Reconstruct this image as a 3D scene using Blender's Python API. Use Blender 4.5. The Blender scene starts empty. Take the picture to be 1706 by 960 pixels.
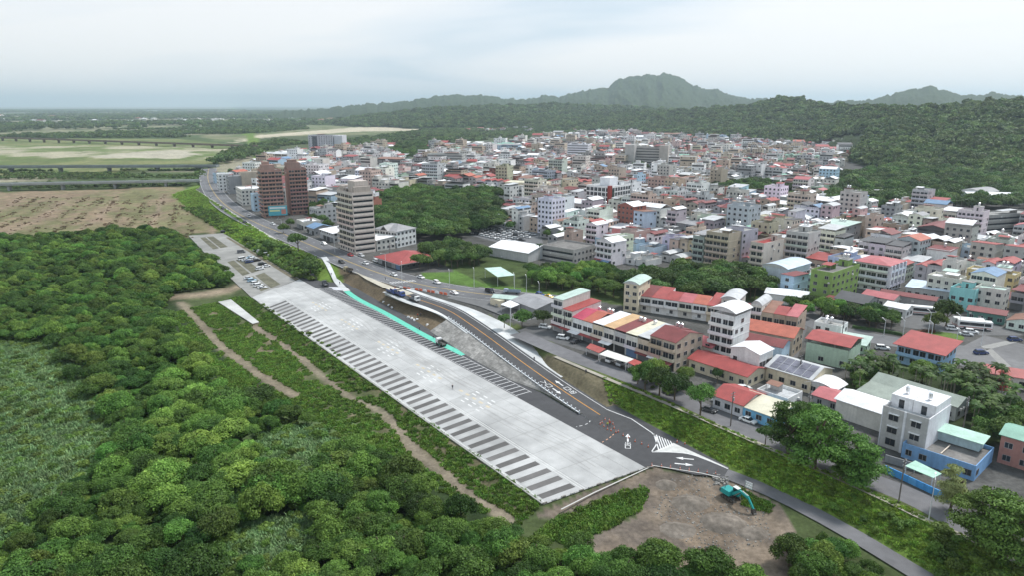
import bpy, math, random
import numpy as np
from math import sin, cos, radians as R, pi, hypot, atan2

# ------------------------------------------------------------------ camera, sky, sun, exposure
SC = bpy.context.scene
F_PX, CAM_H = 1180.0, 84.0
PITCH = math.atan(306 / F_PX)
cam_d = bpy.data.cameras.new('camera'); cam = bpy.data.objects.new('camera', cam_d)
SC.collection.objects.link(cam); SC.camera = cam
cam.location = (0, 0, CAM_H); cam.rotation_euler = (pi / 2 - PITCH, 0, 0)
cam_d.sensor_width = 36; cam_d.lens = 36 * F_PX / 1706
cam_d.clip_start = 1; cam_d.clip_end = 90000
SUN_EL, SUN_AZ = 56, 62            # azimuth measured from the view direction towards the right

def setup_world():
    w = bpy.data.worlds.new('World'); SC.world = w; w.use_nodes = True
    nt = w.node_tree; N = nt.nodes; L = nt.links; N.clear()
    out = N.new('ShaderNodeOutputWorld'); bg = N.new('ShaderNodeBackground')
    sky = N.new('ShaderNodeTexSky'); sky.sky_type = 'NISHITA'; sky.sun_disc = False
    sky.sun_elevation = R(SUN_EL); sky.sun_rotation = R(SUN_AZ); sky.air_density = 1.0; sky.dust_density = 2.0
    nis = N.new('ShaderNodeMix'); nis.data_type = 'RGBA'; nis.blend_type = 'MULTIPLY'; nis.inputs[0].default_value = 1
    nis.inputs[7].default_value = (.1, .1, .1, 1); L.new(sky.outputs[0], nis.inputs[6])
    tc = N.new('ShaderNodeTexCoord')
    sep = N.new('ShaderNodeSeparateXYZ'); L.new(tc.outputs['Generated'], sep.inputs[0])
    ad = N.new('ShaderNodeMath'); ad.operation = 'ABSOLUTE'; L.new(sep.outputs[2], ad.inputs[0])
    ad2 = N.new('ShaderNodeMath'); ad2.operation = 'ADD'; ad2.inputs[1].default_value = .11; L.new(ad.outputs[0], ad2.inputs[0])
    dx = N.new('ShaderNodeMath'); dx.operation = 'DIVIDE'; L.new(sep.outputs[0], dx.inputs[0]); L.new(ad2.outputs[0], dx.inputs[1])
    dy = N.new('ShaderNodeMath'); dy.operation = 'DIVIDE'; L.new(sep.outputs[1], dy.inputs[0]); L.new(ad2.outputs[0], dy.inputs[1])
    cb = N.new('ShaderNodeCombineXYZ'); L.new(dx.outputs[0], cb.inputs[0]); L.new(dy.outputs[0], cb.inputs[1])
    mp = N.new('ShaderNodeMapping'); L.new(cb.outputs[0], mp.inputs[0]); mp.inputs['Location'].default_value = SKY_OFF
    n1 = N.new('ShaderNodeTexNoise'); L.new(mp.outputs[0], n1.inputs['Vector'])
    n1.inputs['Scale'].default_value = .24; n1.inputs['Detail'].default_value = 4; n1.inputs['Roughness'].default_value = .5
    n1.inputs['Distortion'].default_value = .5
    rp = N.new('ShaderNodeValToRGB'); L.new(n1.outputs[0], rp.inputs[0])
    e = rp.color_ramp.elements
    e[0].position = .34; e[0].color = (.52, .68, .80, 1)
    e[1].position = .54; e[1].color = (1.0, 1.0, 1.0, 1)
    m = e.new(.43); m.color = (.82, .885, .945, 1)
    mx = N.new('ShaderNodeMix'); mx.data_type = 'RGBA'; mx.inputs[0].default_value = .82
    L.new(nis.outputs[2], mx.inputs[6]); L.new(rp.outputs[0], mx.inputs[7])
    L.new(mx.outputs[2], bg.inputs[0]); bg.inputs[1].default_value = .74
    L.new(bg.outputs[0], out.inputs[0])
SKY_OFF = (3.6, 7.1, 0)
setup_world()
sun_d = bpy.data.lights.new('sun', 'SUN'); sun = bpy.data.objects.new('sun', sun_d); SC.collection.objects.link(sun)
sun_d.energy = 2.5; sun_d.angle = R(9); sun_d.color = (1, .975, .94)
sun.rotation_euler = (R(90 - SUN_EL), 0, R(180 - SUN_AZ))
vs = SC.view_settings; vs.view_transform = 'Standard'; vs.look = 'None'; vs.exposure = 0.62; vs.gamma = 1; vs.use_curve_mapping = False
SC.cycles.use_denoising = True
SC.cycles.max_bounces = 5; SC.cycles.diffuse_bounces = 3; SC.cycles.volume_bounces = 4; SC.cycles.transparent_max_bounces = 4

HAZE = 8e-5

# ------------------------------------------------------------------ helpers
COL = SC.collection
SP, CP = sin(PITCH), cos(PITCH)
TZ = 4.0                            # level of the town and levee crest above the parking lot
def G(px, py, z=0.0):               # photograph pixel -> point of the plane at height z
    a = (px - 853) / F_PX; b = (480 - py) / F_PX
    t = (z - CAM_H) / (-SP + b * CP)
    return (a * t, (CP + b * SP) * t)
def GP(pts, z=0.0): return [G(x, y, z) for x, y in pts]
def pix(x, y, z):
    zc = y * CP - (z - CAM_H) * SP; u = y * SP + (z - CAM_H) * CP
    return 853 + F_PX * x / zc, 480 - F_PX * u / zc
def inpoly(P, X, Y):
    X = np.asarray(X, float); Y = np.asarray(Y, float); r = np.zeros(X.shape, bool); n = len(P)
    for i in range(n):
        x1, y1 = P[i]; x2, y2 = P[(i + 1) % n]
        if y1 == y2: continue
        c = ((y1 > Y) != (y2 > Y)) & (X < (x2 - x1) * (Y - y1) / (y2 - y1) + x1)
        r ^= c
    return r
def pdist(P, X, Y):                 # signed distance to a polyline, positive on its right-hand side
    X = np.asarray(X, float); Y = np.asarray(Y, float)
    best = np.full(X.shape, 1e18); sg = np.ones(X.shape); tt = np.zeros(X.shape); acc = 0.
    for (x1, y1), (x2, y2) in zip(P[:-1], P[1:]):
        dx, dy = x2 - x1, y2 - y1; l2 = dx * dx + dy * dy; l = math.sqrt(l2)
        t = np.clip(((X - x1) * dx + (Y - y1) * dy) / l2, 0, 1)
        ex = X - x1 - t * dx; ey = Y - y1 - t * dy; d = ex * ex + ey * ey
        m = d < best; best = np.where(m, d, best)
        sg = np.where(m, np.where(dx * (Y - y1) - dy * (X - x1) > 0, -1., 1.), sg); tt = np.where(m, acc + t * l, tt); acc += l
    return np.sqrt(best) * sg, tt / acc
_nr = np.random.RandomState(5).rand(64, 64, 4)
def vnoise(x, y, k=0):              # smooth lattice noise in 0..1
    x = np.asarray(x, float); y = np.asarray(y, float)
    xi = np.floor(x).astype(int); yi = np.floor(y).astype(int); fx = x - xi; fy = y - yi
    fx = fx * fx * (3 - 2 * fx); fy = fy * fy * (3 - 2 * fy); g = _nr[:, :, k]
    a = g[xi % 64, yi % 64]; b = g[(xi + 1) % 64, yi % 64]; c = g[xi % 64, (yi + 1) % 64]; d = g[(xi + 1) % 64, (yi + 1) % 64]
    return (a * (1 - fx) + b * fx) * (1 - fy) + (c * (1 - fx) + d * fx) * fy
def fbm(x, y, k=0, o=4):
    s = 0; a = .5
    for i in range(o): s = s + a * vnoise(x * 2 ** i + i * 17.3, y * 2 ** i + i * 9.1, k); a *= .5
    return s / (1 - .5 ** o)
def smooth(t): t = np.clip(t, 0, 1); return t * t * (3 - 2 * t)

# ---- materials: almost all read their own colour from the face attribute "Col"
MATS = {}
def mat(name, rough=.8, spec=.3, noise=(), streak=0, bump=0, bscale=1, fixed=None, objcol=False, metal=0, trans=0, extra=None):
    m = bpy.data.materials.new(name); m.use_nodes = True; nt = m.node_tree; N = nt.nodes; L = nt.links
    b = N['Principled BSDF']; b.inputs['Roughness'].default_value = rough; b.inputs['Metallic'].default_value = metal
    b.inputs['Specular IOR Level'].default_value = spec
    if fixed: s = N.new('ShaderNodeRGB'); s.outputs[0].default_value = (*fixed, 1); cur = s.outputs[0]
    elif objcol: s = N.new('ShaderNodeObjectInfo'); cur = s.outputs['Color']
    else: s = N.new('ShaderNodeAttribute'); s.attribute_name = 'Col'; cur = s.outputs['Color']
    geo = N.new('ShaderNodeNewGeometry')
    def mul(cur, fac_sock, lo, hi):
        mr = N.new('ShaderNodeMapRange'); mr.inputs[1].default_value = .3; mr.inputs[2].default_value = .7
        mr.inputs[3].default_value = lo; mr.inputs[4].default_value = hi; L.new(fac_sock, mr.inputs[0])
        x = N.new('ShaderNodeVectorMath'); x.operation = 'SCALE'; L.new(cur, x.inputs[0]); L.new(mr.outputs[0], x.inputs['Scale'])
        return x.outputs[0]
    for sc_, lo, hi in noise:
        n = N.new('ShaderNodeTexNoise'); n.inputs['Scale'].default_value = sc_; n.inputs['Detail'].default_value = 4
        L.new(geo.outputs['Position'], n.inputs['Vector']); cur = mul(cur, n.outputs[0], lo, hi)
    if streak:
        mp = N.new('ShaderNodeMapping'); mp.inputs['Scale'].default_value = (1.3, 1.3, .12); L.new(geo.outputs['Position'], mp.inputs[0])
        n = N.new('ShaderNodeTexNoise'); n.inputs['Scale'].default_value = 1.2; n.inputs['Detail'].default_value = 3
        L.new(mp.outputs[0], n.inputs['Vector']); cur = mul(cur, n.outputs[0], 1 - streak, 1.04)
    if extra: cur = extra(N, L, cur, geo)
    L.new(cur, b.inputs['Base Color'])
    if bump:
        n = N.new('ShaderNodeTexNoise'); n.inputs['Scale'].default_value = bscale; n.inputs['Detail'].default_value = 5
        L.new(geo.outputs['Position'], n.inputs['Vector']); bp = N.new('ShaderNodeBump'); bp.inputs['Strength'].default_value = bump
        L.new(n.outputs[0], bp.inputs['Height']); L.new(bp.outputs[0], b.inputs['Normal'])
    if trans:
        t = N.new('ShaderNodeBsdfTranslucent'); mx = N.new('ShaderNodeMixShader'); mx.inputs[0].default_value = trans
        L.new(cur, t.inputs[0]); L.new(b.outputs[0], mx.inputs[1]); L.new(t.outputs[0], mx.inputs[2]); L.new(mx.outputs[0], N['Material Output'].inputs[0])
    MATS[name] = m; return m
def leaf_extra(N, L, cur, geo):     # hue and value drift from plant to plant
    oi = N.new('ShaderNodeObjectInfo'); hs = N.new('ShaderNodeHueSaturation')
    mr = N.new('ShaderNodeMapRange'); mr.inputs[3].default_value = .475; mr.inputs[4].default_value = .515; L.new(oi.outputs['Random'], mr.inputs[0])
    m2 = N.new('ShaderNodeMath'); m2.operation = 'MULTIPLY'; m2.inputs[1].default_value = 7.31; L.new(oi.outputs['Random'], m2.inputs[0])
    fr = N.new('ShaderNodeMath'); fr.operation = 'FRACT'; L.new(m2.outputs[0], fr.inputs[0])
    m3 = N.new('ShaderNodeMapRange'); m3.inputs[3].default_value = .58; m3.inputs[4].default_value = 1.42; L.new(fr.outputs[0], m3.inputs[0])
    L.new(mr.outputs[0], hs.inputs['Hue']); L.new(m3.outputs[0], hs.inputs['Value']); L.new(cur, hs.inputs['Color']); return hs.outputs[0]
mat('wall', .85, .25, noise=((.25, .88, 1.06), (1.6, .9, 1.05)), streak=.12)
mat('roofing', .55, .4, noise=((.35, .8, 1.1), (2.5, .88, 1.06)))
mat('roof_slab', .9, .2, noise=((.3, .68, 1.12), (1.7, .8, 1.1)))
mat('trim', .7, .3, noise=((.7, .88, 1.05),))
mat('glass', .12, .6, noise=((.4, .6, 1.35),))
mat('steel', .35, .5, metal=.8, noise=((1., .8, 1.1),))
mat('leaf', .6, .25, noise=((.9, .8, 1.18), (.016, .72, 1.25)), trans=.22, extra=leaf_extra)
mat('bark', .9, .1, noise=((3, .7, 1.2),))
mat('asphalt', .85, .3, noise=((.06, .8, 1.18), (.5, .88, 1.1), (6, .9, 1.08)), bump=.1, bscale=12)
mat('paint', .7, .3, noise=((.8, .82, 1.05), (5, .85, 1.05)))
mat('concrete', .8, .3, noise=((.05, .78, 1.16), (.22, .86, 1.1), (3, .95, 1.04)), bump=.06, bscale=6)
mat('soil', .95, .1, noise=((.02, .82, 1.16), (.16, .76, 1.2), (1.1, .76, 1.22), (6, .85, 1.12)), bump=.5, bscale=2.5)
mat('car_paint', .25, .5, objcol=True)
mat('plastic', .5, .4)
mat('cloth', .9, .1)

class MB:
    def __init__(s): s.v = []; s.f = []; s.m = []; s.c = []; s.T = None
    def at(s, x, y, z=0, rz=0): s.T = (x, y, z, cos(rz), sin(rz)); return s
    def _p(s, p):
        if s.T is None: return p
        x, y, z, c, n = s.T; return (x + p[0] * c - p[1] * n, y + p[0] * n + p[1] * c, z + p[2])
    def poly(s, pts, m, c):
        i = len(s.v); s.v += [s._p(p) for p in pts]; s.f.append(tuple(range(i, i + len(pts)))); s.m.append(m); s.c.append(c)
    def hexa(s, p, m, c, bottom=True):          # p: 4 bottom + 4 top points, counter-clockwise from above
        i = len(s.v); s.v += [s._p(q) for q in p]
        fs = [(4, 5, 6, 7), (0, 1, 5, 4), (1, 2, 6, 5), (2, 3, 7, 6), (3, 0, 4, 7)] + ([(3, 2, 1, 0)] if bottom else [])
        for f in fs: s.f.append(tuple(i + k for k in f)); s.m.append(m); s.c.append(c)
        return s
    def box(s, x0, x1, y0, y1, z0, z1, m, c, bottom=True):
        return s.hexa([(x0, y0, z0), (x1, y0, z0), (x1, y1, z0), (x0, y1, z0), (x0, y0, z1), (x1, y0, z1), (x1, y1, z1), (x0, y1, z1)], m, c, bottom)
    def bar(s, a, b, w, h, m, c):               # box beam between two points
        ax, ay, az = a; bx, by, bz = b; d = math.sqrt((bx - ax) ** 2 + (by - ay) ** 2 + (bz - az) ** 2) or 1
        u = ((bx - ax) / d, (by - ay) / d, (bz - az) / d)
        t = (0, 0, 1) if abs(u[2]) < .9 else (1, 0, 0)
        r = (u[1] * t[2] - u[2] * t[1], u[2] * t[0] - u[0] * t[2], u[0] * t[1] - u[1] * t[0]); l = math.sqrt(sum(k * k for k in r)); r = tuple(k / l * w / 2 for k in r)
        n = (r[1] * u[2] - r[2] * u[1], r[2] * u[0] - r[0] * u[2], r[0] * u[1] - r[1] * u[0]); l = math.sqrt(sum(k * k for k in n)); n = tuple(k / l * h / 2 for k in n)
        q = lambda P, i, j: tuple(P[k] + i * r[k] + j * n[k] for k in range(3))
        return s.hexa([q(a, -1, -1), q(a, 1, -1), q(b, 1, -1), q(b, -1, -1), q(a, -1, 1), q(a, 1, 1), q(b, 1, 1), q(b, -1, 1)], m, c)
    def cyl(s, x, y, z0, z1, r0, r1, m, c, n=8, cap=True):
        i = len(s.v)
        for z, r in ((z0, r0), (z1, r1)):
            for k in range(n): a = 2 * pi * k / n; s.v.append(s._p((x + r * cos(a), y + r * sin(a), z)))
        for k in range(n): s.f.append((i + k, i + (k + 1) % n, i + n + (k + 1) % n, i + n + k)); s.m.append(m); s.c.append(c)
        if cap: s.f.append(tuple(i + n + k for k in range(n))); s.m.append(m); s.c.append(c)
        return s
    def wheel(s, x, y, z, r, w, m, c, n=12):    # disc with its axle along y
        i = len(s.v)
        for yy in (y - w / 2, y + w / 2):
            for k in range(n): a = 2 * pi * k / n; s.v.append(s._p((x + r * cos(a), yy, z + r * sin(a))))
        for k in range(n): s.f.append((i + k, i + n + k, i + n + (k + 1) % n, i + (k + 1) % n)); s.m.append(m); s.c.append(c)
        s.f.append(tuple(i + k for k in range(n))); s.f.append(tuple(i + n + k for k in range(n))[::-1]); s.m += [m, m]; s.c += [c, c]
        return s
    def gable(s, x0, x1, y0, y1, z, rise, ax, m, c, t=.14, hip=0):
        if ax == 'y':
            T = s.T; a, b, zz, cc, nn = T or (0, 0, 0, 1, 0); s.T = (a, b, zz, -nn, cc)
            s.gable(y0, y1, -x1, -x0, z, rise, 'x', m, c, t, hip); s.T = T; return s
        ym = (y0 + y1) / 2; h = hip
        for dz, flip in ((0, 0), (-t, 1)):
            A = [(x0, y0, z + dz), (x1, y0, z + dz), (x1 - h, ym, z + rise + dz), (x0 + h, ym, z + rise + dz)]
            B = [(x1, y1, z + dz), (x0, y1, z + dz), (x0 + h, ym, z + rise + dz), (x1 - h, ym, z + rise + dz)]
            fs = [A, B]
            if h: fs += [[(x1, y0, z + dz), (x1, y1, z + dz), (x1 - h, ym, z + rise + dz)], [(x0, y1, z + dz), (x0, y0, z + dz), (x0 + h, ym, z + rise + dz)]]
            for q in fs: s.poly(q[::-1] if flip else q, m, c)
        E = [(x0, y0, z), (x1, y0, z), (x1, y1, z), (x0, y1, z)] if h else [(x0, y0, z), (x1, y0, z), (x1, ym, z + rise), (x1, y1, z), (x0, y1, z), (x0, ym, z + rise)]
        for k in range(len(E)):
            a, b = E[k], E[(k + 1) % len(E)]
            s.poly([(a[0], a[1], a[2] - t), (b[0], b[1], b[2] - t), b, a], m, c)
        return s
    def gable_wall(s, x0, x1, y0, y1, z, rise, ax, m, c):   # the two triangles under a gable
        if ax == 'x':
            ym = (y0 + y1) / 2
            for x in (x0, x1): s.poly([(x, y0, z), (x, y1, z), (x, ym, z + rise)] if x == x1 else [(x, y1, z), (x, y0, z), (x, ym, z + rise)], m, c)
        else:
            xm = (x0 + x1) / 2
            for y in (y0, y1): s.poly([(x0, y, z), (x1, y, z), (xm, y, z + rise)] if y == y0 else [(x1, y, z), (x0, y, z), (xm, y, z + rise)], m, c)
    def shed(s, x0, x1, y0, y1, z0, z1, m, c, t=.14):       # slopes from z1 at y1 to z0 at y0
        return s.hexa([(x0, y0, z0 - t), (x1, y0, z0 - t), (x1, y1, z1 - t), (x0, y1, z1 - t), (x0, y0, z0), (x1, y0, z0), (x1, y1, z1), (x0, y1, z1)], m, c)
    def vault(s, x0, x1, y0, y1, z, rise, m, c, n=8, t=.14):  # barrel roof, axis along y
        P = [(x0 + (x1 - x0) * k / n, z + rise * (1 - (2 * k / n - 1) ** 2)) for k in range(n + 1)]
        for (a, za), (b, zb) in zip(P[:-1], P[1:]):
            s.hexa([(a, y0, za - t), (b, y0, zb - t), (b, y1, zb - t), (a, y1, za - t), (a, y0, za), (b, y0, zb), (b, y1, zb), (a, y1, za)], m, c)
        for y, rv in ((y0 + .3, 0), (y1 - .3, 1)):
            q = [(x, y, zz - t) for x, zz in P]; s.poly(q if rv else q[::-1], 'wall', (.6, .6, .6))
        return s
    def mesh(s, name):
        me = bpy.data.meshes.new(name); me.from_pydata(s.v, [], s.f)
        ks = list(dict.fromkeys(s.m)); ix = {k: i for i, k in enumerate(ks)}
        for k in ks: me.materials.append(MATS[k])
        me.polygons.foreach_set('material_index', [ix[k] for k in s.m])
        a = me.attributes.new('Col', 'FLOAT_COLOR', 'FACE')
        a.data.foreach_set('color', np.array([(c[0], c[1], c[2], 1.) for c in s.c], 'f').ravel())
        me.update(); return me
    def build(s, name, parent=None): return link(name, s.mesh(name), parent)
def link(name, data, parent=None, loc=None, rz=0):
    o = bpy.data.objects.new(name, data); COL.objects.link(o)
    if parent: o.parent = parent
    if loc: o.location = loc
    if rz: o.rotation_euler = (0, 0, rz)
    return o
def tag(o, label=None, cat=None, group=None, kind=None):
    if label: o['label'] = label
    if cat: o['category'] = cat
    if group: o['group'] = group
    if kind: o['kind'] = kind
    return o
def thing(name, label, cat, loc, rz=0, group=None): return tag(link(name, None, None, loc, rz), label, cat, group)
def struct(o, label=None): return tag(o, label, None, None, 'structure')
def copy_tree(o, loc, rz, label=None, group=None, color=None):
    r = o.copy(); COL.objects.link(r); r.location = loc; r.rotation_euler = (0, 0, rz)
    if label: r['label'] = label
    if group: r['group'] = group
    if color: r.color = color
    def rec(a, b):
        for ch in a.children:
            c = ch.copy(); COL.objects.link(c); c.parent = b
            if color: c.color = color
            rec(ch, c)
    rec(o, r); return r
def mesh_np(name, V, Fq, mat_, col=None, smooth_=False, domain='POINT'):
    me = bpy.data.meshes.new(name); n = len(V); k = Fq.shape[1]
    me.vertices.add(n); me.vertices.foreach_set('co', np.asarray(V, 'f').ravel())
    me.loops.add(Fq.size); me.loops.foreach_set('vertex_index', Fq.ravel().astype('i'))
    me.polygons.add(len(Fq)); me.polygons.foreach_set('loop_start', np.arange(0, Fq.size, k, dtype='i')); me.polygons.foreach_set('loop_total', np.full(len(Fq), k, 'i'))
    if smooth_: me.polygons.foreach_set('use_smooth', np.ones(len(Fq), bool))
    me.materials.append(MATS[mat_])
    if col is not None:
        a = me.attributes.new('Col', 'FLOAT_COLOR', domain)
        c = np.ones((len(col), 4), 'f'); c[:, :3] = col; a.data.foreach_set('color', c.ravel())
    me.update(calc_edges=True); return me
def sheet(name, pts, z, m, c, parent=None):      # flat polygon, pts in world xy
    b = MB(); P = [(p[0], p[1], z) for p in pts]
    ar = sum(P[i][0] * P[(i + 1) % len(P)][1] - P[(i + 1) % len(P)][0] * P[i][1] for i in range(len(P)))
    if ar < 0: P = P[::-1]
    b.poly(P, m, c); return b.build(name, parent)
def resample(P, step):
    out = [P[0]]
    for a, b in zip(P[:-1], P[1:]):
        d = math.dist(a, b); n = max(1, int(d / step))
        for k in range(1, n + 1): out.append(tuple(a[i] + (b[i] - a[i]) * k / n for i in range(len(a))))
    return out
def chaikin(P, n=2):
    for _ in range(n):
        Q = [P[0]]
        for a, b in zip(P[:-1], P[1:]):
            Q += [tuple(a[i] * .75 + b[i] * .25 for i in range(len(a))), tuple(a[i] * .25 + b[i] * .75 for i in range(len(a)))]
        P = Q + [P[-1]]
    return P
def offset(P, d):                    # shift a 3D polyline sideways (positive = left of travel)
    out = []
    for i, p in enumerate(P):
        a = P[max(0, i - 1)]; b = P[min(len(P) - 1, i + 1)]; dx, dy = b[0] - a[0], b[1] - a[1]; l = hypot(dx, dy) or 1
        out.append((p[0] - dy / l * d, p[1] + dx / l * d, p[2]))
    return out
def ribbon(mb, P, l, r, m, c, dz=0):
    A, B = offset(P, l), offset(P, r)
    for i in range(len(P) - 1):
        mb.poly([(A[i][0], A[i][1], A[i][2] + dz), (A[i + 1][0], A[i + 1][1], A[i + 1][2] + dz), (B[i + 1][0], B[i + 1][1], B[i + 1][2] + dz), (B[i][0], B[i][1], B[i][2] + dz)], m, c)
    return mb
def z3(P, z): return [(x, y, z) for x, y in P]

# ------------------------------------------------------------------ terrain
TOP = GP([(323, 315), (380, 352), (449, 396), (520, 426), (565, 440), (600, 458), (640, 479), (690, 500), (760, 515), (850, 552), (906, 587), (1031, 640), (1137, 684), (1200, 712), (1453, 823), (1547, 870), (1706, 937), (1990, 1075)], TZ)
BOT = GP([(285, 325), (340, 365), (372, 388), (500, 462), (575, 470), (640, 508), (718, 551), (800, 606), (905, 654), (985, 690), (1024, 676), (1140, 739), (1215, 780), (1300, 821), (1413, 873), (1517, 937), (1800, 1090)], 0)
d0 = (TOP[0][0] - TOP[1][0], TOP[0][1] - TOP[1][1]); l0 = hypot(*d0)
far = lambda p, k: (p[0] - 330 * k, p[1] + 900 * k)
TOP = [(TOP[0][0] - 2200, TOP[0][1] + 6000), (TOP[0][0] - 60, TOP[0][1] + 420), (TOP[0][0] - 25, TOP[0][1] + 160)] + TOP
BOT = [(BOT[0][0] - 2210, BOT[0][1] + 6000), (BOT[0][0] - 65, BOT[0][1] + 420), (BOT[0][0] - 30, BOT[0][1] + 160)] + BOT
LOTL = GP([(300, 380), (315, 392), (420, 496), (906, 840), (1085, 780), (1205, 792), (1300, 840), (1430, 905), (1500, 950), (1700, 1060)], 0)
RAMP = chaikin([(*G(x, y, z), z) for x, y, z in [(655, 484, 4.05), (691, 498, 4.0), (746, 516, 3.6), (782, 540, 3.1), (816, 564, 2.6), (860, 597, 1.9), (905, 629, 1.2), (950, 660, .6), (1006, 696, .08), (1040, 719, .05)]], 3)
RAMP2 = [(p[0], p[1]) for p in RAMP]; RAMPZ = np.array([p[2] for p in RAMP])
_acc = [0.]
for a, b in zip(RAMP2[:-1], RAMP2[1:]): _acc.append(_acc[-1] + math.dist(a, b))
_acc = np.array(_acc) / _acc[-1]
def ground_z(X, Y):
    X = np.asarray(X, float); Y = np.asarray(Y, float)
    dt, _ = pdist(TOP, X, Y); db, _ = pdist(BOT, X, Y)     # polylines run away -> near, town lies on the left-hand side
    dt, db = -dt, -db
    z = np.where(dt >= 0, TZ, np.where(db <= 0, -.25, -.25 + (TZ + .25) * np.clip(db / (db - dt + 1e-6), 0, 1)))
    dl, _ = pdist(LOTL, X, Y); dl = -dl                    # riverside of the lot edge
    z = np.where(dl < 0, np.minimum(z, -.25 - 1.25 * smooth(-dl / 7.)), z)
    z = z + np.where((dl < -7), (fbm(X / 23., Y / 23.) - .5) * .9, 0)
    dr, t = pdist(RAMP2, X, Y); rz = np.interp(t, _acc, RAMPZ)
    k = np.clip((np.abs(dr) - 5.2 - np.where(dr < 0, 7.5 * np.sin(pi * np.clip((t - .14) / .56, 0, 1)), 0)) / 2.5, 0, 1)
    z = np.where((t > .0005) & (t < .9995), np.minimum(z, rz - .3) * (1 - k) + z * k, z)
    return z
def gz(x, y): return float(ground_z([x], [y])[0])

def ground():
    na, nr = 460, 620
    az = np.radians(np.linspace(-66, 66, na)); rr = np.exp(np.linspace(math.log(55), math.log(36000), nr))
    A, Rr = np.meshgrid(az, rr); X = (Rr * np.sin(A)).ravel(); Y = (Rr * np.cos(A)).ravel()
    Z = ground_z(X, Y); Z = np.where(np.hypot(X, Y) > 5200, -2., Z)
    C = np.tile(np.array([.065, .085, .035]), (len(X), 1))
    n1 = fbm(X / 60, Y / 60, 0); n2 = fbm(X / 9, Y / 9, 1); n3 = fbm(X / 400, Y / 170, 2)
    def paint(P, z, c, soft=.0, c2=None, nz=None):
        P = GP(P, z); m = inpoly(P, X + (n2 - .5) * soft, Y + (n1 - .5) * soft)
        cc = np.array(c)
        if c2 is not None: t = smooth((nz[m] - .38) / .24)[:, None]; C[m] = cc * (1 - t) + np.array(c2) * t
        else: C[m] = cc
    def trail(P, z, w, c, p=1.):
        d, _ = pdist(GP(P, z), X, Y); k = (np.clip(1.3 - np.abs(d) / (w * (.6 + .8 * n2)), 0, 1) * p)[:, None]; C[:] = C * (1 - k) + np.array(c) * k
    dt, _ = pdist(TOP, X, Y)
    DIRT = (.25, .20, .145)
    far_m = (np.hypot(X, Y) > 560) & (dt > 0)
    t = smooth((n3 - .48) / .12)[:, None]; C[far_m] = (np.array([.07, .1, .04]) * (1 - t) + np.array([.27, .25, .18]) * t)[far_m]
    # river flats: green and pale sand
    paint([(-300, 300), (345, 285), (420, 245), (300, 232), (-300, 228)], -1.5, (.115, .15, .055), 30, (.19, .20, .09), n1)
    paint([(-300, 268), (120, 262), (330, 268), (420, 250), (330, 244), (150, 243), (-300, 240)], -1.5, (.13, .17, .06), 60, (.36, .33, .24), n1)
    paint([(150, 262), (290, 266), (335, 258), (300, 250), (220, 254)], -1.5, (.40, .37, .29), 40)
    paint([(-400, 330), (305, 312), (372, 388), (280, 394), (-400, 420)], -1.5, (.235, .175, .12), 8, (.165, .16, .08), n2 * .45 + n1 * .55)
    for k in range(13): trail([(-150 + k * 42, 404 - k * .5), (-30 + k * 32, 365), (40 + k * 26, 328)], -1.5, 2.6, (.13, .13, .06) if k % 3 else (.27, .20, .15), .75)
    # foreground thicket floor and the tracks through it
    paint([(-700, 400), (340, 398), (420, 470), (300, 505), (330, 560), (500, 668), (660, 745), (840, 880), (1000, 1300), (-900, 1400)], -1.5, (.035, .055, .022), 4)
    paint([(-200, 560), (110, 555), (190, 690), (420, 700), (590, 700), (560, 820), (300, 850), (180, 990), (-300, 1100)], -1.5, (.10, .145, .06), 12)
    paint([(340, 510), (410, 498), (905, 842), (840, 880), (660, 745), (500, 665), (400, 600)], -1.5, (.085, .10, .045), 5, (.14, .125, .075), n2)
    trail([(290, 495), (340, 492), (420, 478)], -1.5, 7, DIRT); trail([(420, 480), (450, 488)], -.5, 3, (.10, .09, .075))
    trail([(300, 505), (335, 540), (370, 580), (430, 625), (490, 660)], -1.5, 2.3, (.25, .205, .155), .85)
    trail([(425, 545), (480, 580), (520, 615), (580, 660), (640, 690), (700, 760), (770, 815), (850, 870)], -1.5, 2.0, (.24, .20, .155), .8)
    trail([(400, 560), (520, 650), (600, 700)], -1.5, 1.2, DIRT, .5)
    # bare soil by the excavator
    paint([(895, 862), (960, 835), (1085, 782), (1205, 796), (1300, 845), (1330, 900), (1320, 1000), (1080, 1000), (930, 925), (1060, 860), (1075, 812), (1000, 838), (930, 866)], -1., (.225, .18, .138), 6, (.13, .108, .09), n2)
    paint([(1090, 850), (1120, 800), (1230, 815), (1255, 880), (1180, 920)], -1., (.15, .122, .098), 9, (.22, .17, .125), n2)
    # levee slopes and town floor
    m = (dt < 0) & (np.hypot(X, Y) < 5200); C[m] = np.array([.095, .093, .088])  # town floor darkened: shade of the streets put into its colour
    f2 = m & (np.hypot(X, Y) > 1250); C[f2] = np.array([.075, .095, .045])
    paint([(360, 236), (430, 230), (640, 226), (760, 206), (700, 196), (560, 200), (300, 214)], 0, (.10, .135, .055), 60, (.19, .19, .11), n1)
    paint([(380, 238), (480, 228), (600, 221), (720, 218), (748, 209), (700, 206.5), (600, 213), (420, 228)], 0, (.46, .41, .31), 60)
    paint([(-300, 222), (380, 226), (420, 214), (300, 208), (-300, 210)], -1.5, (.10, .13, .06), 80, (.24, .23, .15), n1)
    db, _ = pdist(BOT, X, Y); bank = (db < 0) & (dt > 0); C[bank] = np.array([.13, .20, .04])
    bk = (db < 2) & (dt > -4)
    sl = bk & inpoly(GP([(565, 436), (740, 505), (800, 540), (730, 560), (570, 474)], 2), X, Y); C[sl] = np.array([.135, .105, .07])
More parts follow.
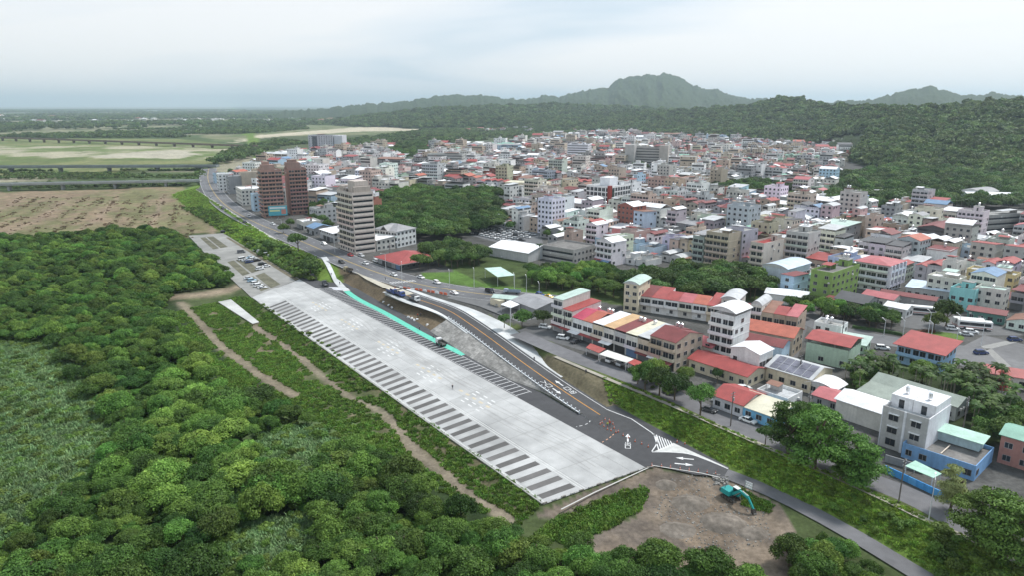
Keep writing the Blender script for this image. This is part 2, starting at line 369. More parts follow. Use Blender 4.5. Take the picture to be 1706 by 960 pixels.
    sl = bk & inpoly(GP([(880, 560), (1010, 625), (1040, 690), (980, 665), (860, 570)], 2), X, Y); C[sl] = np.array([.15, .13, .085])
    crest = (np.abs(dt) < 7) & (dt < 0) & (np.hypot(X, Y) < 420) & (X > -10); C[crest] = np.array([.10, .125, .045])
    paint([(700, 455), (800, 448), (900, 470), (960, 492), (900, 494), (800, 478), (700, 470)], TZ, (.085, .15, .035))
    paint([(700, 425), (800, 405), (910, 445), (1060, 455), (1300, 465), (1310, 500), (1040, 512), (960, 495), (800, 470)], TZ, (.06, .085, .03))
    paint([(1440, 620), (1500, 590), (1520, 650), (1460, 660)], TZ, (.09, .16, .03))
    paint([(1400, 640), (1520, 590), (1680, 640), (1706, 700), (1640, 760), (1560, 690), (1430, 700)], TZ, (.05, .07, .03), 4)
    i = np.arange(na * nr).reshape(nr, na); Fq = np.stack([i[:-1, :-1], i[:-1, 1:], i[1:, 1:], i[1:, :-1]], -1).reshape(-1, 4)[:, ::-1]
    struct(link('ground', mesh_np('ground', np.stack([X, Y, Z], 1), Fq, 'soil', C, True)), 'river flats, levee and town ground')
ground()

# ---- hills and mountains: ridges at their own distances
def ridge(name, prof, r0, wn, wf, zb, colr, label, na=360, nr=110, rough=14, az_pad=0, scale=180, spur=0):
    px = np.array([p[0] for p in prof], float); az_k = np.arctan((px - 853) / 1219.)
    rk = np.array([p[2] if len(p) > 2 else r0 for p in prof], float)
    hk = CAM_H + (174 - np.array([p[1] for p in prof], float)) / 1219. * rk / np.cos(az_k)
    az = np.linspace(az_k[0], az_k[-1], na); t = np.linspace(-1, 1, nr)
    A, T = np.meshgrid(az, t); R0 = np.interp(A, az_k, rk) / np.cos(A); Hh = np.interp(A, az_k, hk) - zb; Hh = Hh + (fbm(A * 170, A * 0 + .3, 1, 4) - .5) * rough * .7
    Rr = R0 + np.where(T < 0, T * np.interp(A, az_k, np.full(len(az_k), wn)), T * wf)
    X = Rr * np.sin(A); Y = Rr * np.cos(A)
    shape = (1 - np.abs(T)) ** 1.15
    n = fbm(X / scale, Y / scale, 1, 5); n2 = fbm(X / scale / 3.1, Y / scale / 3.1, 2, 4)
    edge = np.clip((1 - np.abs(T)) * 6, 0, 1)
    gul = np.abs(fbm(A * 900 / scale * 16 + T * 1.5, T * 1.6, 3, 4) - .5) * 3.2
    Z = zb - 6 * (1 - edge) + Hh * shape * (1 - spur * gul * np.clip(1 - shape, 0, 1) * np.clip(2 - 2 * np.abs(T), 0, 1)) + edge * ((n - .5) * rough * (1.2 - shape) + (n2 - .5) * rough * .5 + (np.random.RandomState(na).rand(nr, na) - .5) * rough * .22)
    c = np.array(colr) * (.7 + .6 * n2.ravel()[:, None])
    i = np.arange(na * nr).reshape(nr, na); Fq = np.stack([i[:-1, :-1], i[:-1, 1:], i[1:, 1:], i[1:, :-1]], -1).reshape(-1, 4)[:, ::-1]
    V = np.stack([X.ravel(), Y.ravel(), Z.ravel()], 1)
    struct(link(name, mesh_np(name, V, Fq, 'soil', c, True)), label)
    return V, T.ravel(), (X, Y, Z)
GREEN = (.045, .068, .028)
M1 = ridge('mountain', [(400, 193), (470, 184), (540, 178), (600, 173.5), (650, 170), (700, 165), (760, 158), (800, 160), (850, 166), (880, 164), (905, 160), (930, 162), (960, 153), (985, 149), (1010, 146), (1030, 133), (1052, 129), (1075, 127), (1095, 127), (1110, 123.5), (1130, 129), (1150, 140), (1170, 149), (1185, 148), (1215, 158), (1250, 163), (1290, 165), (1340, 168), (1420, 172), (1500, 176)], 5600, 2100, 1500, -2, GREEN, 'blue green mountain with a blunt peak behind the town', 620, 150, 60, scale=420, spur=.8)
M2 = ridge('mountain', [(1280, 176), (1340, 170), (1400, 169), (1450, 166), (1490, 156), (1520, 150), (1545, 148), (1570, 153), (1600, 160), (1625, 161), (1655, 157), (1690, 162), (1760, 160), (1850, 168), (1980, 175)], 4300, 1500, 1200, -2, GREEN, 'hazy far mountain at the right of the skyline', 300, 90, 45, scale=360, spur=.75)
M3 = ridge('hill', [(520, 206), (600, 194), (680, 186), (760, 181), (860, 178), (930, 176), (1000, 178), (1080, 182), (1160, 186), (1240, 190)], 3300, 900, 900, 0, GREEN, 'low wooded foothill behind the far edge of town', 300, 70, 30, scale=260, spur=.4)
HILL = ridge('hill', [(860, 206, 3000), (920, 199, 2900), (960, 195, 2800), (1010, 191, 2700), (1060, 187, 2600), (1100, 186, 2450), (1150, 183, 2350), (1200, 180, 2250), (1250, 176, 2150), (1285, 168, 2080), (1315, 165, 2000), (1345, 168, 1900), (1390, 178, 1700), (1440, 181, 1520), (1500, 182, 1400), (1560, 181, 1350), (1620, 177, 1300), (1680, 172, 1250), (1760, 168, 1200), (1900, 160, 1150), (2100, 158, 1100)], 1600, 620, 900, TZ - 1, (.035, .052, .022), 'forested green hill rising behind the right side of town', 420, 120, 34, scale=170, spur=.6)

# ------------------------------------------------------------------ parking lot and roads
LA = G(906, 840); LB = G(420, 496); LC = G(1075, 779); LD = G(499, 465)
ax = (LB[0] - LA[0], LB[1] - LA[1]); LOT_L = hypot(*ax); ax = (ax[0] / LOT_L, ax[1] / LOT_L)
def lerp(a, b, t): return (a[0] + (b[0] - a[0]) * t, a[1] + (b[1] - a[1]) * t)
def lot(u, v):                       # u: 0 near .. 1 far, v: 0 left .. 1 right
    return lerp(lerp(LA, LB, u), lerp(LC, LD, u), v)
LOT_W = hypot(LC[0] - LA[0], LC[1] - LA[1])
lot_o = struct(sheet('parking_lot', [lot(-.001, -.006), lot(1.001, -.006), lot(1.001, 1.004), lot(-.001, 1.004)], -.03, 'concrete', (.36, .355, .345)), 'new pale concrete bus parking lot')
rg = random.Random(11)
vs_ = [0, .40, .58, .72, .86, 1]; nu = 22
for i in range(nu):
    for j in range(5):
        g = 1 + rg.uniform(-.07, .05); g *= .94 if (i * 7 + j * 3) % 11 in (2, 5) else 1
        c = (.43 * g, .43 * g, .425 * g); e = .0007
        b = MB(); q = [lot(i / nu + e / 2, vs_[j] + e * 1.4), lot(i / nu + e / 2, vs_[j + 1] - e * 1.4), lot((i + 1) / nu - e / 2, vs_[j + 1] - e * 1.4), lot((i + 1) / nu - e / 2, vs_[j] + e * 1.4)]
        b.hexa([(x, y, -.029) for x, y in q] + [(x, y, .0) for x, y in q], 'concrete', c, False); b.build('slab', lot_o)
n_st = 46
for k in range(n_st):                # dark bus bays along the left edge
    u = .008 + k * .0196
    g = rg.uniform(.82, 1.25); w_ = rg.uniform(-.004, .004); sheet('parking_bay', [lot(u, .035 + w_), lot(u + rg.uniform(-.0003, .0003), .345 + w_), lot(u + .0093, .345 + w_), lot(u + .0093, .035 + w_)], .006, 'asphalt', (.118 * g, .113 * g, .11 * g), lot_o)
for v in (.36, .385): sheet('lane_line', [lot(0, v), lot(.93, v), lot(.93, v + .006), lot(0, v + .006)], .006, 'paint', (.62, .62, .6), lot_o)
sheet('edge_line', [lot(0, .012), lot(.95, .012), lot(.95, .02), lot(0, .02)], .006, 'paint', (.6, .6, .58), lot_o)
for u in (.22, .34, .47, .62, .76):  # faint painted arrows and dashes in mid-lot
    for v in (.50, .56, .68, .74):
        for k in range(3):
            uu = u + k * .018 + (v - .5) * .03; sheet('painted_dash', [lot(uu, v), lot(uu, v + .018), lot(uu + .009, v + .018), lot(uu + .009, v)], .006, 'paint', (.66, .66, .65), lot_o)
    for k in range(5): sheet('painted_dash', [lot(u + k * .016, .62), lot(u + k * .016, .65), lot(u + k * .016 + .008, .65), lot(u + k * .016 + .008, .62)], .006, 'paint', (.55, .48, .36) , lot_o)
for k in range(11):                  # faint tyre tracks across the slabs
    u0, v0 = rg.uniform(.02, .8), rg.uniform(.42, .9); P_ = chaikin([(*lot(u0, v0), .0), (*lot(u0 + .06, v0 + rg.uniform(-.05, .05)), .0), (*lot(u0 + .12, v0 + rg.uniform(-.12, .1)), .0), (*lot(u0 + .19, v0 + rg.uniform(-.15, .08)), .0)], 3)
    for d_ in (-.9, .9): ribbon(MB(), P_, d_ - .16, d_ + .16, 'concrete', (.36, .355, .345), .005 + k * .0003).build('tyre_mark', lot_o)
# kerb of small blocks round the near end
kb = MB()
P = resample([lot(.0, -.01), lot(-.002, 1.0), (*G(1090, 779),)], 1.2)
for i, p in enumerate(P[:-1]):
    q = P[i + 1]
    if i % 2 == 0: kb.bar((p[0], p[1], .1), (q[0] * .9 + p[0] * .1, q[1] * .9 + p[1] * .1, .1), .3, .3, 'trim', (.42, .41, .4) if i % 4 else (.22, .2, .18))
P = resample([lot(.0, -.012), lot(.95, -.012)], 2.)
for p, q in zip(P[:-1], P[1:]): kb.bar((p[0], p[1], .06), (q[0], q[1], .06), .3, .25, 'trim', (.36, .35, .33))
kb.build('kerb', lot_o)
P = z3(GP([(935, 850), (990, 822), (1088, 777), (1170, 790), (1200, 797)]), .0)
struct(ribbon(MB(), resample(P, 3), -.16, .16, 'trim', (.5, .49, .47), .1).build('kerb'), 'white kerb line round the end of the lot')
old = struct(sheet('old_parking_lot', GP([(419, 497), (499, 464), (420, 418), (372, 388), (314, 392), (340, 420)]), -.02, 'concrete', (.27, .265, .25)), 'older grey concrete parking lot at the far end')
def lot2(u, v): return lerp(lerp(G(419, 497), G(318, 394), u), lerp(G(499, 464), G(372, 389), u), v)
for u0, u1 in ((.02, .20), (.24, .46), (.70, .96)):
    for v0, v1 in ((.22, .38), (.42, .62)):
        sheet('grass_paver_strip', [lot2(u0, v0), lot2(u1, v0), lot2(u1, v1), lot2(u0, v1)], .006, 'soil', (.135, .13, .095), old)
sheet('grass_paver_strip', [lot2(.0, .90), lot2(.9, .90), lot2(.9, .98), lot2(.0, .98)], .006, 'soil', (.16, .14, .10), old)
apron = struct(sheet('asphalt_apron', GP([(498, 464), (500, 456), (540, 470), (575, 471), (600, 485), (640, 508), (690, 534), (718, 552), (760, 580), (800, 606), (850, 634), (905, 656), (958, 688), (1000, 682), (1024, 676), (1140, 739), (1215, 780), (1206, 795), (1160, 792), (1088, 776), (1074, 779)]), .012, 'asphalt', (.068, .068, .072)), 'fresh dark asphalt between lot and levee')
def strip(u, v):                     # car stalls right of the concrete
    return lerp(lerp(LC, LD, u), lerp(G(1110, 775), G(540, 461), u), v)
def edge_r(u, w):                    # point w metres right of the lot edge at u
    p = lerp(LC, LD, u); q = (-(LD[1] - LC[1]), LD[0] - LC[0]); l = hypot(*q); return (p[0] - q[0] / l * w, p[1] - q[1] / l * w)
for k in range(64):
    u = .225 + k * .0106
    sheet('stall_line', [edge_r(u, .5), edge_r(u, 5.6), edge_r(u + .0011, 5.6), edge_r(u + .0011, .5)], .02, 'paint', (.72, .72, .72), apron)
sheet('stall_line', [edge_r(.222, 5.6), edge_r(.90, 5.6), edge_r(.90, 5.75), edge_r(.222, 5.75)], .02, 'paint', (.72, .72, .72), apron)
sheet('stall_line', [edge_r(.222, .3), edge_r(.90, .3), edge_r(.90, .5), edge_r(.222, .5)], .02, 'paint', (.5, .5, .5), apron)
sheet('hatched_bay', GP([(548, 478), (556, 484), (572, 485), (566, 478)]), .02, 'paint', (.62, .62, .66), apron)
gl = chaikin(z3(GP([(578, 486), (588, 494), (605, 504), (640, 521), (680, 544), (720, 566), (774, 592)]), 0), 2)
struct(ribbon(MB(), resample(gl, 3), -1.5, 1.2, 'paint', (.13, .56, .42), .03).build('cycle_lane'), 'mint green painted lane beside the car stalls')
wl = chaikin(z3(GP([(540, 440), (549, 452), (556, 462), (566, 474), (578, 486)]), 0), 2)
wl = [(x, y, max(.05, gz(x, y) + .12)) for x, y, z in resample(wl, 3)]
struct(ribbon(MB(), wl, -1.6, 1.6, 'concrete', (.55, .56, .56), .04).build('footpath'), 'pale concrete footpath down the levee end')
# ramp
ramp_o = struct(ribbon(MB(), RAMP, -4.3, 4.8, 'asphalt', (.07, .07, .073), .0).build('ramp_road'), 'dark asphalt ramp from the junction down to the lot')
rb = MB()
for l, d in ((-4.3, .25), (4.8, -.25)):
    A = offset(RAMP, l); B = offset(RAMP, l + d * 3)
    for i in range(len(A) - 1):
        q = [A[i], A[i + 1], (A[i + 1][0], A[i + 1][1], A[i + 1][2] - 1.6), (A[i][0], A[i][1], A[i][2] - 1.6)]
        rb.poly(q if l > 0 else q[::-1], 'concrete', (.4, .4, .39))
rb.build('ramp_side', ramp_o)
ribbon(MB(), RAMP[:int(len(RAMP) * .86)], -.14, .14, 'paint', (.62, .30, .06), .02).build('centre_line', ramp_o)
ribbon(MB(), RAMP[2:int(len(RAMP) * .84)], 3.7, 3.9, 'paint', (.72, .72, .72), .02).build('edge_line', ramp_o)
sh = RAMP[int(len(RAMP) * .06):int(len(RAMP) * .68)]
ribbon(MB(), sh, 4.8, 7.2, 'concrete', (.55, .56, .56), .03).build('shoulder', ramp_o)
sh = RAMP[int(len(RAMP) * .02):int(len(RAMP) * .42)]
ribbon(MB(), sh, -5.6, -4.3, 'concrete', (.55, .56, .56), .02).build('shoulder', ramp_o)
def flare(i0, i1, side, w0, wid, name):      # concrete apron that widens and narrows again beside the carriageway
    P = RAMP[int(len(RAMP) * i0):int(len(RAMP) * i1)]; n = len(P); b = MB(); A = offset(P, side * w0)
    B = [offset(P, side * (w0 + wid * sin(pi * k / (n - 1)) ** 1.3))[k] for k in range(n)]; B = [(x, y, z + .02) for x, y, z in B]
    for k in range(n - 1): b.poly([(q[0], q[1], q[2] + .035) for q in (A[k], A[k + 1], B[k + 1], B[k])], 'concrete', (.5, .51, .51))
    b.build(name, ramp_o)
flare(.2, .64, 1, 7.15, 5.2, 'gore_apron'); flare(.05, .30, -1, 5.55, 1.6, 'gore_apron')
# stone slope between ramp and lot, stones as one heap of pitching
Lw = [G(x, y, 0) for x, y in [(716, 553), (745, 571), (775, 592), (810, 612), (850, 634), (905, 655), (950, 680), (972, 692)]]
Up = offset(RAMP, -4.6); up = [u for u in Up if G(735, 530, 3.5)[1] > u[1] > G(975, 692)[1]]
sl = MB(); m_ = len(up); rs = random.Random(3)
for i in range(m_ - 1):
    for k in range(6):
        def pt(ii, kk):
            a = up[ii]; t = ii / (m_ - 1) * (len(Lw) - 1); j = min(int(t), len(Lw) - 2); l_ = lerp(Lw[j], Lw[j + 1], t - j); s_ = kk / 6
            h = fbm(np.array([a[0] * .9 + kk * 3.3]), np.array([a[1] * .9 + kk * 2.1]))[0] * .35 if 0 < kk < 6 else 0
            return (a[0] + (l_[0] - a[0]) * s_, a[1] + (l_[1] - a[1]) * s_, (a[2] + .05) * (1 - s_) + .05 * s_ + h)
        g = rs.uniform(.8, 1.2); sl.poly([pt(i, k), pt(i, k + 1), pt(i + 1, k + 1), pt(i + 1, k)], 'soil', (.27 * g, .26 * g, .245 * g))
tag(sl.build('stone_pitching'), 'grey stone pitched slope below the ramp road', 'embankment')
gk = thing('guard_kerb', 'white kerb with short white posts along the ramp edge', 'barrier', RAMP[0])
o_ = RAMP[0]; path = [(p[0] - o_[0], p[1] - o_[1], p[2] - o_[2]) for p in resample([u for u in Up if G(748, 530, 3.5)[1] > u[1] > G(973, 692)[1]], 1.8)]
ribbon(MB(), path, -.2, .2, 'trim', (.6, .62, .64), .3).build('kerb', gk)
pm = MB().box(-.16, .16, -.16, .16, 0, .95, 'trim', (.72, .74, .76)).mesh('post')
for p in path: link('post', pm, gk, p)
# markings by the lot entrance
def dashes(P, n, w, name, c=(.72, .72, .72)):
    P = resample(P, .25)
    for k in range(0, len(P) - 3, n * 2):
        seg = P[k:k + n + 1]
        if len(seg) > 1: ribbon(MB(), seg, -w / 2, w / 2, 'paint', c, .022).build(name, apron)
dashes(chaikin(z3(GP([(970, 692), (982, 697), (984, 703), (975, 709), (960, 712)]), 0), 3), 3, .22, 'dashed_line')
dashes(chaikin(z3(GP([(1006, 694), (1020, 703), (1028, 716), (1020, 728), (1003, 738)]), 0), 3), 3, .22, 'dashed_line', (.75, .4, .25))
ribbon(MB(), resample(([offset(RAMP, 3.8)[int(len(RAMP) * .84) - 1]] + z3(GP([(1052, 699), (1086, 722)]), .02)), 3), -.15, .15, 'paint', (.72, .72, .72), .022).build('edge_line', apron)
ribbon(MB(), resample(chaikin(z3(GP([(1086, 722), (1094, 730), (1095, 740), (1086, 753)]), 0), 2), 1), -.15, .15, 'paint', (.72, .72, .72), .022).build('edge_line', apron)
ribbon(MB(), resample(chaikin(z3(GP([(1086, 754), (1120, 754), (1150, 757), (1180, 768), (1213, 782)]), 0), 2), 1), -.15, .15, 'paint', (.72, .72, .72), .022).build('edge_line', apron)
sheet('chevron_island', GP([(1122, 739), (1214, 781), (1150, 757), (1090, 753)]), .018, 'paint', (.6, .6, .58), apron)
for k in range(7):
    t = k / 7; a = lerp(G(1088, 723), G(1120, 737), t); b_ = lerp(G(1090, 752), G(1119, 740), t); b_ = lerp(G(1097, 752), G(1124, 743), t); w = .011
    a2 = lerp(G(1088, 723), G(1120, 737), t + .07); b2 = lerp(G(1097, 752), G(1124, 743), t + .07)
    sheet('chevron_bar', [a, b_, b2, a2], .022, 'paint', (.74, .74, .74), apron)
def arrow(p, ang, L_, name='painted_arrow', par=apron, z=.022):
    c, s = cos(ang), sin(ang); q = lambda u, v: (p[0] + u * c - v * s, p[1] + u * s + v * c, z)
    b = MB(); b.poly([q(0, -.22), q(L_ * .6, -.22), q(L_ * .6, .22), q(0, .22)], 'paint', (.75, .75, .75)); b.poly([q(L_ * .58, -.7), q(L_, 0), q(L_ * .58, .7)], 'paint', (.75, .75, .75)); return b.build(name, par)
def glyph(kind, p, ang, w, h, z=.022, par=apron, zf=None):   # road lettering built from bars; ang = reading-up direction
    c, s = cos(ang), sin(ang); b = MB()
    def bar(x0, y0, x1, y1, t=.11):
        d = hypot((x1 - x0) * w, (y1 - y0) * h) or 1; nx, ny = -(y1 - y0) * h / d * t * w / 2, (x1 - x0) * w / d * t * w / 2
        pts = []
        for X, Y, sg in ((x0, y0, -1), (x1, y1, -1), (x1, y1, 1), (x0, y0, 1)):
            X_ = X * w + nx * sg; Y_ = Y * h + ny * sg; wx, wy = p[0] + Y_ * c + X_ * s, p[1] + Y_ * s - X_ * c; pts.append((wx, wy, zf(wx, wy) if zf else z))
        b.poly(pts, 'paint', (.74, .74, .74))
    S = {'mouth': [(-.4, 0, .4, 0), (-.4, 1, .4, 1), (-.4, 0, -.4, 1), (.4, 0, .4, 1)],
         'out': [(0, 0, 0, 1), (-.42, .05, .42, .05), (-.42, .05, -.42, .42), (.42, .05, .42, .42), (-.34, .52, .34, .52), (-.34, .52, -.34, .88), (.34, .52, .34, .88)],
         'in': [(0, .95, -.42, 0), (0, .7, .42, 0), (-.15, 1, .02, .9)]}[kind]
    for q in S: bar(*q)
    return b.build('painted_lettering', par)
up_ang = atan2(G(1046, 725)[1] - G(1046, 745)[1], G(1046, 725)[0] - G(1046, 745)[0])
arrow(G(1046, 737), up_ang, 4.6); glyph('mouth', G(1046, 748), up_ang, 1.6, 1.6); glyph('out', G(1046, 742.5), up_ang, 1.6, 1.7)
a_ = atan2(G(1125, 764)[1] - G(1156, 767)[1], G(1125, 764)[0] - G(1156, 767)[0]); arrow(G(1156, 766.5), a_, 4.4)
arrow(G(1124, 773), a_ + pi, 4.4)
def on_ramp(px, py, z): return (*G(px, py, z), z)
rz_at = lambda x, y: float(np.interp(pdist(RAMP2, [x], [y])[1][0], _acc, RAMPZ)) + .03
for (i0, i1, side, fl) in ((.70, .745, 1.9, 0), (.70, .66, -1.9, 1)):
    a = RAMP[int(i0 * len(RAMP))]; b_ = RAMP[int(i0 * len(RAMP)) + 2]; an = atan2(b_[1] - a[1], b_[0] - a[0])
    c_ = (a[0] + sin(an) * side, a[1] - cos(an) * side); an2 = an + (pi if fl else 0)
    glyph('in' if not fl else 'out', (c_[0] - cos(an2) * 6, c_[1] - sin(an2) * 6), an2, 2., 2.2, zf=rz_at, par=ramp_o); glyph('mouth', (c_[0] - cos(an2) * 3.2, c_[1] - sin(an2) * 3.2), an2, 2., 2.0, zf=rz_at, par=ramp_o)
    A = arrow((0, 0), an2, 4.6, par=ramp_o, z=0)
    for v in A.data.vertices: v.co.x += c_[0]; v.co.y += c_[1]; v.co.z = rz_at(v.co.x, v.co.y)
# other roads
lr = chaikin(z3(GP([(1186, 781), (1230, 797), (1300, 826), (1400, 878), (1500, 938), (1700, 1060)]), 0), 1)
struct(ribbon(MB(), resample(lr, 4), -2.4, 2.2, 'asphalt', (.15, .148, .155), .0).build('service_road'), 'narrow grey service road below the levee')
MR = chaikin(z3(GP([(348, 280), (345, 295), (352, 315), (372, 341), (420, 369), (480, 392), (545, 420), (610, 448), (680, 470), (760, 486), (850, 496), (930, 503)], TZ), TZ), 2)
mro = struct(ribbon(MB(), resample(MR, 6), -9, 9.5, 'asphalt', (.135, .135, .142), .03).build('main_road'), 'wide grey main road along the town edge')
for l in (-8.4, 8.8, -.2, .3): ribbon(MB(), resample(MR, 6), l - .1, l + .1, 'paint', (.6, .6, .58) if abs(l) > 1 else (.6, .42, .12), .045).build('lane_line', mro)
P = resample(MR, 3)
for l in (-4.4, 4.6):
    for k in range(20, len(P) - 2, 4): ribbon(MB(), P[k:k + 2], l - .08, l + .08, 'paint', (.62, .62, .6), .045).build('lane_dash', mro)
for k in range(9):
    a = lerp(G(648, 470, TZ), G(690, 466, TZ), k / 9); b_ = lerp(G(648, 470, TZ), G(690, 466, TZ), k / 9 + .05); d = (2.2, -2.6)
    sheet('crosswalk_bar', [a, b_, (b_[0] + d[0], b_[1] + d[1]), (a[0] + d[0], a[1] + d[1])], TZ + .05, 'paint', (.66, .66, .65), mro)
LR = chaikin(z3(GP([(862, 556), (890, 568), (950, 594), (1050, 630), (1150, 672), (1250, 720), (1400, 783), (1533, 832), (1620, 885), (1720, 935)], TZ), TZ), 2)
lro = struct(ribbon(MB(), resample(LR, 4), -3.6, 3.6, 'asphalt', (.15, .148, .155), .03).build('levee_street'), 'grey street between the levee and the row houses')
struct(ribbon(MB(), resample(chaikin(z3(GP([(925, 595), (960, 610), (1031, 640), (1137, 684), (1200, 712), (1453, 823), (1547, 870), (1706, 937), (1800, 985)], TZ), TZ), 1), 4), -.75, .75, 'concrete', (.36, .33, .28), .06).build('footpath'), 'narrow concrete footpath on the levee crest')
struct(ribbon(MB(), resample(chaikin(z3(GP([(323, 314), (380, 350), (452, 396), (500, 418)], TZ), TZ), 1), 4), -1, 1, 'concrete', (.4, .39, .36), .06).build('footpath'), 'pale path on the far levee crest')
BV = chaikin(z3(GP([(1325, 520), (1365, 545), (1420, 560), (1480, 570), (1560, 583), (1640, 590), (1720, 600)], TZ), TZ), 2)
bvo = struct(ribbon(MB(), resample(BV, 5), -5, 7, 'asphalt', (.15, .15, .155), .03).build('boulevard'), 'curving town road in front of the coach park')
sheet('plaza', GP([(1560, 600), (1640, 560), (1706, 575), (1800, 600), (1706, 640), (1640, 620)], TZ), TZ + .035, 'asphalt', (.16, .158, .16), bvo)
sheet('crosswalk', GP([(1634, 578), (1690, 566), (1700, 570), (1644, 584)], TZ), TZ + .05, 'paint', (.3, .295, .28), bvo)
sheet('crosswalk', GP([(1640, 582), (1652, 582), (1685, 612), (1670, 614)], TZ), TZ + .05, 'paint', (.28, .275, .26), bvo)
struct(sheet('coach_park', GP([(1500, 520), (1640, 535), (1706, 560), (1640, 560), (1570, 556), (1500, 545)], TZ), TZ + .03, 'asphalt', (.14, .14, .14)), 'asphalt coach park')
struct(sheet('row_street', GP([(1322, 540), (1345, 545), (1325, 610), (1300, 612)], TZ), TZ + .03, 'asphalt', (.13, .13, .135)), 'side street at the end of the red roofed row')
struct(sheet('yard_paving', GP([(880, 545), (920, 548), (1125, 622), (1110, 645), (985, 590), (860, 552)], TZ), TZ + .025, 'asphalt', (.11, .11, .112)), 'parking strip in front of the row houses')
struct(sheet('market_car_park', GP([(770, 388), (815, 376), (900, 388), (905, 405), (860, 412)], TZ), TZ + .025, 'asphalt', (.13, .13, .135)), 'car park full of white cars')
struct(sheet('concrete_track', GP([(363, 504), (385, 500), (432, 538), (421, 541)], -1.3), -1.2, 'concrete', (.47, .47, .45)), 'short pale concrete strip beside the grass')
struct(sheet('forecourt', GP([(745, 497), (800, 478), (925, 500), (935, 522), (865, 538), (800, 512)], TZ), TZ + .02, 'asphalt', (.15, .15, .152)), 'asphalt forecourt of the roadside sheds')
struct(sheet('verge', GP([(590, 452), (655, 478), (690, 490), (672, 494), (640, 480), (610, 465)], TZ), TZ + .045, 'concrete', (.5, .46, .38)), 'pale unfinished roadside verge')

# ------------------------------------------------------------------ buildings
WALLC = {'white': (.80, .80, .79), 'off-white': (.66, .64, .59), 'cream': (.68, .60, .45), 'light grey': (.50, .50, .50), 'beige': (.52, .44, .35), 'pale pink': (.60, .45, .42),
         'pale green': (.45, .58, .46), 'pale blue': (.46, .60, .72), 'grey': (.32, .32, .325), 'tan': (.44, .35, .28), 'brown': (.20, .125, .10), 'brick red': (.30, .13, .10), 'yellow': (.70, .58, .32),
         'dark grey': (.11, .11, .115), 'lilac white': (.66, .655, .69), 'turquoise': (.32, .68, .68), 'blue': (.20, .45, .72), 'leaf green': (.24, .36, .11), 'concrete grey': (.38, .37, .355)}
ROOFC = {'red': (.34, .065, .06), 'dark red': (.19, .042, .042), 'orange red': (.44, .125, .08), 'pinkish red': (.45, .13, .14), 'white': (.80, .80, .81), 'light grey': (.52, .53, .54), 'pale green': (.46, .58, .52),
         'green': (.22, .42, .33), 'dark grey': (.09, .09, .095), 'blue': (.16, .27, .42), 'rusty': (.26, .13, .09), 'tan': (.58, .38, .2), 'cream': (.66, .62, .48), 'grey': (.30, .30, .31), 'pale blue': (.55, .64, .74),
         'concrete': (.36, .355, .34), 'weathered': (.22, .21, .20), 'magenta red': (.50, .07, .12), 'grey green': (.27, .31, .27)}
GLASS = (.028, .034, .042)
_wm = {}
def win_mesh(w, h, fc, pane):
    k = (round(w, 1), round(h, 1), fc, pane)
    if k not in _wm:
        w, h = k[0], k[1]; b = MB()
        if pane in ('frame', 'both'):
            t = .07
            b.box(-w / 2 - t, w / 2 + t, -.07, 0, -t, 0, 'trim', fc); b.box(-w / 2 - t, w / 2 + t, -.07, 0, h, h + t, 'trim', fc)
            b.box(-w / 2 - t, -w / 2, -.07, 0, 0, h, 'trim', fc); b.box(w / 2, w / 2 + t, -.07, 0, 0, h, 'trim', fc)
            if w > 1: b.box(-.04, .04, -.06, 0, 0, h, 'trim', fc)
        if pane in ('pane', 'both'): b.poly([(-w / 2, -.025, 0), (w / 2, -.025, 0), (w / 2, -.025, h), (-w / 2, -.025, h)], 'glass', GLASS)
        _wm[k] = b.mesh('window' if pane != 'pane' else 'pane')
    return _wm[k]
FOOT = []                             # footprints taken: (x, y, radius)
LMK = []                              # landmarks for labels: (x, y, short name)
def faces(w, d): return {'f': ((-w / 2, -d / 2), (1, 0), 0, w), 'r': ((w / 2, -d / 2), (0, 1), pi / 2, d), 'b': ((w / 2, d / 2), (-1, 0), pi, w), 'l': ((-w / 2, d / 2), (0, -1), -pi / 2, d)}
def seen(x, y, rot, face):
    n = {'f': -pi / 2, 'r': 0, 'b': pi / 2, 'l': pi}[face] + rot; l = hypot(x, y)
    return (cos(n) * x + sin(n) * y) / l < .2
def place(px, w, d, rot, corner='fr', z=TZ):
    X, Y = px if corner == 'w' else G(*px, z)
    if corner in ('w', 'c'): return X, Y
    lx, ly = {'fr': (w / 2, -d / 2), 'fl': (-w / 2, -d / 2), 'f': (0, -d / 2)}[corner]
    return X - lx * cos(rot) + ly * sin(rot), Y - lx * sin(rot) - ly * cos(rot)
def roof_on(mb, w, d, h, kind, rc, wallc, rng, ov=.5, rise=None, ax=None, base=None):
    x0, x1, y0, y1 = -w / 2 - ov, w / 2 + ov, -d / 2 - ov, d / 2 + ov; c = ROOFC[rc]
    ax = ax or ('x' if w >= d else 'y'); s = min(w, d)
    if kind == 'gable': mb.gable(x0, x1, y0, y1, h, rise or s * .17, ax, 'roofing', c)
    elif kind == 'hip': mb.gable(x0, x1, y0, y1, h, rise or s * .2, ax, 'roofing', c, hip=(s / 2 + ov) * .8)
    elif kind == 'shed': mb.shed(x0, x1, y0, y1, h + .02, h + (rise or s * .12), 'roofing', c)
    elif kind == 'vault': mb.vault(x0, x1, y0, y1, h, rise or s * .18, 'roofing', c)
    elif kind == 'flat': mb.box(-w / 2 + .02, w / 2 - .02, -d / 2 + .02, d / 2 - .02, h - .2, h + .02, 'roof_slab', c)
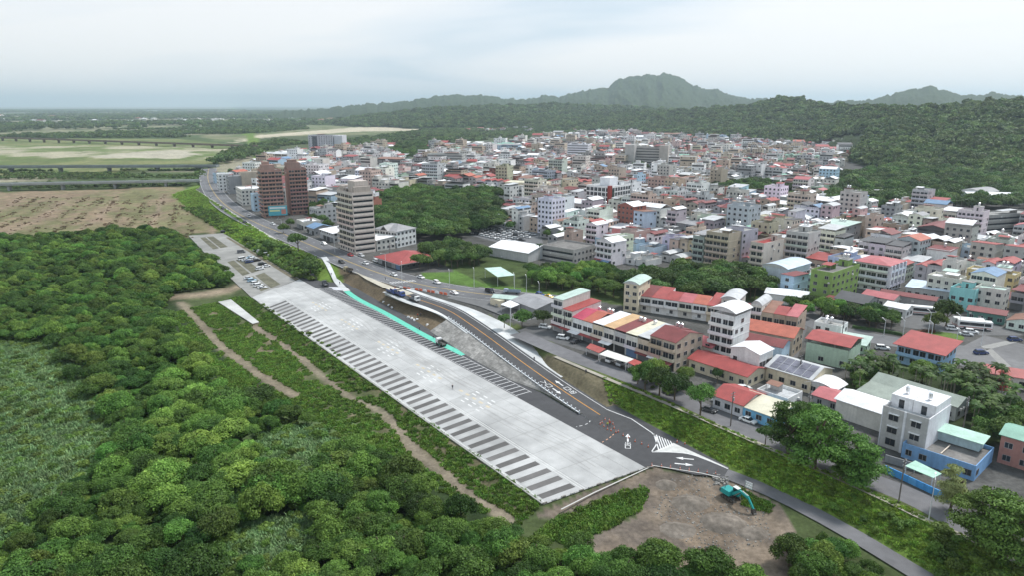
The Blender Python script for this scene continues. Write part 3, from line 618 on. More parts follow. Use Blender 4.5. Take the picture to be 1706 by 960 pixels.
def tank(mb, x, y, z, s=1.):
    mb.cyl(x, y, z + .5, z + .5 + 1.5 * s, .62 * s, .62 * s, 'steel', (.75, .76, .78), 10); mb.cyl(x, y, z + .5 + 1.5 * s, z + .75 + 1.5 * s, .62 * s, .2, 'steel', (.75, .76, .78), 10)
    for a in range(3): mb.cyl(x + .5 * s * cos(a * 2.1), y + .5 * s * sin(a * 2.1), z, z + .5, .05, .05, 'steel', (.5, .5, .5), 4, False)
def building(label, px, w, d, fl, wall, roof='flat', rc='concrete', rot=-51, fh=3.1, corner='fr', name='house', cat='house', lod=1, front='win', side='win', group=None, lm=None, raised=0, ov=.5, rise=None, rax=None,
             awn=None, tanks=0, head=False, par=True, bands=False, seed=None, win=(1.4, 1.3), gap=3., z=TZ, h=None, ww=(.5, .5, .5), ground_open=True, solid=False, density=1., bandc=None, wc=None):
    rot = R(rot); X, Y = place(px, w, d, rot, corner, z); rng = random.Random(seed if seed is not None else int(X * 31 + Y * 17))
    root = thing(name, label, cat, (X, Y, z), rot, group); h = h or fl * fh; c = wc or WALLC[wall]
    FOOT.append((X, Y, rot, w / 2 + 1.5, d / 2 + 1.5)); 
    if lm: LMK.append((X, Y, lm))
    mb = MB().box(-w / 2, w / 2, -d / 2, d / 2, -1., h, 'wall', c, False)
    if roof in ('gable',) and not raised: mb.gable_wall(-w / 2, w / 2, -d / 2, d / 2, h, rise or min(w, d) * .17, rax or ('x' if w >= d else 'y'), 'wall', c)
    if roof == 'shed' and not raised: 
        r_ = rise or min(w, d) * .12; mb.hexa([(-w / 2, -d / 2, h - .1), (w / 2, -d / 2, h - .1), (w / 2, d / 2, h - .1), (-w / 2, d / 2, h - .1), (-w / 2, -d / 2, h), (w / 2, -d / 2, h), (w / 2, d / 2, h + r_ * .9), (-w / 2, d / 2, h + r_ * .9)], 'wall', c, False)
    if bands and fl > 1:
        bc = bandc or tuple(min(.8, k * 1.18) for k in c)
        for k in range(1, int(fl)): mb.box(-w / 2 - .06, w / 2 + .06, -d / 2 - .06, d / 2 + .06, k * fh - .12, k * fh + .12, 'trim', bc)
    mb.build('wall', root)
    rm = MB(); roof_on(rm, w, d, h + raised, roof, rc, c, rng, ov if roof != 'flat' else 0, rise, rax); rm.build('roof', root)
    if raised:
        pm_ = MB(); nx, ny = max(2, int(w / 4) + 1), max(2, int(d / 4) + 1)
        for i in range(nx):
            for j in range(ny):
                if i in (0, nx - 1) or j in (0, ny - 1): pm_.box(-w / 2 + .1 + i * (w - .2) / (nx - 1) - .08, -w / 2 + .1 + i * (w - .2) / (nx - 1) + .08, -d / 2 + .1 + j * (d - .2) / (ny - 1) - .08, -d / 2 + .1 + j * (d - .2) / (ny - 1) + .08, h, h + raised, 'trim', (.3, .29, .28))
        pm_.box(-w / 2 + .15, w / 2 - .15, d / 2 - .35, d / 2 - .15, h, h + raised - .2, 'wall', tuple(k * .8 for k in c)); pm_.box(-w / 2, w / 2, -d / 2, -d / 2 + .15, h, h + .9, 'wall', c); pm_.box(w / 2 - .15, w / 2, -d / 2, d / 2, h, h + .9, 'wall', c)
        pm_.build('roof_posts', root)
    if roof == 'flat' and par:
        p = MB(); t = .18
        p.box(-w / 2, w / 2, -d / 2, -d / 2 + t, h, h + .9, 'wall', c); p.box(-w / 2, w / 2, d / 2 - t, d / 2, h, h + .9, 'wall', c)
        p.box(-w / 2, -w / 2 + t, -d / 2 + t, d / 2 - t, h, h + .9, 'wall', c); p.box(w / 2 - t, w / 2, -d / 2 + t, d / 2 - t, h, h + .9, 'wall', c); p.build('parapet', root)
    if head:
        hw, hd = min(w * .45, 4.5), min(d * .4, 4.5); hx = rng.uniform(-.2, .3) * (w - hw); hy = (d - hd) / 2 - .5; rcx = head if isinstance(head, str) else None
        s_ = MB().box(hx - hw / 2, hx + hw / 2, hy - hd / 2, hy + hd / 2, h, h + 2.7, 'wall', c, False); o = s_.build('stair_head', root)
        s2 = MB()
        if rcx: s2.shed(hx - hw / 2 - .4, hx + hw / 2 + .4, hy - hd / 2 - .4, hy + hd / 2 + .2, h + 2.72, h + 3.2, 'roofing', ROOFC[rcx])
        else: s2.box(hx - hw / 2 - .2, hx + hw / 2 + .2, hy - hd / 2 - .2, hy + hd / 2 + .2, h + 2.7, h + 2.88, 'roof_slab', ROOFC['concrete'])
        s2.box(hx - .45, hx + .45, hy - hd / 2 - .04, hy - hd / 2, h + .05, h + 2.05, 'glass', (.06, .06, .06)); s2.build('roof', o)
    for k in range(tanks):
        tb = MB(); zz = h + (2.88 if head else .03) if roof == 'flat' else h + raised + min(w, d) * .17
        if roof == 'flat' and not head: tx, ty = rng.uniform(-.3, .3) * w, rng.uniform(-.2, .35) * d
        elif roof == 'flat': tx, ty = hx + (k - .5 * (tanks - 1)) * 1.5, hy
        else: tx, ty = (k - .5 * (tanks - 1)) * 1.6, .3 * d; zz = h + raised + .2
        tank(tb, tx, ty, zz); tb.build('water_tank', root)
    if roof == 'flat' and lod and w > 5 and d > 7 and rng.random() < .7:
        a_, e_ = rng.uniform(2.2, w * .55), rng.uniform(2.5, d * .35); x_, y_ = rng.uniform(-w / 2 + .3, w / 2 - a_ - .3), rng.uniform(-d / 2 + .3, -.2 - e_ * .3)
        rcl = rng.choice(('red', 'rusty', 'white', 'light grey', 'dark red', 'grey')); b = MB().shed(x_, x_ + a_, y_, y_ + e_, h + 2.1, h + 2.5, 'roofing', ROOFC[rcl], .07); b.box(x_ + .1, x_ + a_ - .1, y_ + e_ - .25, y_ + e_ - .1, h, h + 2.3, 'wall', tuple(q * .8 for q in c))
        for xx in (x_ + .1, x_ + a_ - .2): b.box(xx, xx + .1, y_ + .1, y_ + .2, h, h + 2.05, 'trim', (.3, .3, .3))
        b.build('roof_shelter', root)
    if lod == 1:
        for k in range(rng.randint(1, 3)):
            f_ = rng.choice(('f', 'r')); (ox, oy), (dx, dy), ra, L = faces(w, d)[f_]; u = rng.uniform(.8, max(.9, L - .8)); zz = rng.randint(0, max(0, int(fl) - 1)) * fh + rng.choice((.35, 2.5))
            if zz < h - .8: b = MB().at(ox + dx * u, oy + dy * u, zz, ra).box(-.4, .4, -.45, 0, 0, .6, 'trim', (.6, .6, .58)); b.build('air_conditioner', root)
    if solid: return root
    joined = MB()
    ww_, wh = win; F = faces(w, d)
    for f in 'frlb':
        if not seen(X, Y, rot, f): continue
        (ox, oy), (dx, dy), ra, L = F[f]; st = front if f == 'f' else (side if f in 'rl' else 'win'); nx_, ny_ = dy, -dx
        if st == 'none': continue
        P = lambda u, o_=0.: (ox + dx * u + nx_ * o_, oy + dy * u + ny_ * o_)
        n = max(1, int(L / gap)); z_first = 0
        if st in ('shop', 'shopbalc'):
            z_first = 1; m = max(1, round(L / 4.6)); sw = L / m
            for i in range(m):
                b = MB().at(*P(sw * (i + .5)), 0, ra); sc_ = rng.choice([(.30, .31, .32), (.16, .17, .18), (.14, .22, .36), (.36, .36, .37), (.05, .05, .05), (.04, .04, .045)])
                b.box(-sw / 2 + .3, sw / 2 - .3, -.05, 0, .05, min(2.7, h - .4), 'trim', sc_); b.build('shopfront', root)
                if awn and rng.random() < .8:
                    b = MB().at(*P(sw * (i + .5)), 0, ra); ac = ROOFC[rng.choice(awn)]; b.shed(-sw / 2 + .05, sw / 2 - .05, -rng.uniform(1.6, 3.2), 0, 2.55, 3.1, 'roofing', ac, .08); b.build('awning', root)
        if st == 'bands':
            for k in range(int(fl)):
                b = MB().at(*P(L / 2), 0, ra); b.box(-L / 2 + .5, L / 2 - .5, -.03, 0, k * fh + 1.3, k * fh + 2.4, 'glass', GLASS); b.build('window_band', root)
                b = MB().at(*P(L / 2), 0, ra); b.box(-L / 2 + .2, L / 2 - .2, -.35, 0, k * fh + .05, k * fh + 1.3, 'trim', tuple(min(.8, q * 1.15) for q in c)); b.build('spandrel', root)
            continue
        if st == 'curtain':
            for k in range(int(fl)):
                m = max(2, int(L / 3.4)); sw = L / m
                for i in range(m):
                    o = link('window', win_mesh(sw - .8, fh - .9, (.72, .72, .72), 'frame'), root, (*P(sw * (i + .5)), k * fh + .5), ra); link('pane', win_mesh(sw - .8, fh - .9, (.72, .72, .72), 'pane'), o)
            continue
        for k in range(z_first, int(fl + .01)):
            zb = k * fh + 1.
            if st in ('balc', 'shopbalc') and k >= 1:
                m = max(1, round(L / 4.8)); sw = L / m
                b = MB().at(*P(L / 2), 0, ra); pc = tuple(min(.8, q * rng.uniform(.95, 1.15)) for q in c)
                b.box(-L / 2 + .05, L / 2 - .05, -1.15, 0, k * fh - .1, k * fh + .05, 'trim', pc); b.box(-L / 2 + .05, L / 2 - .05, -1.15, -1.03, k * fh + .05, k * fh + .95, 'trim', pc)
                for s_ in (-1, 1): b.box(s_ * (L / 2 - .11) - .06, s_ * (L / 2 - .11) + .06, -1.03, 0, k * fh + .05, k * fh + .95, 'trim', pc)
                b.build('balcony', root)
                for i in range(m):
                    for q in (-.25, .25): joined_or(root, joined, lod, P(sw * (i + .5 + q * .9)), ra, sw * .36, 2.1, k * fh + .12, rng)
                continue
            if st == 'blank' and rng.random() > .3: continue
            sw = L / n
            for i in range(n):
                if st in ('few', 'blank') and rng.random() < .6: continue
                if rng.random() > density: continue
                a = min(ww_ * rng.choice((1, 1, .8)), sw - .5)
                if a > .4: joined_or(root, joined, lod, P(sw * (i + .5)), ra, a, wh, zb, rng)
    if joined.v: tag(joined.build('windows', root), kind='stuff')
    return root
def joined_or(root, joined, lod, P, ra, w, h, z, rng):
    fc = rng.choice(((.42, .42, .42), (.3, .3, .3), (.5, .5, .5), (.16, .15, .14)))
    w = max(.6, round(w / .3) * .3); h = round(h, 1)
    if lod == 0: o = link('window', win_mesh(w, h, fc, 'frame'), root, (*P, z), ra); link('pane', win_mesh(w, h, fc, 'pane'), o)
    elif lod == 1: link('window', win_mesh(w, h, fc, 'both'), root, (*P, z), ra)
    else:
        joined.at(*P, z, ra); joined.box(-w / 2, w / 2, -.03, 0, 0, h, 'glass', GLASS, False); joined.box(-w / 2 - .1, w / 2 + .1, -.12, 0, -.12, 0, 'trim', fc)
def addpart(root, name, fn): b = MB(); fn(b); return b.build(name, root)

# ---- the two rows of terraced houses beside the ramp
row_l = [('off-white', 'shed', 'pale green', 0, 4, 'green-white lean-to roof'), ('off-white', 'shed', 'red', 0, 3, 'red lean-to roof'), ('white', 'gable', 'magenta red', 1.2, 2, 'bright magenta-red gable roof'), ('white', 'gable', 'orange red', 1.2, 2, 'orange-red gable roof'),
         ('cream', 'shed', 'white', 1.6, 2, 'white sheet roof'), ('off-white', 'shed', 'tan', 1.6, 2, 'tan sheet roof'), ('light grey', 'shed', 'dark red', 1.6, 2, 'maroon sheet roof'), ('off-white', 'shed', 'cream', 1.6, 2, 'cream sheet roof'),
         ('beige', 'shed', 'light grey', 1.8, 2, 'light grey sheet roof'), ('tan', 'gable', 'dark red', 0, 3, 'maroon tiled gable roof and water tanks'), ('beige', 'gable', 'dark red', 0, 3, 'maroon roof and windowed gable end')]
A0, B0 = G(921, 551, TZ), G(1123, 620, TZ); nrow = len(row_l); ra_ = math.degrees(atan2(B0[1] - A0[1], B0[0] - A0[0])); rw = math.dist(A0, B0) / nrow
rr = random.Random(21)
def unit(p, rot, w, d, fl, wc_, rf, rc, label, seed, **k):     # place a terraced unit by its front-right corner in metres
    r = R(rot); X = p[0] - (w / 2) * cos(r) + (-d / 2) * sin(r); Y = p[1] - (w / 2) * sin(r) - (-d / 2) * cos(r)
    return building(label, (X, Y), w, d, fl, wc_, rf, rc, rot=rot, corner='w', seed=seed, **k)
for i, (wc_, rf, rc, rs_, fl, desc) in enumerate(row_l):
    p = lerp(A0, B0, (i + 1) / nrow)
    unit(p, ra_, rw - .06, 14 + (.7 if i % 2 else 0), fl, wc_, rf, rc, f'{wc_} row house with {desc}, facing the levee street', i, name='row_house', lod=0, front='shopbalc', side='none' if i < nrow - 1 else 'win', group='row houses facing the levee',
         raised=rs_, awn=['red', 'red', 'white', 'dark red'], tanks=2 if i in (3, 6, 9) else (1 if i in (2, 7) else 0), rax='x' if rf == 'gable' else None, ov=.1, rise=2.0 if rf == 'gable' else 1.3)
LMK.append((*lerp(A0, B0, .5), 'row houses')); 
row_2 = [('off-white', 'shed', 'dark red', 'maroon'), ('white', 'shed', 'red', 'red'), ('white', 'gable', 'red', 'red ridged'), ('off-white', 'gable', 'pinkish red', 'faded red'), ('white', 'gable', 'orange red', 'orange-red'), ('cream', 'shed', 'red', 'plain red'), ('beige', 'gable', 'dark red', 'deep red ridged'), ('off-white', 'shed', 'pinkish red', 'pinkish')]
A1, B1 = G(1062, 519, TZ), G(1200, 540, TZ); r2 = math.degrees(atan2(B1[1] - A1[1], B1[0] - A1[0]))
for i, (wc_, rf, rc, desc) in enumerate(row_2[:6]):
    p = lerp(A1, B1, (i + 1) / 6); w2 = math.dist(A1, B1) / 6
    unit(p, r2, w2 - .06, 13, 2, wc_, rf, rc, f'{wc_} terrace house with {desc} roof in the row behind', 40 + i, name='terrace_house', lod=1, front='balc', side='none', group='terrace houses of the back row', rax='x', ov=.1, rise=2, awn=['dark red'], fh=3.2)
building('slim cream four-storey house with green-white vaulted roof at the terrace end', (1062, 523), 6, 13, 4, 'cream', 'vault', 'pale green', rot=r2, name='tower_house', lod=1, front='win', side='few', rise=1.2, lm='slim cream house', fh=3)
building('grey-roofed house standing above the red terrace behind the six-storey house', (1226, 541), 6, 13, 3, 'off-white', 'vault', 'light grey', rot=r2, name='tower_house', front='few', side='few', rise=1.2)
A1, B1 = G(1228, 545, TZ), G(1326, 562, TZ)
for i, (wc_, rf, rc, desc, fl) in enumerate([('off-white', 'gable', 'red', 'plain red ridged', 2), ('off-white', 'vault', 'light grey', 'grey barrel', 3), ('beige', 'shed', 'rusty', 'rust-streaked', 2.4), ('tan', 'gable', 'red', 'red double-pitched', 2), ('tan', 'shed', 'pinkish red', 'faded red overhanging', 2.6)]):
    p = lerp(A1, B1, (i + 1) / 5); w2 = math.dist(A1, B1) / 5
    unit(p, -36, w2 - .06, 12, int(fl), wc_, rf, rc, f'{wc_} terrace house with {desc} roof beside the side street', 50 + i, name='terrace_house', lod=1, front='balc', side='few', group='terrace houses by the side street', rax='x', ov=.1, rise=1.6, raised=0 if i < 2 else 1.)
for i, (px, rc) in enumerate([((1140, 590), 'red'), ((1184, 603), 'pinkish red')]):
    building(f'low {"plain red" if i == 0 else "pinkish-red"} roofed annex tucked behind the row houses', px, 13, 8, 2, 'off-white', 'gable', rc, rot=-51, name='annex', lod=1, front='few', side='few', rax='x', h=4.6, rise=1.8)
t6 = building('narrow white six-storey house with white vaulted roof canopy', (1218, 609), 8.5, 10, 5, 'white', 'vault', 'white', rot=-46, fh=3., name='tall_house', lod=0, front='balc', side='few', raised=2., rise=1.4, lm='six-storey house', bands=True)
w3 = building('white three-storey house with white gabled roof and side balcony', (1262, 634), 9.5, 8, 2.6, 'white', 'gable', 'white', rot=-48, name='house', lod=0, front='few', side='balc', rax='y', h=8, lm='white gabled house', ov=.3)
building('dark red roofed house behind the white gabled house', (1300, 612), 15, 8, 2, 'pale blue', 'gable', 'dark red', rot=-38, rax='x', h=6.4, front='few', side='few')
building('orange roofed house at the side street corner', (1318, 597), 17, 11, 2, 'beige', 'gable', 'orange red', rot=-38, rax='x', h=6.8, front='few', side='win', rise=2.2)
building('low red roofed house with cream walls below the six-storey house', (1243, 648), 20, 10, 1, 'cream', 'gable', 'red', rot=-49, rax='x', h=3.7, lod=0, rise=1.6, lm='low red roofed house', win=(1.5, 1.2))
sol = building('cream house with solar panels on its gabled grey roof', (1349, 657), 14, 13, 1, 'cream', 'gable', 'light grey', rot=-49, rax='x', h=4.3, lod=0, rise=2.2, lm='solar panel house', ov=.4)
for i in range(5):
    for j in range(2):
        def f(b, i=i, j=j):
            x = -6 + i * 2.5; y0, y1 = -6.4 + j * 3.1, -6.4 + j * 3.1 + 2.9; zf = lambda y: 4.3 + 2.2 * (y + 6.9) / 6.9 + .12
            b.hexa([(x, y0, zf(y0) - .05), (x + 2.3, y0, zf(y0) - .05), (x + 2.3, y1, zf(y1) - .05), (x, y1, zf(y1) - .05), (x, y0, zf(y0)), (x + 2.3, y0, zf(y0)), (x + 2.3, y1, zf(y1)), (x, y1, zf(y1))], 'glass', (.16, .16, .20))
        addpart(sol, 'solar_panel', f)
building('red roofed house with lilac walls beside the levee street', (1236, 697), 9, 11, 1, 'lilac white', 'gable', 'red', rot=-49, rax='x', h=3.6, lod=0, rise=1.7)
building('sky-blue walled house with striped cream roof', (1290, 716), 12, 8, 1, 'pale blue', 'shed', 'cream', rot=-49, h=3.3, lod=0, rise=1.2, lm='sky-blue house', wc=(.22, .52, .78))
building('white flat annex behind the sky-blue house', (1310, 690), 9, 8, 1, 'white', 'flat', 'light grey', rot=-49, h=3.4)
building('green-walled house with open red roof terrace', (1411, 617), 13, 12, 1.6, 'pale green', 'gable', 'red', rot=-42, rax='x', h=5.2, raised=2.2, rise=1.3, lm='red roof terrace house', lod=0, front='few')
building('small white block with rooftop water tanks and masts', (1398, 577), 9, 7, 2, 'white', 'flat', 'concrete', rot=-42, tanks=3, h=6, lod=0, front='few', side='few')
building('pale green single-storey annex beside the boulevard', (1440, 592), 12, 8, 1, 'pale green', 'shed', 'pale green', rot=-38, h=3.2)
bh = building('blue painted house with broad red roof', (1566, 623), 13, 12, 2, 'pale blue', 'shed', 'red', rot=-49, h=6.2, ov=1.2, rise=1.6, lm='blue house', lod=0, wc=(.34, .52, .70), front='balc')
building('small red roofed shop at the plaza edge', (1712, 652), 12, 8, 1, 'off-white', 'gable', 'red', rot=-30, h=3.6, rax='x', rise=1.4)
building('long grey-green metal roofed workshop behind the white apartment house', (1590, 703), 22, 8, 1, 'light grey', 'gable', 'grey green', rot=-53, h=4.2, rax='x', rise=1.6, lm='metal workshop', wc=(.4, .42, .4))
building('low open shed with grey-green roof next to the workshop', (1490, 690), 10, 9, 1, 'grey', 'shed', 'grey green', rot=-52, h=3.4)
w4 = building('white four-storey apartment house with rooftop terraces', (1537, 768), 10, 13, 3, 'light grey', 'flat', 'light grey', rot=-50, fh=3.15, name='apartment_house', cat='apartment house', lod=0, front='win', side='none', lm='white apartment house', win=(2.1, 1.6), gap=4.6, wc=(.5, .49, .48))
addpart(w4, 'side_wall', lambda b: (b.box(5.0, 5.15, -6.6, 6.5, 0, 10.4, 'wall', (.8, .8, .83)), b.box(-5.15, -5.0, -6.6, 6.5, 0, 10.4, 'wall', (.8, .8, .83)), b.box(-.25, .25, -6.75, -6.5, 0, 10.4, 'wall', (.8, .8, .83))))
for sx in (-1, 1):
    o = addpart(w4, 'penthouse', lambda b: b.box(sx * 2.5 - 2.45, sx * 2.5 + 2.45, -2.8, 6.3, 9.45, 12.4, 'wall', (.8, .8, .82)))
    addpart(o, 'door', lambda b: b.box(sx * 2.5 - .6, sx * 2.5 + .6, -2.86, -2.8, 9.5, 11.6, 'glass', GLASS)); o2 = addpart(w4, 'water_tank', lambda b: tank(b, sx * 2.5, 0, 12.4, .8))
    for k in range(1, 3): addpart(w4, 'window_hood', lambda b: b.box(sx * 2.4 - 1.2, sx * 2.4 + 1.2, -7.1, -6.5, k * 3.15 + 2.65, k * 3.15 + 2.78, 'trim', (.78, .78, .78)))
building('cream walled barn house with white gabled roof behind the big trees', (1487, 728), 15, 9, 1.5, 'off-white', 'gable', 'white', rot=-52, h=5, rax='x', rise=1.6, lod=0, front='few')
building('dark red metal roofed shed between solar house and white barn', (1420, 698), 11, 8, 1, 'grey', 'gable', 'pinkish red', rot=-50, h=3.2, rax='x', rise=1.2)
building('low white roofed shed beside the solar panel house', (1388, 668), 8, 7, 1, 'off-white', 'vault', 'white', rot=-49, h=3)
bl = building('blue walled yard building with flat dark roof terrace', (1622, 803), 15, 13, 1, 'blue', 'flat', 'weathered', rot=-48, h=2.8, lm='blue yard building', lod=0, front='few', side='few', wc=(.22, .40, .66))
o = addpart(bl, 'roof_room', lambda b: b.box(-6.5, 5.5, 2.6, 6.2, 3.1, 5.6, 'wall', (.45, .58, .62)))
addpart(o, 'roof', lambda b: b.shed(-7.2, 6.4, 1.6, 6.6, 5.65, 6.1, 'roofing', (.42, .62, .52))); addpart(bl, 'roof_pipes', lambda b: (b.box(-6.5, 6, -5.9, -5.7, 3.2, 3.4, 'trim', (.7, .6, .5)), b.box(0, .2, -5, 1, 3.2, 3.4, 'trim', (.7, .6, .5))))
building('pink brick building with green roof at the picture edge', (1748, 798), 10, 8, 2, 'brick red', 'gable', 'green', rot=-48, h=6, rax='x', rise=1.2, lod=0, wc=(.42, .22, .19), raised=1)
yw = thing('yard_wall', 'bright blue yard wall along the levee street', 'wall', (*G(1474, 787, TZ), TZ))
Yp = [(*G(x, y, TZ), 0) for x, y in [(1474, 787), (1582, 838)]]; d_ = (Yp[1][0] - Yp[0][0], Yp[1][1] - Yp[0][1]); nseg = 8
for i in range(nseg):
    def f(b):
        a = (d_[0] * i / nseg, d_[1] * i / nseg, .8); e = (d_[0] * (i + .96) / nseg, d_[1] * (i + .96) / nseg, .8); b.bar(a, e, .2, 1.6, 'wall', (.10, .38, .80) if i % 3 else (.14, .44, .84))
    addpart(yw, 'wall_panel', f)
gw = thing('yard_wall', 'grey concrete wall between the white apartment house and blue yard', 'wall', (*G(1474, 770, TZ), TZ))
q = [(*G(x, y, TZ), 0) for x, y in [(1474, 770), (1540, 790)]]; addpart(gw, 'wall_panel', lambda b: b.bar((0, 0, .9), (q[1][0] - q[0][0], q[1][1] - q[0][1], .9), .2, 1.8, 'wall', (.36, .36, .37)))
def canopy(label, pts, h, c, z=TZ, t=.12):
    P = GP(pts, z + h); o = thing('canopy', label, 'canopy', (*P[0], z)); L_ = [(p[0] - P[0][0], p[1] - P[0][1]) for p in P]
    if sum(L_[i][0] * L_[(i + 1) % 4][1] - L_[(i + 1) % 4][0] * L_[i][1] for i in range(4)) < 0: L_ = L_[::-1]
    addpart(o, 'canopy_roof', lambda b: b.hexa([(x, y, h - t) for x, y in L_] + [(x, y, h) for x, y in L_], 'roofing', c))
    m = (sum(x for x, y in L_) / 4, sum(y for x, y in L_) / 4)
    for x, y in L_: addpart(o, 'post', lambda b: b.cyl(x * .94 + m[0] * .06, y * .94 + m[1] * .06, 0, h - t, .09, .09, 'trim', (.7, .7, .7), 6))
    return o
canopy('mint green canopy roof over the blue yard', [(1508, 777), (1525, 768), (1569, 790), (1555, 797)], 3, (.42, .66, .54))
canopy('pale green membrane canopy on white posts in the park', [(807, 446), (834, 444), (858, 458), (829, 461)], 4.6, (.50, .66, .60))
canopy('long white canopy over cars in front of the row houses', [(998, 591), (1012, 584), (1056, 599), (1044, 605)], 2.7, (.72, .71, .66))
canopy('red canopy at the right end of the row house parking', [(1046, 605), (1057, 599), (1086, 611), (1074, 617)], 2.6, (.38, .07, .06))
canopy('red canopy left of the long white one', [(976, 580), (984, 573), (1009, 582), (998, 589)], 2.6, (.36, .08, .07))
canopy('square white tent beside the roadside sheds', [(834, 508), (850, 501), (866, 508), (851, 514)], 3, (.8, .8, .82))
building('long pale roadside shed with white-green roof', (828, 503), 5, 17, 1, 'off-white', 'gable', 'pale green', rot=-110, corner='fl', h=3, rise=.8, rax='y', front='few')
building('wide dark grey roofed shed beside the row houses', (893, 529), 16, 14, 1, 'grey', 'gable', 'grey', rot=-55, h=3.2, rise=1.6, rax='x', front='none', side='none')
building('small cream cargo shed by the white tent', (832, 513), 6, 3, 1, 'cream', 'flat', 'cream', rot=-50, h=2.6, par=False, front='none', side='none')

building('dark tiled old house beside the boulevard trees', (1440, 531), 12, 12, 2, 'grey', 'gable', 'dark grey', rot=-49, h=5.5, rax='x', rise=2.2, front='few', side='win')
building('white gabled shed in front of the pale blue hall', (1342, 513), 16, 9, 1, 'white', 'gable', 'white', rot=-30, h=4, rax='x', rise=1.6, front='few', side='few')
building('low house with faded red roof behind the boulevard trees', (1486, 516), 12, 9, 1, 'off-white', 'gable', 'pinkish red', rot=-49, h=3.8, rax='x', rise=1.4)
building('small white house at the coach park edge', (1508, 532), 8, 7, 1, 'white', 'gable', 'white', rot=-49, h=3.6, rax='x', rise=1.2)
building('long dark red roofed coach shed', (1556, 520), 20, 6, 1, 'grey', 'gable', 'dark red', rot=-40, h=4.4, rax='x', rise=1, front='none', side='none')
building('pale blue sheet roofed market shed behind the coach shed', (1588, 506), 18, 12, 1, 'light grey', 'shed', 'pale blue', rot=-40, h=4.5, rise=1)
building('red roofed shed with green front beside the coach park', (1672, 543), 12, 8, 1, 'green', 'gable', 'dark red', rot=-40, h=3.8, rax='x', rise=1, wc=(.12, .25, .22))
building('dark maroon low house between the green block and old house', (1402, 524), 9, 8, 1, 'brick red', 'shed', 'dark red', rot=-49, h=3.4)
# ---- landmark blocks of the nearer town
k_ = dict(name='apartment_block', cat='apartment block')
building('leaf-green four-storey apartment block with rooftop tanks', (1381, 508), 9, 25, 4, 'leaf green', 'flat', 'weathered', rot=-49, fh=3.2, head=True, tanks=2, lm='leaf-green block', gap=4, lod=1, **k_)
building('pale blue walled hall with black window bays', (1309, 482), 12, 21, 2.9, 'white', 'vault', 'pale blue', rot=-49, fh=3.2, rise=1.6, lm='pale blue hall', name='hall', cat='hall', front='none', side='curtain', wc=(.62, .68, .75))
o8 = building('white block with projecting piers and a pinkish red roof', (1475, 490), 14, 16, 4, 'lilac white', 'hip', 'pinkish red', rot=-49, fh=3.2, rise=1.6, lm='pier-fronted block', front='balc', side='balc', ov=.9, **k_)
for y in (-7.6, -4, 0, 4, 7.6): addpart(o8, 'pier', lambda b: b.box(7., 8.3, y - .5, y + .5, 3, 12.7, 'wall', (.7, .7, .76)))
building('turquoise three-storey block near the coach park', (1620, 522), 9, 9, 2.7, 'turquoise', 'flat', 'weathered', rot=-49, head=True, lm='turquoise block', **k_)
building('cream white block left of the turquoise one', (1592, 505), 12, 9, 3, 'cream', 'flat', 'white', rot=-49, head='pale green', wc=(.68, .66, .58), **k_)
building('off-white three-storey house right of the turquoise block', (1666, 527), 10, 8, 3, 'off-white', 'flat', 'pale green', rot=-49, tanks=1)
building('yellow three-storey block with white rooftop room', (1684, 497), 18, 9, 3, 'yellow', 'flat', 'light grey', rot=-49, head='pale green', tanks=2, lm='yellow block', **k_)
building('white four-storey house with red roof edge above the town', (1576, 458), 10, 11, 3.6, 'white', 'shed', 'dark red', rot=-49, front='few', side='win', raised=.5, rise=.6, tanks=1)
building('tall beige five-storey block with sparse small windows', (1268, 461), 7, 19, 5, 'beige', 'flat', 'red', rot=-49, fh=3.1, head=True, lm='tall beige block', front='balc', side='few', wc=(.58, .52, .46), **k_)
building('grey-green roofed large brick-ended hall', (1392, 410), 17, 31, 3, 'grey', 'shed', 'pale green', rot=-49, fh=3.4, tanks=3, name='hall', cat='hall', lm='green roofed hall', front='none', side='few', rise=1)
building('dark netted building under red roofs', (1575, 421), 16, 28, 4, 'dark grey', 'gable', 'dark red', rot=-49, fh=3.2, rise=2, front='bands', side='none', lm='dark netted building', **k_)
building('plain cream five-storey block with blank wall', (1306, 396), 19, 9, 3.6, 'cream', 'flat', 'cream', rot=-49, front='none', side='win', wc=(.7, .66, .54), lm='plain cream block', **k_)
building('long white and blue two-storey house with maroon roof', (1090, 410), 26, 12, 2, 'lilac white', 'gable', 'dark red', rot=-22, rise=2, lm='long blue-white house', gap=3.5)
building('white house with pale gabled roof and ochre upper floor', (1214, 422), 14, 16, 3, 'white', 'gable', 'white', rot=-42, rise=2, side='few', front='few')
w5 = building('white six-storey office block with red central column', (1014, 360), 21, 28, 6, 'white', 'flat', 'light grey', rot=-42, fh=3.5, name='office_block', cat='office block', front='curtain', side='curtain', head=True, lm='white office block')
addpart(w5, 'red_column', lambda b: b.box(9.2, 11.2, -14.8, -11.5, 0, 22.5, 'trim', (.26, .04, .03))); addpart(w5, 'sign_panel', lambda b: b.box(10.6, 11.35, -11.4, -9, 5, 20, 'glass', (.03, .06, .05)))
addpart(w5, 'roof_block', lambda b: b.box(-6, 3, -3, 8, 21, 27, 'wall', (.78, .78, .8)))
building('blank cream facade block with flat roof', (909, 338), 36, 16, 5, 'cream', 'flat', 'cream', rot=-18, fh=3.3, front='none', side='few', lm='blank cream facade', wc=(.66, .58, .44), par=False, **k_)
building('low stained concrete two-storey building by the park', (955, 440), 21, 20, 2, 'concrete grey', 'flat', 'weathered', rot=-42, fh=3.4, front='bands', side='win', lm='stained concrete building', ov=.6)
building('broad white roofed warehouse beside the park trees', (880, 437), 27, 22, 1, 'light grey', 'gable', 'white', rot=-40, h=5, rise=2.4, rax='x', name='warehouse', cat='warehouse', front='none', side='none', lm='white roofed warehouse')
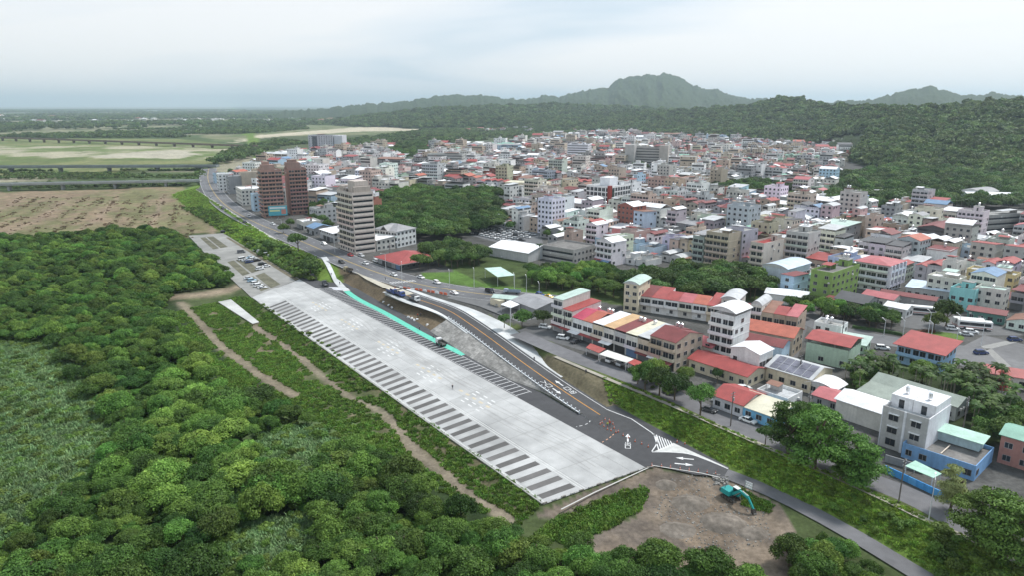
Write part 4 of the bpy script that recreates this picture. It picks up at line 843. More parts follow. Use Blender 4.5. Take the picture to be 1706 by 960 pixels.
vl = building('white three-storey villa with grey hipped roofs', (662, 413), 18, 16, 3, 'white', 'hip', 'grey', rot=-35, fh=3.2, rise=3, name='villa', cat='villa', front='balc', side='win', lm='grey roofed villa', wc=(.66, .68, .68))
addpart(vl, 'cross_gable', lambda b: b.gable(-3, 3, -9.5, 0, 9.6, 2.8, 'y', 'roofing', ROOFC['grey'])); 
rs = building('long low restaurant with red hipped roof and white eaves', (667, 450), 22, 22, 1, 'dark grey', 'hip', 'red', rot=-50, h=3.4, rise=3.4, ov=1.6, name='restaurant', cat='restaurant', front='shop', side='win', lm='red roofed restaurant', lod=1)
addpart(rs, 'eave', lambda b: b.box(-12.7, 12.7, -12.7, 12.7, 3.05, 3.2, 'trim', (.72, .72, .72)))
building('white sheet roofed shop left of the restaurant', (628, 418), 13, 12, 2, 'off-white', 'shed', 'white', rot=-50, rise=1.2, front='shop')
building('pale blue two-storey shop behind the restaurant', (655, 413), 11, 10, 2, 'pale blue', 'flat', 'light grey', rot=-40, h=5.4, front='few')
building('white curved roof shop beside the tan tower', (556, 404), 20, 16, 2, 'light grey', 'shed', 'white', rot=-52, h=5.6, front='shop', rise=1)
building('low blue roofed shop by the main road', (524, 392), 12, 12, 1, 'grey', 'gable', 'blue', rot=-52, h=4.4, front='shop', rax='x')
building('white flat roofed shop between billboard and blue roofed shop', (506, 383), 14, 12, 1, 'off-white', 'flat', 'white', rot=-56, h=4.6, front='shop')
building('grey three-storey house behind the billboard', (530, 372), 14, 14, 3, 'light grey', 'flat', 'concrete', rot=-52, head=True, tanks=1)
building('cream low house at the edge of the dark wood', (545, 366), 12, 10, 2, 'cream', 'gable', 'red', rot=-50, rax='x')
tt = building('tan twelve-storey apartment tower beside the main road', (592, 423), 20, 12.5, 11, 'tan', 'flat', 'concrete', rot=-53, fh=3., name='apartment_tower', cat='apartment tower', front='balc', side='bands', lm='tan tower', wc=(.60, .53, .48), gap=3.2)
addpart(tt, 'lift_house', lambda b: (b.box(-2, 7, -3, 5, 33, 39.5, 'wall', (.56, .49, .44)), b.box(-9, -5, -5, 0, 33, 36.5, 'wall', (.56, .49, .44)), b.box(8, 9.8, -5, 5, 33, 36.8, 'wall', (.46, .40, .35))))
for i in range(6): addpart(tt, 'roof_fin', lambda b: b.box(-9.5 + i * 3.6, -9. + i * 3.6, -6.1, -5.8, 33.9, 36, 'trim', (.45, .38, .33)))
b1 = building('left half of the brown twin tower by the main road', (441, 363), 14, 14.5, 12, 'brown', 'flat', 'concrete', rot=-62, fh=2.8, name='apartment_tower', cat='apartment tower', front='balc', side='balc', lm='brown twin tower', wc=(.42, .25, .205), group='brown twin towers', gap=3.6)
b2 = building('right half of the brown twin tower, seen beside the billboard', (486, 358), 16, 13, 12, 'brown', 'flat', 'concrete', rot=-62, fh=2.8, name='apartment_tower', cat='apartment tower', front='none', side='balc', wc=(.36, .215, .18), group='brown twin towers', gap=3.6)
addpart(b1, 'lift_house', lambda b: (b.box(-4, 4, -6, 3, 33.6, 38, 'wall', (.38, .25, .21)), b.box(-2, 2, -5, 0, 38, 40, 'wall', (.38, .25, .21)))); addpart(b2, 'lift_house', lambda b: (b.box(-5, 4, -6.5, 3, 33.6, 38.5, 'wall', (.33, .22, .185)), b.box(-2, 3, -5, 1, 38.5, 40.5, 'wall', (.33, .22, .185))))
bb = thing('billboard', 'turquoise billboard at the foot of the brown twin tower', 'billboard', (*G(464, 363, TZ), TZ), R(18))
addpart(bb, 'panel', lambda b: b.box(-6.5, 6.5, -.2, .2, 2, 9, 'plastic', (.10, .42, .50))); addpart(bb, 'print', lambda b: (b.box(-5.6, 5.4, -.24, -.2, 7, 8.2, 'plastic', (.75, .8, .8)), b.box(-5.6, 1.4, -.24, -.2, 5, 6.2, 'plastic', (.7, .75, .4)), b.box(2.4, 5.6, -.24, -.2, 3, 6.4, 'plastic', (.6, .25, .2))))
for x in (-5, 0, 5): addpart(bb, 'post', lambda b: b.box(x - .15, x + .15, 0, .3, 0, 8, 'trim', (.3, .3, .3)))
for i, (px, w, d, fl, wc_, fr, lab) in enumerate([((366, 318), 12, 14, 5, 'white', 'win', 'white five-storey block at the far bend of the main road'), ((383, 323), 14, 18, 5, 'grey', 'bands', 'grey banded block by the far bend of the main road'), ((404, 342), 26, 18, 4, 'off-white', 'win', 'long off-white four-storey block along the main road'),
        ((424, 352), 11, 20, 4, 'pale blue', 'few', 'pale blue ended block next to the brown twin tower'), ((405, 322), 10, 24, 6, 'beige', 'none', 'plain beige block behind the long off-white block'), ((358, 305), 10, 12, 3, 'pale blue', 'win', 'low blue shop row where the main road bends away')]):
    building(lab, px, w, d, fl, wc_, 'flat', 'light grey' if i % 2 else 'white', rot=-60, front=fr, side='win' if i in (0, 2, 3) else 'blank', lod=2, **k_)
gc = building('broad grey hospital block beyond the rooftops', (556, 257), 42, 22, 9, 'grey', 'flat', 'concrete', rot=-6, fh=3.4, lod=2, lm='broad grey hospital', name='hospital', cat='hospital', wc=(.52, .53, .56), gap=4)
addpart(gc, 'wing', lambda b: b.box(22, 36, -8, 14, 0, 31, 'wall', (.55, .56, .59))); addpart(gc, 'glazed_bay', lambda b: b.box(-14, -6, -11.4, -11, 0, 30, 'glass', (.1, .11, .13)))
hs = building('pale grey eight-storey complex with two projecting wings', (1112, 283), 52, 18, 8, 'beige', 'flat', 'concrete', rot=-25, fh=3.4, lod=2, lm='winged complex', wc=(.42, .40, .38), front='bands', gap=4, **k_)
addpart(hs, 'wing', lambda b: b.box(-27, -15, -20, -9, 0, 31, 'wall', (.50, .48, .46))); addpart(hs, 'wing', lambda b: b.box(16, 27, -16, -9, 0, 31, 'wall', (.47, .43, .39)))
building('lilac-white block with narrow red stripes', (979, 272), 30, 20, 8, 'lilac white', 'flat', 'white', rot=-20, fh=3.2, lod=2, front='bands', head=True, lm='lilac-white block', **k_)
building('wide grey block with white columns', (770, 281), 46, 20, 5, 'grey', 'flat', 'concrete', rot=-10, fh=3.6, lod=2, front='bands', wc=(.42, .42, .40), lm='white columned block', **k_)
building('blue-grey five-storey block in mid town', (912, 312), 20, 14, 5, 'grey', 'flat', 'grey', rot=-40, lod=2, front='bands', wc=(.36, .39, .45), **k_)
building('long grey school block under the far trees', (800, 253), 70, 14, 4, 'grey', 'gable', 'grey', rot=-4, lod=2, name='school', cat='school', wc=(.42, .42, .42), rise=3)
building('white-roofed long building near the broad grey hospital', (640, 252), 48, 16, 3, 'white', 'flat', 'pale blue', rot=-3, lod=2, **k_)
building('grey concrete school building with long window rows', (1640, 388), 14, 45, 3, 'concrete grey', 'flat', 'concrete', rot=-72, fh=3.6, name='school', cat='school', front='win', side='bands', lm='grey school')
building('grey roofed gymnasium with white portal frame among trees', (1632, 337), 18, 28, 2, 'light grey', 'vault', 'grey', rot=-60, h=8, rise=3, name='gymnasium', cat='gymnasium', front='none', side='none')
building('green-white roofed school hall at the hill foot', (1700, 340), 40, 16, 2, 'pale green', 'gable', 'white', rot=-10, h=7, rise=2, name='school', cat='school')
building('white modern building half hidden on the wooded slope', (1490, 248), 44, 14, 3, 'lilac white', 'flat', 'white', rot=-4, lod=2, z=14, **k_)
building('grey low roofed hall under the spreading trees', (1462, 330), 46, 12, 1, 'grey', 'gable', 'grey', rot=-170, h=5, rise=3, front='none', side='none', corner='c')
pg = thing('pagoda', 'small red tiered pagoda beside the plaza', 'pagoda', (*G(1668, 655, TZ), TZ))
addpart(pg, 'base', lambda b: b.cyl(0, 0, 0, 1, 2.6, 2.4, 'trim', (.62, .6, .56), 8))
for k in range(3): addpart(pg, 'tier', lambda b: (b.cyl(0, 0, 1 + k * 1.9, 2.2 + k * 1.9, 1.5 - .2 * k, 1.5 - .2 * k, 'wall', (.42, .16, .10), 8), b.cyl(0, 0, 2.2 + k * 1.9, 2.9 + k * 1.9, 2.3 - .3 * k, .8 - .15 * k, 'roofing', (.36, .07, .05), 8)))

# ------------------------------------------------------------------ plants: prototype meshes
def unit_rand(rs, n):
    v = rs.normal(size=(n, 3)); return v / np.linalg.norm(v, axis=1)[:, None]
def crown_mesh(name, seed, nl, leaves, leaf, c1, c2, flat=.75, spread=.62, core=.74, tier=0, lr=(.26, .46)):
    """unit crown: radius about 1, centred on z = 0; leaf sprays over many lobes, plus small leafy cores"""
    rs = np.random.RandomState(seed); L = []
    for i in range(nl):
        a = rs.rand() * 2 * pi; rr_ = spread * math.sqrt(rs.rand()) * (1.05 if i else 0)
        if tier: z = -.75 + 1.5 * (i % tier) / (tier - 1); rr_ *= 1.15 * (1 - .55 * max(0, z)); r = rs.uniform(.26, .42) * (1 - .3 * max(0, z))
        else: z = flat * (.62 * math.sqrt(max(0, 1 - (rr_ / .8) ** 2)) - .25) + rs.uniform(-.12, .12); r = rs.uniform(*lr)
        L.append((rr_ * cos(a), rr_ * sin(a), z, r))
    L = np.array(L); zs = .42 if tier else .8
    k = rs.choice(nl, leaves, p=L[:, 3] ** 2 / (L[:, 3] ** 2).sum()); d = unit_rand(rs, leaves); d[:, 2] = np.where(d[:, 2] < -.35, -d[:, 2], d[:, 2])
    P = L[k, :3] + d * (L[k, 3] * rs.uniform(.66, 1.3, leaves))[:, None] * np.array([1, 1, zs])
    keep = np.ones(leaves, bool)
    for j in range(nl):
        q = (P - L[j, :3]) / np.array([1, 1, zs]); keep &= (np.linalg.norm(q, axis=1) > L[j, 3] * .72) | (k == j)
    P, d, k = P[keep], d[keep], k[keep]; n = len(P)
    nrm = d + rs.normal(size=(n, 3)) * .55 + np.array([0, 0, .25]); nrm /= np.linalg.norm(nrm, axis=1)[:, None]
    t = np.cross(nrm, unit_rand(rs, n)); t /= np.linalg.norm(t, axis=1)[:, None]; b = np.cross(nrm, t)
    s = leaf * rs.uniform(.6, 1.35, n)[:, None]
    V = np.stack([P - t * s * .75, P - b * s * .5, P + t * s * .75, P + b * s * .5], 1).reshape(-1, 3)
    lob = rs.rand(nl); m = np.clip(lob[k] * .6 + rs.rand(n) * .55, 0, 1)[:, None]; C = np.array(c1) * (1 - m) + np.array(c2) * m
    Fq = np.arange(4 * n).reshape(-1, 4)
    # leafy cores
    ico = [(0, 0, 1)] + [(cos(a) * .894, sin(a) * .894, .447) for a in np.arange(5) * 1.2566] + [(cos(a + .628) * .894, sin(a + .628) * .894, -.447) for a in np.arange(5) * 1.2566] + [(0, 0, -1)]
    it = [(0, i, i % 5 + 1) for i in range(1, 6)] + [(i, i + 5, i % 5 + 1) for i in range(1, 6)] + [(i % 5 + 1, i + 5, i % 5 + 6) for i in range(1, 6)] + [(11, i % 5 + 6, i + 5) for i in range(1, 6)]
    v0 = len(V); VV = [V]; FF = []
    for j in range(nl):
        q = np.array(ico) * L[j, 3] * core * (1 + rs.uniform(-.12, .12, (12, 1))) * np.array([1, 1, zs]) + L[j, :3]
        FF += [(v0 + a, v0 + b_, v0 + c_, v0 + c_) for a, b_, c_ in it]; VV.append(q); v0 += 12
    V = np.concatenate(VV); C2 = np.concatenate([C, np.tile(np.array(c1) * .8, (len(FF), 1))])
    me = bpy.data.meshes.new(name); fl = [tuple(f) for f in Fq] + [f[:3] for f in FF]
    me.from_pydata(V.tolist(), [], fl); me.materials.append(MATS['leaf']); a = me.attributes.new('Col', 'FLOAT_COLOR', 'FACE')
    c4 = np.ones((len(fl), 4), 'f'); c4[:, :3] = C2; a.data.foreach_set('color', c4.ravel()); me.update(); return me
def trunk_mesh(name, seed, h=1., r=.06, limbs=4):
    rng = random.Random(seed); b = MB(); c = (.12, .095, .07); z = 0; x = y = 0; pr = r
    pts = [(0, 0, -.15)]
    for k in range(1, 5): x += rng.uniform(-.03, .03); y += rng.uniform(-.03, .03); pts.append((x, y, h * k / 4))
    for k in range(4): 
        a, e = pts[k], pts[k + 1]; r0, r1 = r * (1 - .17 * k), r * (1 - .17 * (k + 1)); i = len(b.v)
        for p, q in ((a, r0), (e, r1)):
            for j in range(6): b.v.append((p[0] + q * cos(j * pi / 3), p[1] + q * sin(j * pi / 3), p[2]))
        for j in range(6): b.f.append((i + j, i + (j + 1) % 6, i + 6 + (j + 1) % 6, i + 6 + j)); b.m.append('bark'); b.c.append(c)
    for k in range(limbs):
        a = k * 2 * pi / limbs + rng.uniform(-.4, .4); s_ = pts[2 + k % 2]; b.bar(s_, (s_[0] + cos(a) * h * .38, s_[1] + sin(a) * h * .38, s_[2] + h * rng.uniform(.25, .45)), r * .7, r * .7, 'bark', c)
    return b.mesh(name)
GA = (.036, .092, .016); GB = (.14, .262, .046)
def _tint(c, k, r=1.): return (c[0] * k * r, c[1] * k, c[2] * k)
_kinds = [(1, 1), (1, 1), (1.15, 1.1), (.8, .95), (1, .9), (1.25, 1.15), (.7, .85), (1.05, 1.05)]
CROWN = [crown_mesh('crown', 10 + i, 30 + i % 5, 7200, .062, _tint(GA, k, q), _tint(GB, k, q), flat=.75 + .2 * (i % 3), core=.55, spread=.7, lr=(.18, .36)) for i, (k, q) in enumerate(_kinds)]
CROWN_D = [crown_mesh('crown', 30 + i, 16, 3000, .105, (.034, .08, .018), (.105, .19, .042), flat=.8) for i in range(4)]
CROWN_T = [crown_mesh('crown', 50 + i, 34, 9500, .055, (.042, .095, .018), (.125, .22, .042), spread=.74, core=.7, tier=6) for i in range(3)]
CROWN_Y = crown_mesh('crown', 61, 26, 7000, .06, (.32, .38, .11), (.52, .58, .26), spread=.6, core=.55, tier=6)
CROWN_L = [crown_mesh('crown', 70 + i, 9, 330, .26, (.036, .082, .02), (.13, .195, .055), flat=.8, core=.82) for i in range(6)]
BUSH = [crown_mesh('bush', 80 + i, 8, 700, .17, (.065, .13, .022), (.16, .26, .055), flat=.6) for i in range(4)]
TRUNK = [trunk_mesh('trunk', i) for i in range(3)]
def tuft_mesh(name, seed, n, h, w, sp, c1, c2):
    rs = np.random.RandomState(seed); V = []; Fq = []; C = []
    for i in range(n):
        a = rs.rand() * 2 * pi; r = sp * math.sqrt(rs.rand()); x, y = r * cos(a), r * sin(a); b = rs.rand() * 2 * pi; l = h * rs.uniform(.5, 1.1); le = l * rs.uniform(.2, .8); w_ = w * rs.uniform(.6, 1.3)
        dx, dy = cos(b) * w_ / 2, sin(b) * w_ / 2; ox, oy = -sin(b) * le, cos(b) * le; k = len(V)
        V += [(x - dx, y - dy, -.05), (x + dx, y + dy, -.05), (x + dx * .8 + ox * .45, y + dy * .8 + oy * .45, l * .7), (x - dx * .8 + ox * .45, y - dy * .8 + oy * .45, l * .7), (x + ox, y + oy, l * .95)]
        Fq += [(k, k + 1, k + 2, k + 3), (k + 3, k + 2, k + 4)]; t = rs.rand(); c = [c1[j] * (1 - t) + c2[j] * t for j in range(3)]; C += [c, c]
    me = bpy.data.meshes.new(name); me.from_pydata(V, [], Fq); me.materials.append(MATS['leaf']); a = me.attributes.new('Col', 'FLOAT_COLOR', 'FACE')
    c4 = np.ones((len(C), 4), 'f'); c4[:, :3] = C; a.data.foreach_set('color', c4.ravel()); me.update(); return me
TUFT = [tuft_mesh('tuft', i, 60, .42, .26, .8, (.14, .26, .035), (.28, .43, .075)) for i in range(4)]
TUFT_V = [tuft_mesh('tuft', 10 + i, 60, .5, .24, .8, (.07, .155, .02), (.165, .285, .048)) for i in range(4)]
REED = [tuft_mesh('reed', 20 + i, 60, 1.1, .2, .9, (.13, .235, .09), (.26, .39, .17)) for i in range(4)]
def palm_mesh():
    b = MB(); rng = random.Random(4)
    for k in range(13):
        a = k * 2.4; el = rng.uniform(.1, .9); L_ = rng.uniform(1.9, 2.5); p = (0, 0, 0); pw = .10
        for s_ in range(4):
            e2 = el - s_ * .42; q = (p[0] + cos(a) * cos(e2) * L_ / 4, p[1] + sin(a) * cos(e2) * L_ / 4, p[2] + sin(e2) * L_ / 4); w_ = (.42, .5, .38, .1)[s_]
            n = (-sin(a), cos(a))
            for sd in (-1, 1): b.poly([(p[0], p[1], p[2]), (q[0], q[1], q[2]), (q[0] + n[0] * w_ * sd, q[1] + n[1] * w_ * sd, q[2] - .22), (p[0] + n[0] * pw * sd, p[1] + n[1] * pw * sd, p[2] - .18)], 'leaf', (.045, .085, .02) if k % 2 else (.07, .12, .03))
            p = q; pw = w_
    t = MB(); t.cyl(0, 0, -.02, 1, .022, .014, 'bark', (.3, .27, .22), 6); return b.mesh('crown'), t.mesh('trunk')
PALM_C, PALM_T = palm_mesh()
def tree(x, y, z, r, h, label, cat='tree', group=None, crowns=CROWN, rng=random, name='tree', cz=None):
    o = thing(name, label, cat, (x, y, z), rng.random() * 6.28, group)
    c = link('crown', rng.choice(crowns), o, (0, 0, cz if cz is not None else h - r * .72)); c.scale = (r * rng.uniform(.85, 1.2), r * rng.uniform(.85, 1.2), r * rng.uniform(.8, 1.3))
    t = link('trunk', rng.choice(TRUNK), o); t.scale = (max(2.5, h * .55), max(2.5, h * .55), h * .72); return o
def palm(x, y, z, h, label, group):
    o = thing('palm_tree', label, 'palm', (x, y, z), random.Random(x).random() * 6, group); c = link('crown', PALM_C, o, (0, 0, h)); t = link('trunk', PALM_T, o); t.scale = (6, 6, h); return o
_protoc = {}
def scatter(name, P, S, meshes, label, seed=0, kind='stuff'):
    """one object: a cloud of points that carries a plant on each point (geometry nodes)"""
    rs = np.random.RandomState(seed); n = len(P); key = id(meshes)
    if key not in _protoc:
        c = bpy.data.collections.new(name + '_plants')
        for m in meshes: c.objects.link(bpy.data.objects.new(m.name, m))
        _protoc[key] = c
    me = bpy.data.meshes.new(name); me.vertices.add(n); me.vertices.foreach_set('co', np.asarray(P, 'f').ravel())
    a = me.attributes.new('scl', 'FLOAT_VECTOR', 'POINT'); a.data.foreach_set('vector', (np.asarray(S, 'f')[:, None] * rs.uniform(.78, 1.25, (n, 3))).astype('f').ravel())
    a = me.attributes.new('rot', 'FLOAT_VECTOR', 'POINT'); r = np.zeros((n, 3), 'f'); r[:, 2] = rs.rand(n) * 6.283; r[:, :2] = rs.normal(size=(n, 2)) * .08; a.data.foreach_set('vector', r.ravel())
    a = me.attributes.new('idx', 'INT', 'POINT'); a.data.foreach_set('value', rs.randint(0, len(meshes), n).astype('i'))
    o = link(name, me); tag(o, label, None, None, kind)
    ng = bpy.data.node_groups.new(name, 'GeometryNodeTree'); ng.interface.new_socket('Geometry', in_out='INPUT', socket_type='NodeSocketGeometry'); ng.interface.new_socket('Geometry', in_out='OUTPUT', socket_type='NodeSocketGeometry')
    N = ng.nodes; L = ng.links; gi = N.new('NodeGroupInput'); go = N.new('NodeGroupOutput'); ip = N.new('GeometryNodeInstanceOnPoints'); ci = N.new('GeometryNodeCollectionInfo')
    ci.inputs['Collection'].default_value = _protoc[key]; ci.inputs['Separate Children'].default_value = True; ci.inputs['Reset Children'].default_value = True
    def na(nm, t): q = N.new('GeometryNodeInputNamedAttribute'); q.data_type = t; q.inputs['Name'].default_value = nm; return q.outputs['Attribute']
    L.new(gi.outputs[0], ip.inputs['Points']); L.new(ci.outputs[0], ip.inputs['Instance']); ip.inputs['Pick Instance'].default_value = True
    L.new(na('idx', 'INT'), ip.inputs['Instance Index']); L.new(na('rot', 'FLOAT_VECTOR'), ip.inputs['Rotation']); L.new(na('scl', 'FLOAT_VECTOR'), ip.inputs['Scale']); L.new(ip.outputs[0], go.inputs[0])
    md = o.modifiers.new('plants', 'NODES'); md.node_group = ng; return o
def sample(P, spacing, seed, n_max=20000, jitter=.45, keep=None):      # jittered hexagonal points inside a world polygon
    rs = np.random.RandomState(seed); xs = [p[0] for p in P]; ys = [p[1] for p in P]
    gx = np.arange(min(xs), max(xs), spacing); gy = np.arange(min(ys), max(ys), spacing * .87)
    X, Y = np.meshgrid(gx, gy); X = X + (np.arange(len(gy)) % 2)[:, None] * spacing / 2
    X = (X + rs.uniform(-jitter, jitter, X.shape) * spacing).ravel(); Y = (Y + rs.uniform(-jitter, jitter, Y.shape) * spacing).ravel()
    m = inpoly(P, X, Y); X, Y = X[m], Y[m]
    if keep is not None: k = keep(X, Y, rs); X, Y = X[k], Y[k]
    return X[:n_max], Y[:n_max]
def in_feet(X, Y, pad=0.):
    X = np.asarray(X, float); Y = np.asarray(Y, float); r = np.zeros(X.shape, bool)
    for x, y, a, hw, hd in FOOT:
        dx, dy = X - x, Y - y; u = dx * cos(a) + dy * sin(a); v = -dx * sin(a) + dy * cos(a); r |= (np.abs(u) < hw + pad) & (np.abs(v) < hd + pad)
    return r

# ------------------------------------------------------------------ the town: houses in rows
GREENERY = [[(630, 335), (700, 322), (832, 326), (838, 388), (790, 392), (745, 402), (640, 402), (625, 370)], [(515, 350), (555, 345), (557, 372), (520, 378)],
            [(690, 424), (760, 412), (800, 425), (880, 446), (1000, 440), (1060, 462), (1130, 450), (1230, 452), (1290, 470), (1312, 505), (1180, 508), (1060, 510), (960, 495), (860, 478), (770, 462), (700, 452)],
            [(1170, 318), (1260, 306), (1330, 322), (1330, 340), (1240, 338), (1180, 330)], [(1290, 500), (1350, 502), (1420, 512), (1500, 530), (1560, 540), (1560, 556), (1420, 545), (1330, 525)],
            [(640, 255), (700, 240), (720, 262), (690, 275)], [(1395, 300), (1380, 335), (1340, 345), (1420, 352), (1560, 352), (1706, 350), (1800, 300), (1500, 280)], [(905, 312), (940, 310), (940, 326), (910, 328)],
            [(1040, 280), (1075, 270), (1075, 292), (1045, 298)]]
GREENW = [GP(p, TZ) for p in GREENERY]
NOBUILD = GREENW + [GP(p, TZ) for p in [[(770, 386), (815, 374), (905, 386), (905, 408), (860, 414)], [(1400, 520), (1500, 515), (1640, 530), (1720, 555), (1720, 640), (1330, 600), (1330, 520)], [(1555, 345), (1700, 340), (1706, 395), (1620, 400)], [(700, 445), (960, 500), (930, 540), (700, 480)]]]
ZONES = [([(1000, 400), (1100, 372), (1200, 348), (1400, 344), (1560, 358), (1706, 372), (1950, 400), (1950, 560), (1720, 560), (1640, 530), (1490, 520), (1330, 512), (1290, 470), (1230, 455), (1060, 440), (1000, 440)], -49, 1.0, 31),
         ([(835, 332), (1000, 302), (1200, 300), (1395, 305), (1375, 340), (1200, 347), (1100, 371), (1000, 398), (985, 430), (905, 400), (840, 388)], -42, 1.0, 32),
         ([(365, 296), (430, 264), (640, 250), (830, 250), (1000, 246), (1200, 250), (1395, 268), (1395, 304), (1000, 301), (835, 330), (630, 333), (625, 365), (520, 345), (440, 330)], -24, 1.12, 33),
         ([(610, 249), (800, 247), (960, 228), (1010, 222), (1080, 228), (1250, 240), (1445, 252), (1420, 268), (1390, 268), (1200, 249), (1000, 245), (830, 249)], -14, 1.5, 34)]
WK = ['white'] * 6 + ['off-white'] * 6 + ['light grey'] * 5 + ['cream'] * 4 + ['beige'] * 4 + ['pale pink'] * 2 + ['grey'] * 4 + ['pale green', 'pale blue', 'tan', 'tan', 'lilac white', 'lilac white', 'concrete grey', 'concrete grey', 'concrete grey', 'white', 'white', 'light grey', 'brick red']
RK = [('flat', 'concrete')] * 9 + [('flat', 'weathered')] * 6 + [('flat', 'light grey')] * 4 + [('gable', 'red')] * 3 + [('gable', 'dark red')] * 3 + [('shed', 'red')] * 2 + [('shed', 'dark red')] * 2 + [('gable', 'white')] * 4 + [('shed', 'white')] * 4 + [('shed', 'light grey')] * 4 + [('gable', 'pinkish red'), ('shed', 'rusty'), ('gable', 'rusty'), ('gable', 'orange red'), ('shed', 'pale green'), ('gable', 'green'), ('gable', 'blue'), ('shed', 'dark grey'), ('gable', 'dark grey'), ('vault', 'light grey'), ('gable', 'grey'), ('shed', 'grey')]
def town():
    specs = []; mrl = [(p[0], p[1]) for p in MR]
    for poly, ang, sc_, seed in ZONES:
        rng = random.Random(seed); P = GP(poly, TZ); a = R(ang); ca, sa = cos(a), sin(a)
        U = [x * ca + y * sa for x, y in P]; V = [-x * sa + y * ca for x, y in P]
        v = min(V); row = 0
        while v < max(V):
            d = rng.uniform(11, 14.5) * sc_; u = min(U) + rng.uniform(0, 8); back = row % 2; run = 0; fam = None
            while u < max(U):
                big = rng.random() < .06; w = (rng.uniform(11, 17) if big else rng.choice((5, 5.5, 6, 7, 8, 9.5, 11))) * sc_
                if rng.random() < .035 and not big: big = True; w = rng.uniform(11, 16) * sc_; fam = (rng.choice(('white', 'off-white', 'light grey', 'beige')), ('flat', 'concrete'), rng.choice((6, 6, 7)))
                elif fam is None or fam[2] > 5 or rng.random() < .45: fam = (rng.choice(WK), rng.choice(RK), rng.choice((1, 1, 1.7, 2, 2, 2, 3, 3, 3, 4, 4, 5)))
                cu, cv = u + w / 2, v + d / 2 + rng.uniform(-.8, .8); x, y = cu * ca - cv * sa, cu * sa + cv * ca
                wk, rk, fl = fam; fl = fl if fl > 5 or rng.random() < .7 else rng.choice((1, 2, 3, 4)); fl = fl + (2 if big and fl < 5 and rng.random() < .5 else 0)
                specs.append([x, y, ang + (180 if back else 0) + rng.uniform(-2.5, 2.5), w - .25, d, fl, wk, rk, rng.randrange(10 ** 6), big])
                u += w + (rng.uniform(2, 6) if rng.random() < .08 else 0.); run += w
                if run > rng.uniform(45, 95): u += rng.uniform(4, 7); run = 0; fam = None
            v += d + (rng.uniform(4, 7) if row % 2 else .4); row += 1
        X = np.array([s[0] for s in specs]); Y = np.array([s[1] for s in specs])
        # keep only this zone's own houses
        n0 = getattr(town, 'n0', 0); m = inpoly(P, X, Y); m[:n0] = True
        for q in NOBUILD: m &= ~inpoly(q, X, Y) | (np.arange(len(X)) < n0)
        specs = [s for s, k in zip(specs, m) if k]; town.n0 = len(specs)
    X = np.array([s[0] for s in specs]); Y = np.array([s[1] for s in specs])
    m = ~in_feet(X, Y, 3.) & (np.abs(pdist(mrl, X, Y)[0]) > 18); dt, _ = pdist(TOP, X, Y); m &= dt < -14
    specs = [s for s, k in zip(specs, m) if k]
    def size(s):
        zc = s[1] * CP + (CAM_H - TZ) * SP; px, py = pix(s[0], s[1], TZ + s[5] * 1.5)
        return (s[3] + s[4]) * (s[5] * 3.1 + 3) / zc ** 2 if -20 < px < 1726 and py < 980 else 0
    specs.sort(key=size, reverse=True); return specs
SPECS = town()
N_THINGS = 205
NUM = {2.7: 'two-storey', 4.7: 'four-storey', 1: 'one-storey', 1.7: 'low', 2: 'two-storey', 3: 'three-storey', 4: 'four-storey', 5: 'five-storey', 6: 'six-storey', 7: 'seven-storey', 3.7: 'three-storey'}
ORD = ['', 'second', 'third', 'fourth', 'fifth', 'sixth', 'seventh', 'eighth', 'ninth', 'tenth', 'eleventh', 'twelfth']
def short(t):
    w = t.split()
    return t if len(w) <= 16 else t.replace(' such', '').replace('with ', '', 1)
def town_labels(sp):
    seen_ = {}; out = []
    for s in sp:
        x, y = s[0], s[1]; lx, ly, nm = min(LMK, key=lambda q: hypot(q[0] - x, q[1] - y)); dx, dy = x - lx, y - ly
        rel = ('behind the' if dy > 0 else 'before the') if abs(dy) > abs(dx) else ('right of the' if dx > 0 else 'left of the')
        rk, rc = s[7]; rt = {'flat': 'flat roof', 'gable': 'gabled roof', 'shed': 'lean-to roof', 'vault': 'barrel roof'}[rk]
        d = f"{NUM.get(s[5], 'tall')} {s[6]} house with {'grey' if rc == 'concrete' else rc} {rt}"
        k = (d, rel, nm); seen_.setdefault(k, []).append((hypot(dx, dy), len(out))); out.append((d, rel, nm))
    lab = [''] * len(sp)
    for (d, rel, nm), l in seen_.items():
        l.sort()
        for i, (_, j) in enumerate(l): lab[j] = short(f"{d}, {rel} {nm}" if i == 0 and len(l) == 1 else (f"{d}, nearest such {rel} {nm}" if i == 0 else f"{d}, {ORD[min(i, 11)]} such {rel} {nm}"))
    return lab
LABS = town_labels(SPECS[:N_THINGS])
for s, lb in zip(SPECS[:N_THINGS], LABS):
    x, y, ang, w, d, fl, wk, (rk, rc), sd, big = s; rng = random.Random(sd); dist = hypot(x, y)
    lod = 1 if dist < 400 else 2
    raised = rng.choice((0, 0, 1.4, 1.8)) if rk in ('gable', 'shed') and fl >= 2 else 0
    building(lb, (x, y), w, d, fl, wk, rk, rc, rot=ang, corner='w', lod=lod, seed=sd, front=rng.choice(('win', 'balc', 'shopbalc', 'shopbalc')) if dist < 460 else rng.choice(('win', 'balc')), side=rng.choice(('few', 'blank', 'win', 'few')), group='houses of the town',
             raised=raised, awn=['red', 'white', 'dark red', 'green', 'blue'], tanks=rng.choice((0, 1, 1, 2)) if rk == 'flat' else 0, head=rng.choice((False, True, True, 'red', 'dark red', 'white')) if rk == 'flat' and fl >= 2 else False, bands=rng.random() < .3, ov=.25,
             wc=tuple(q * rng.uniform(.88, 1.06) for q in WALLC[wk]))
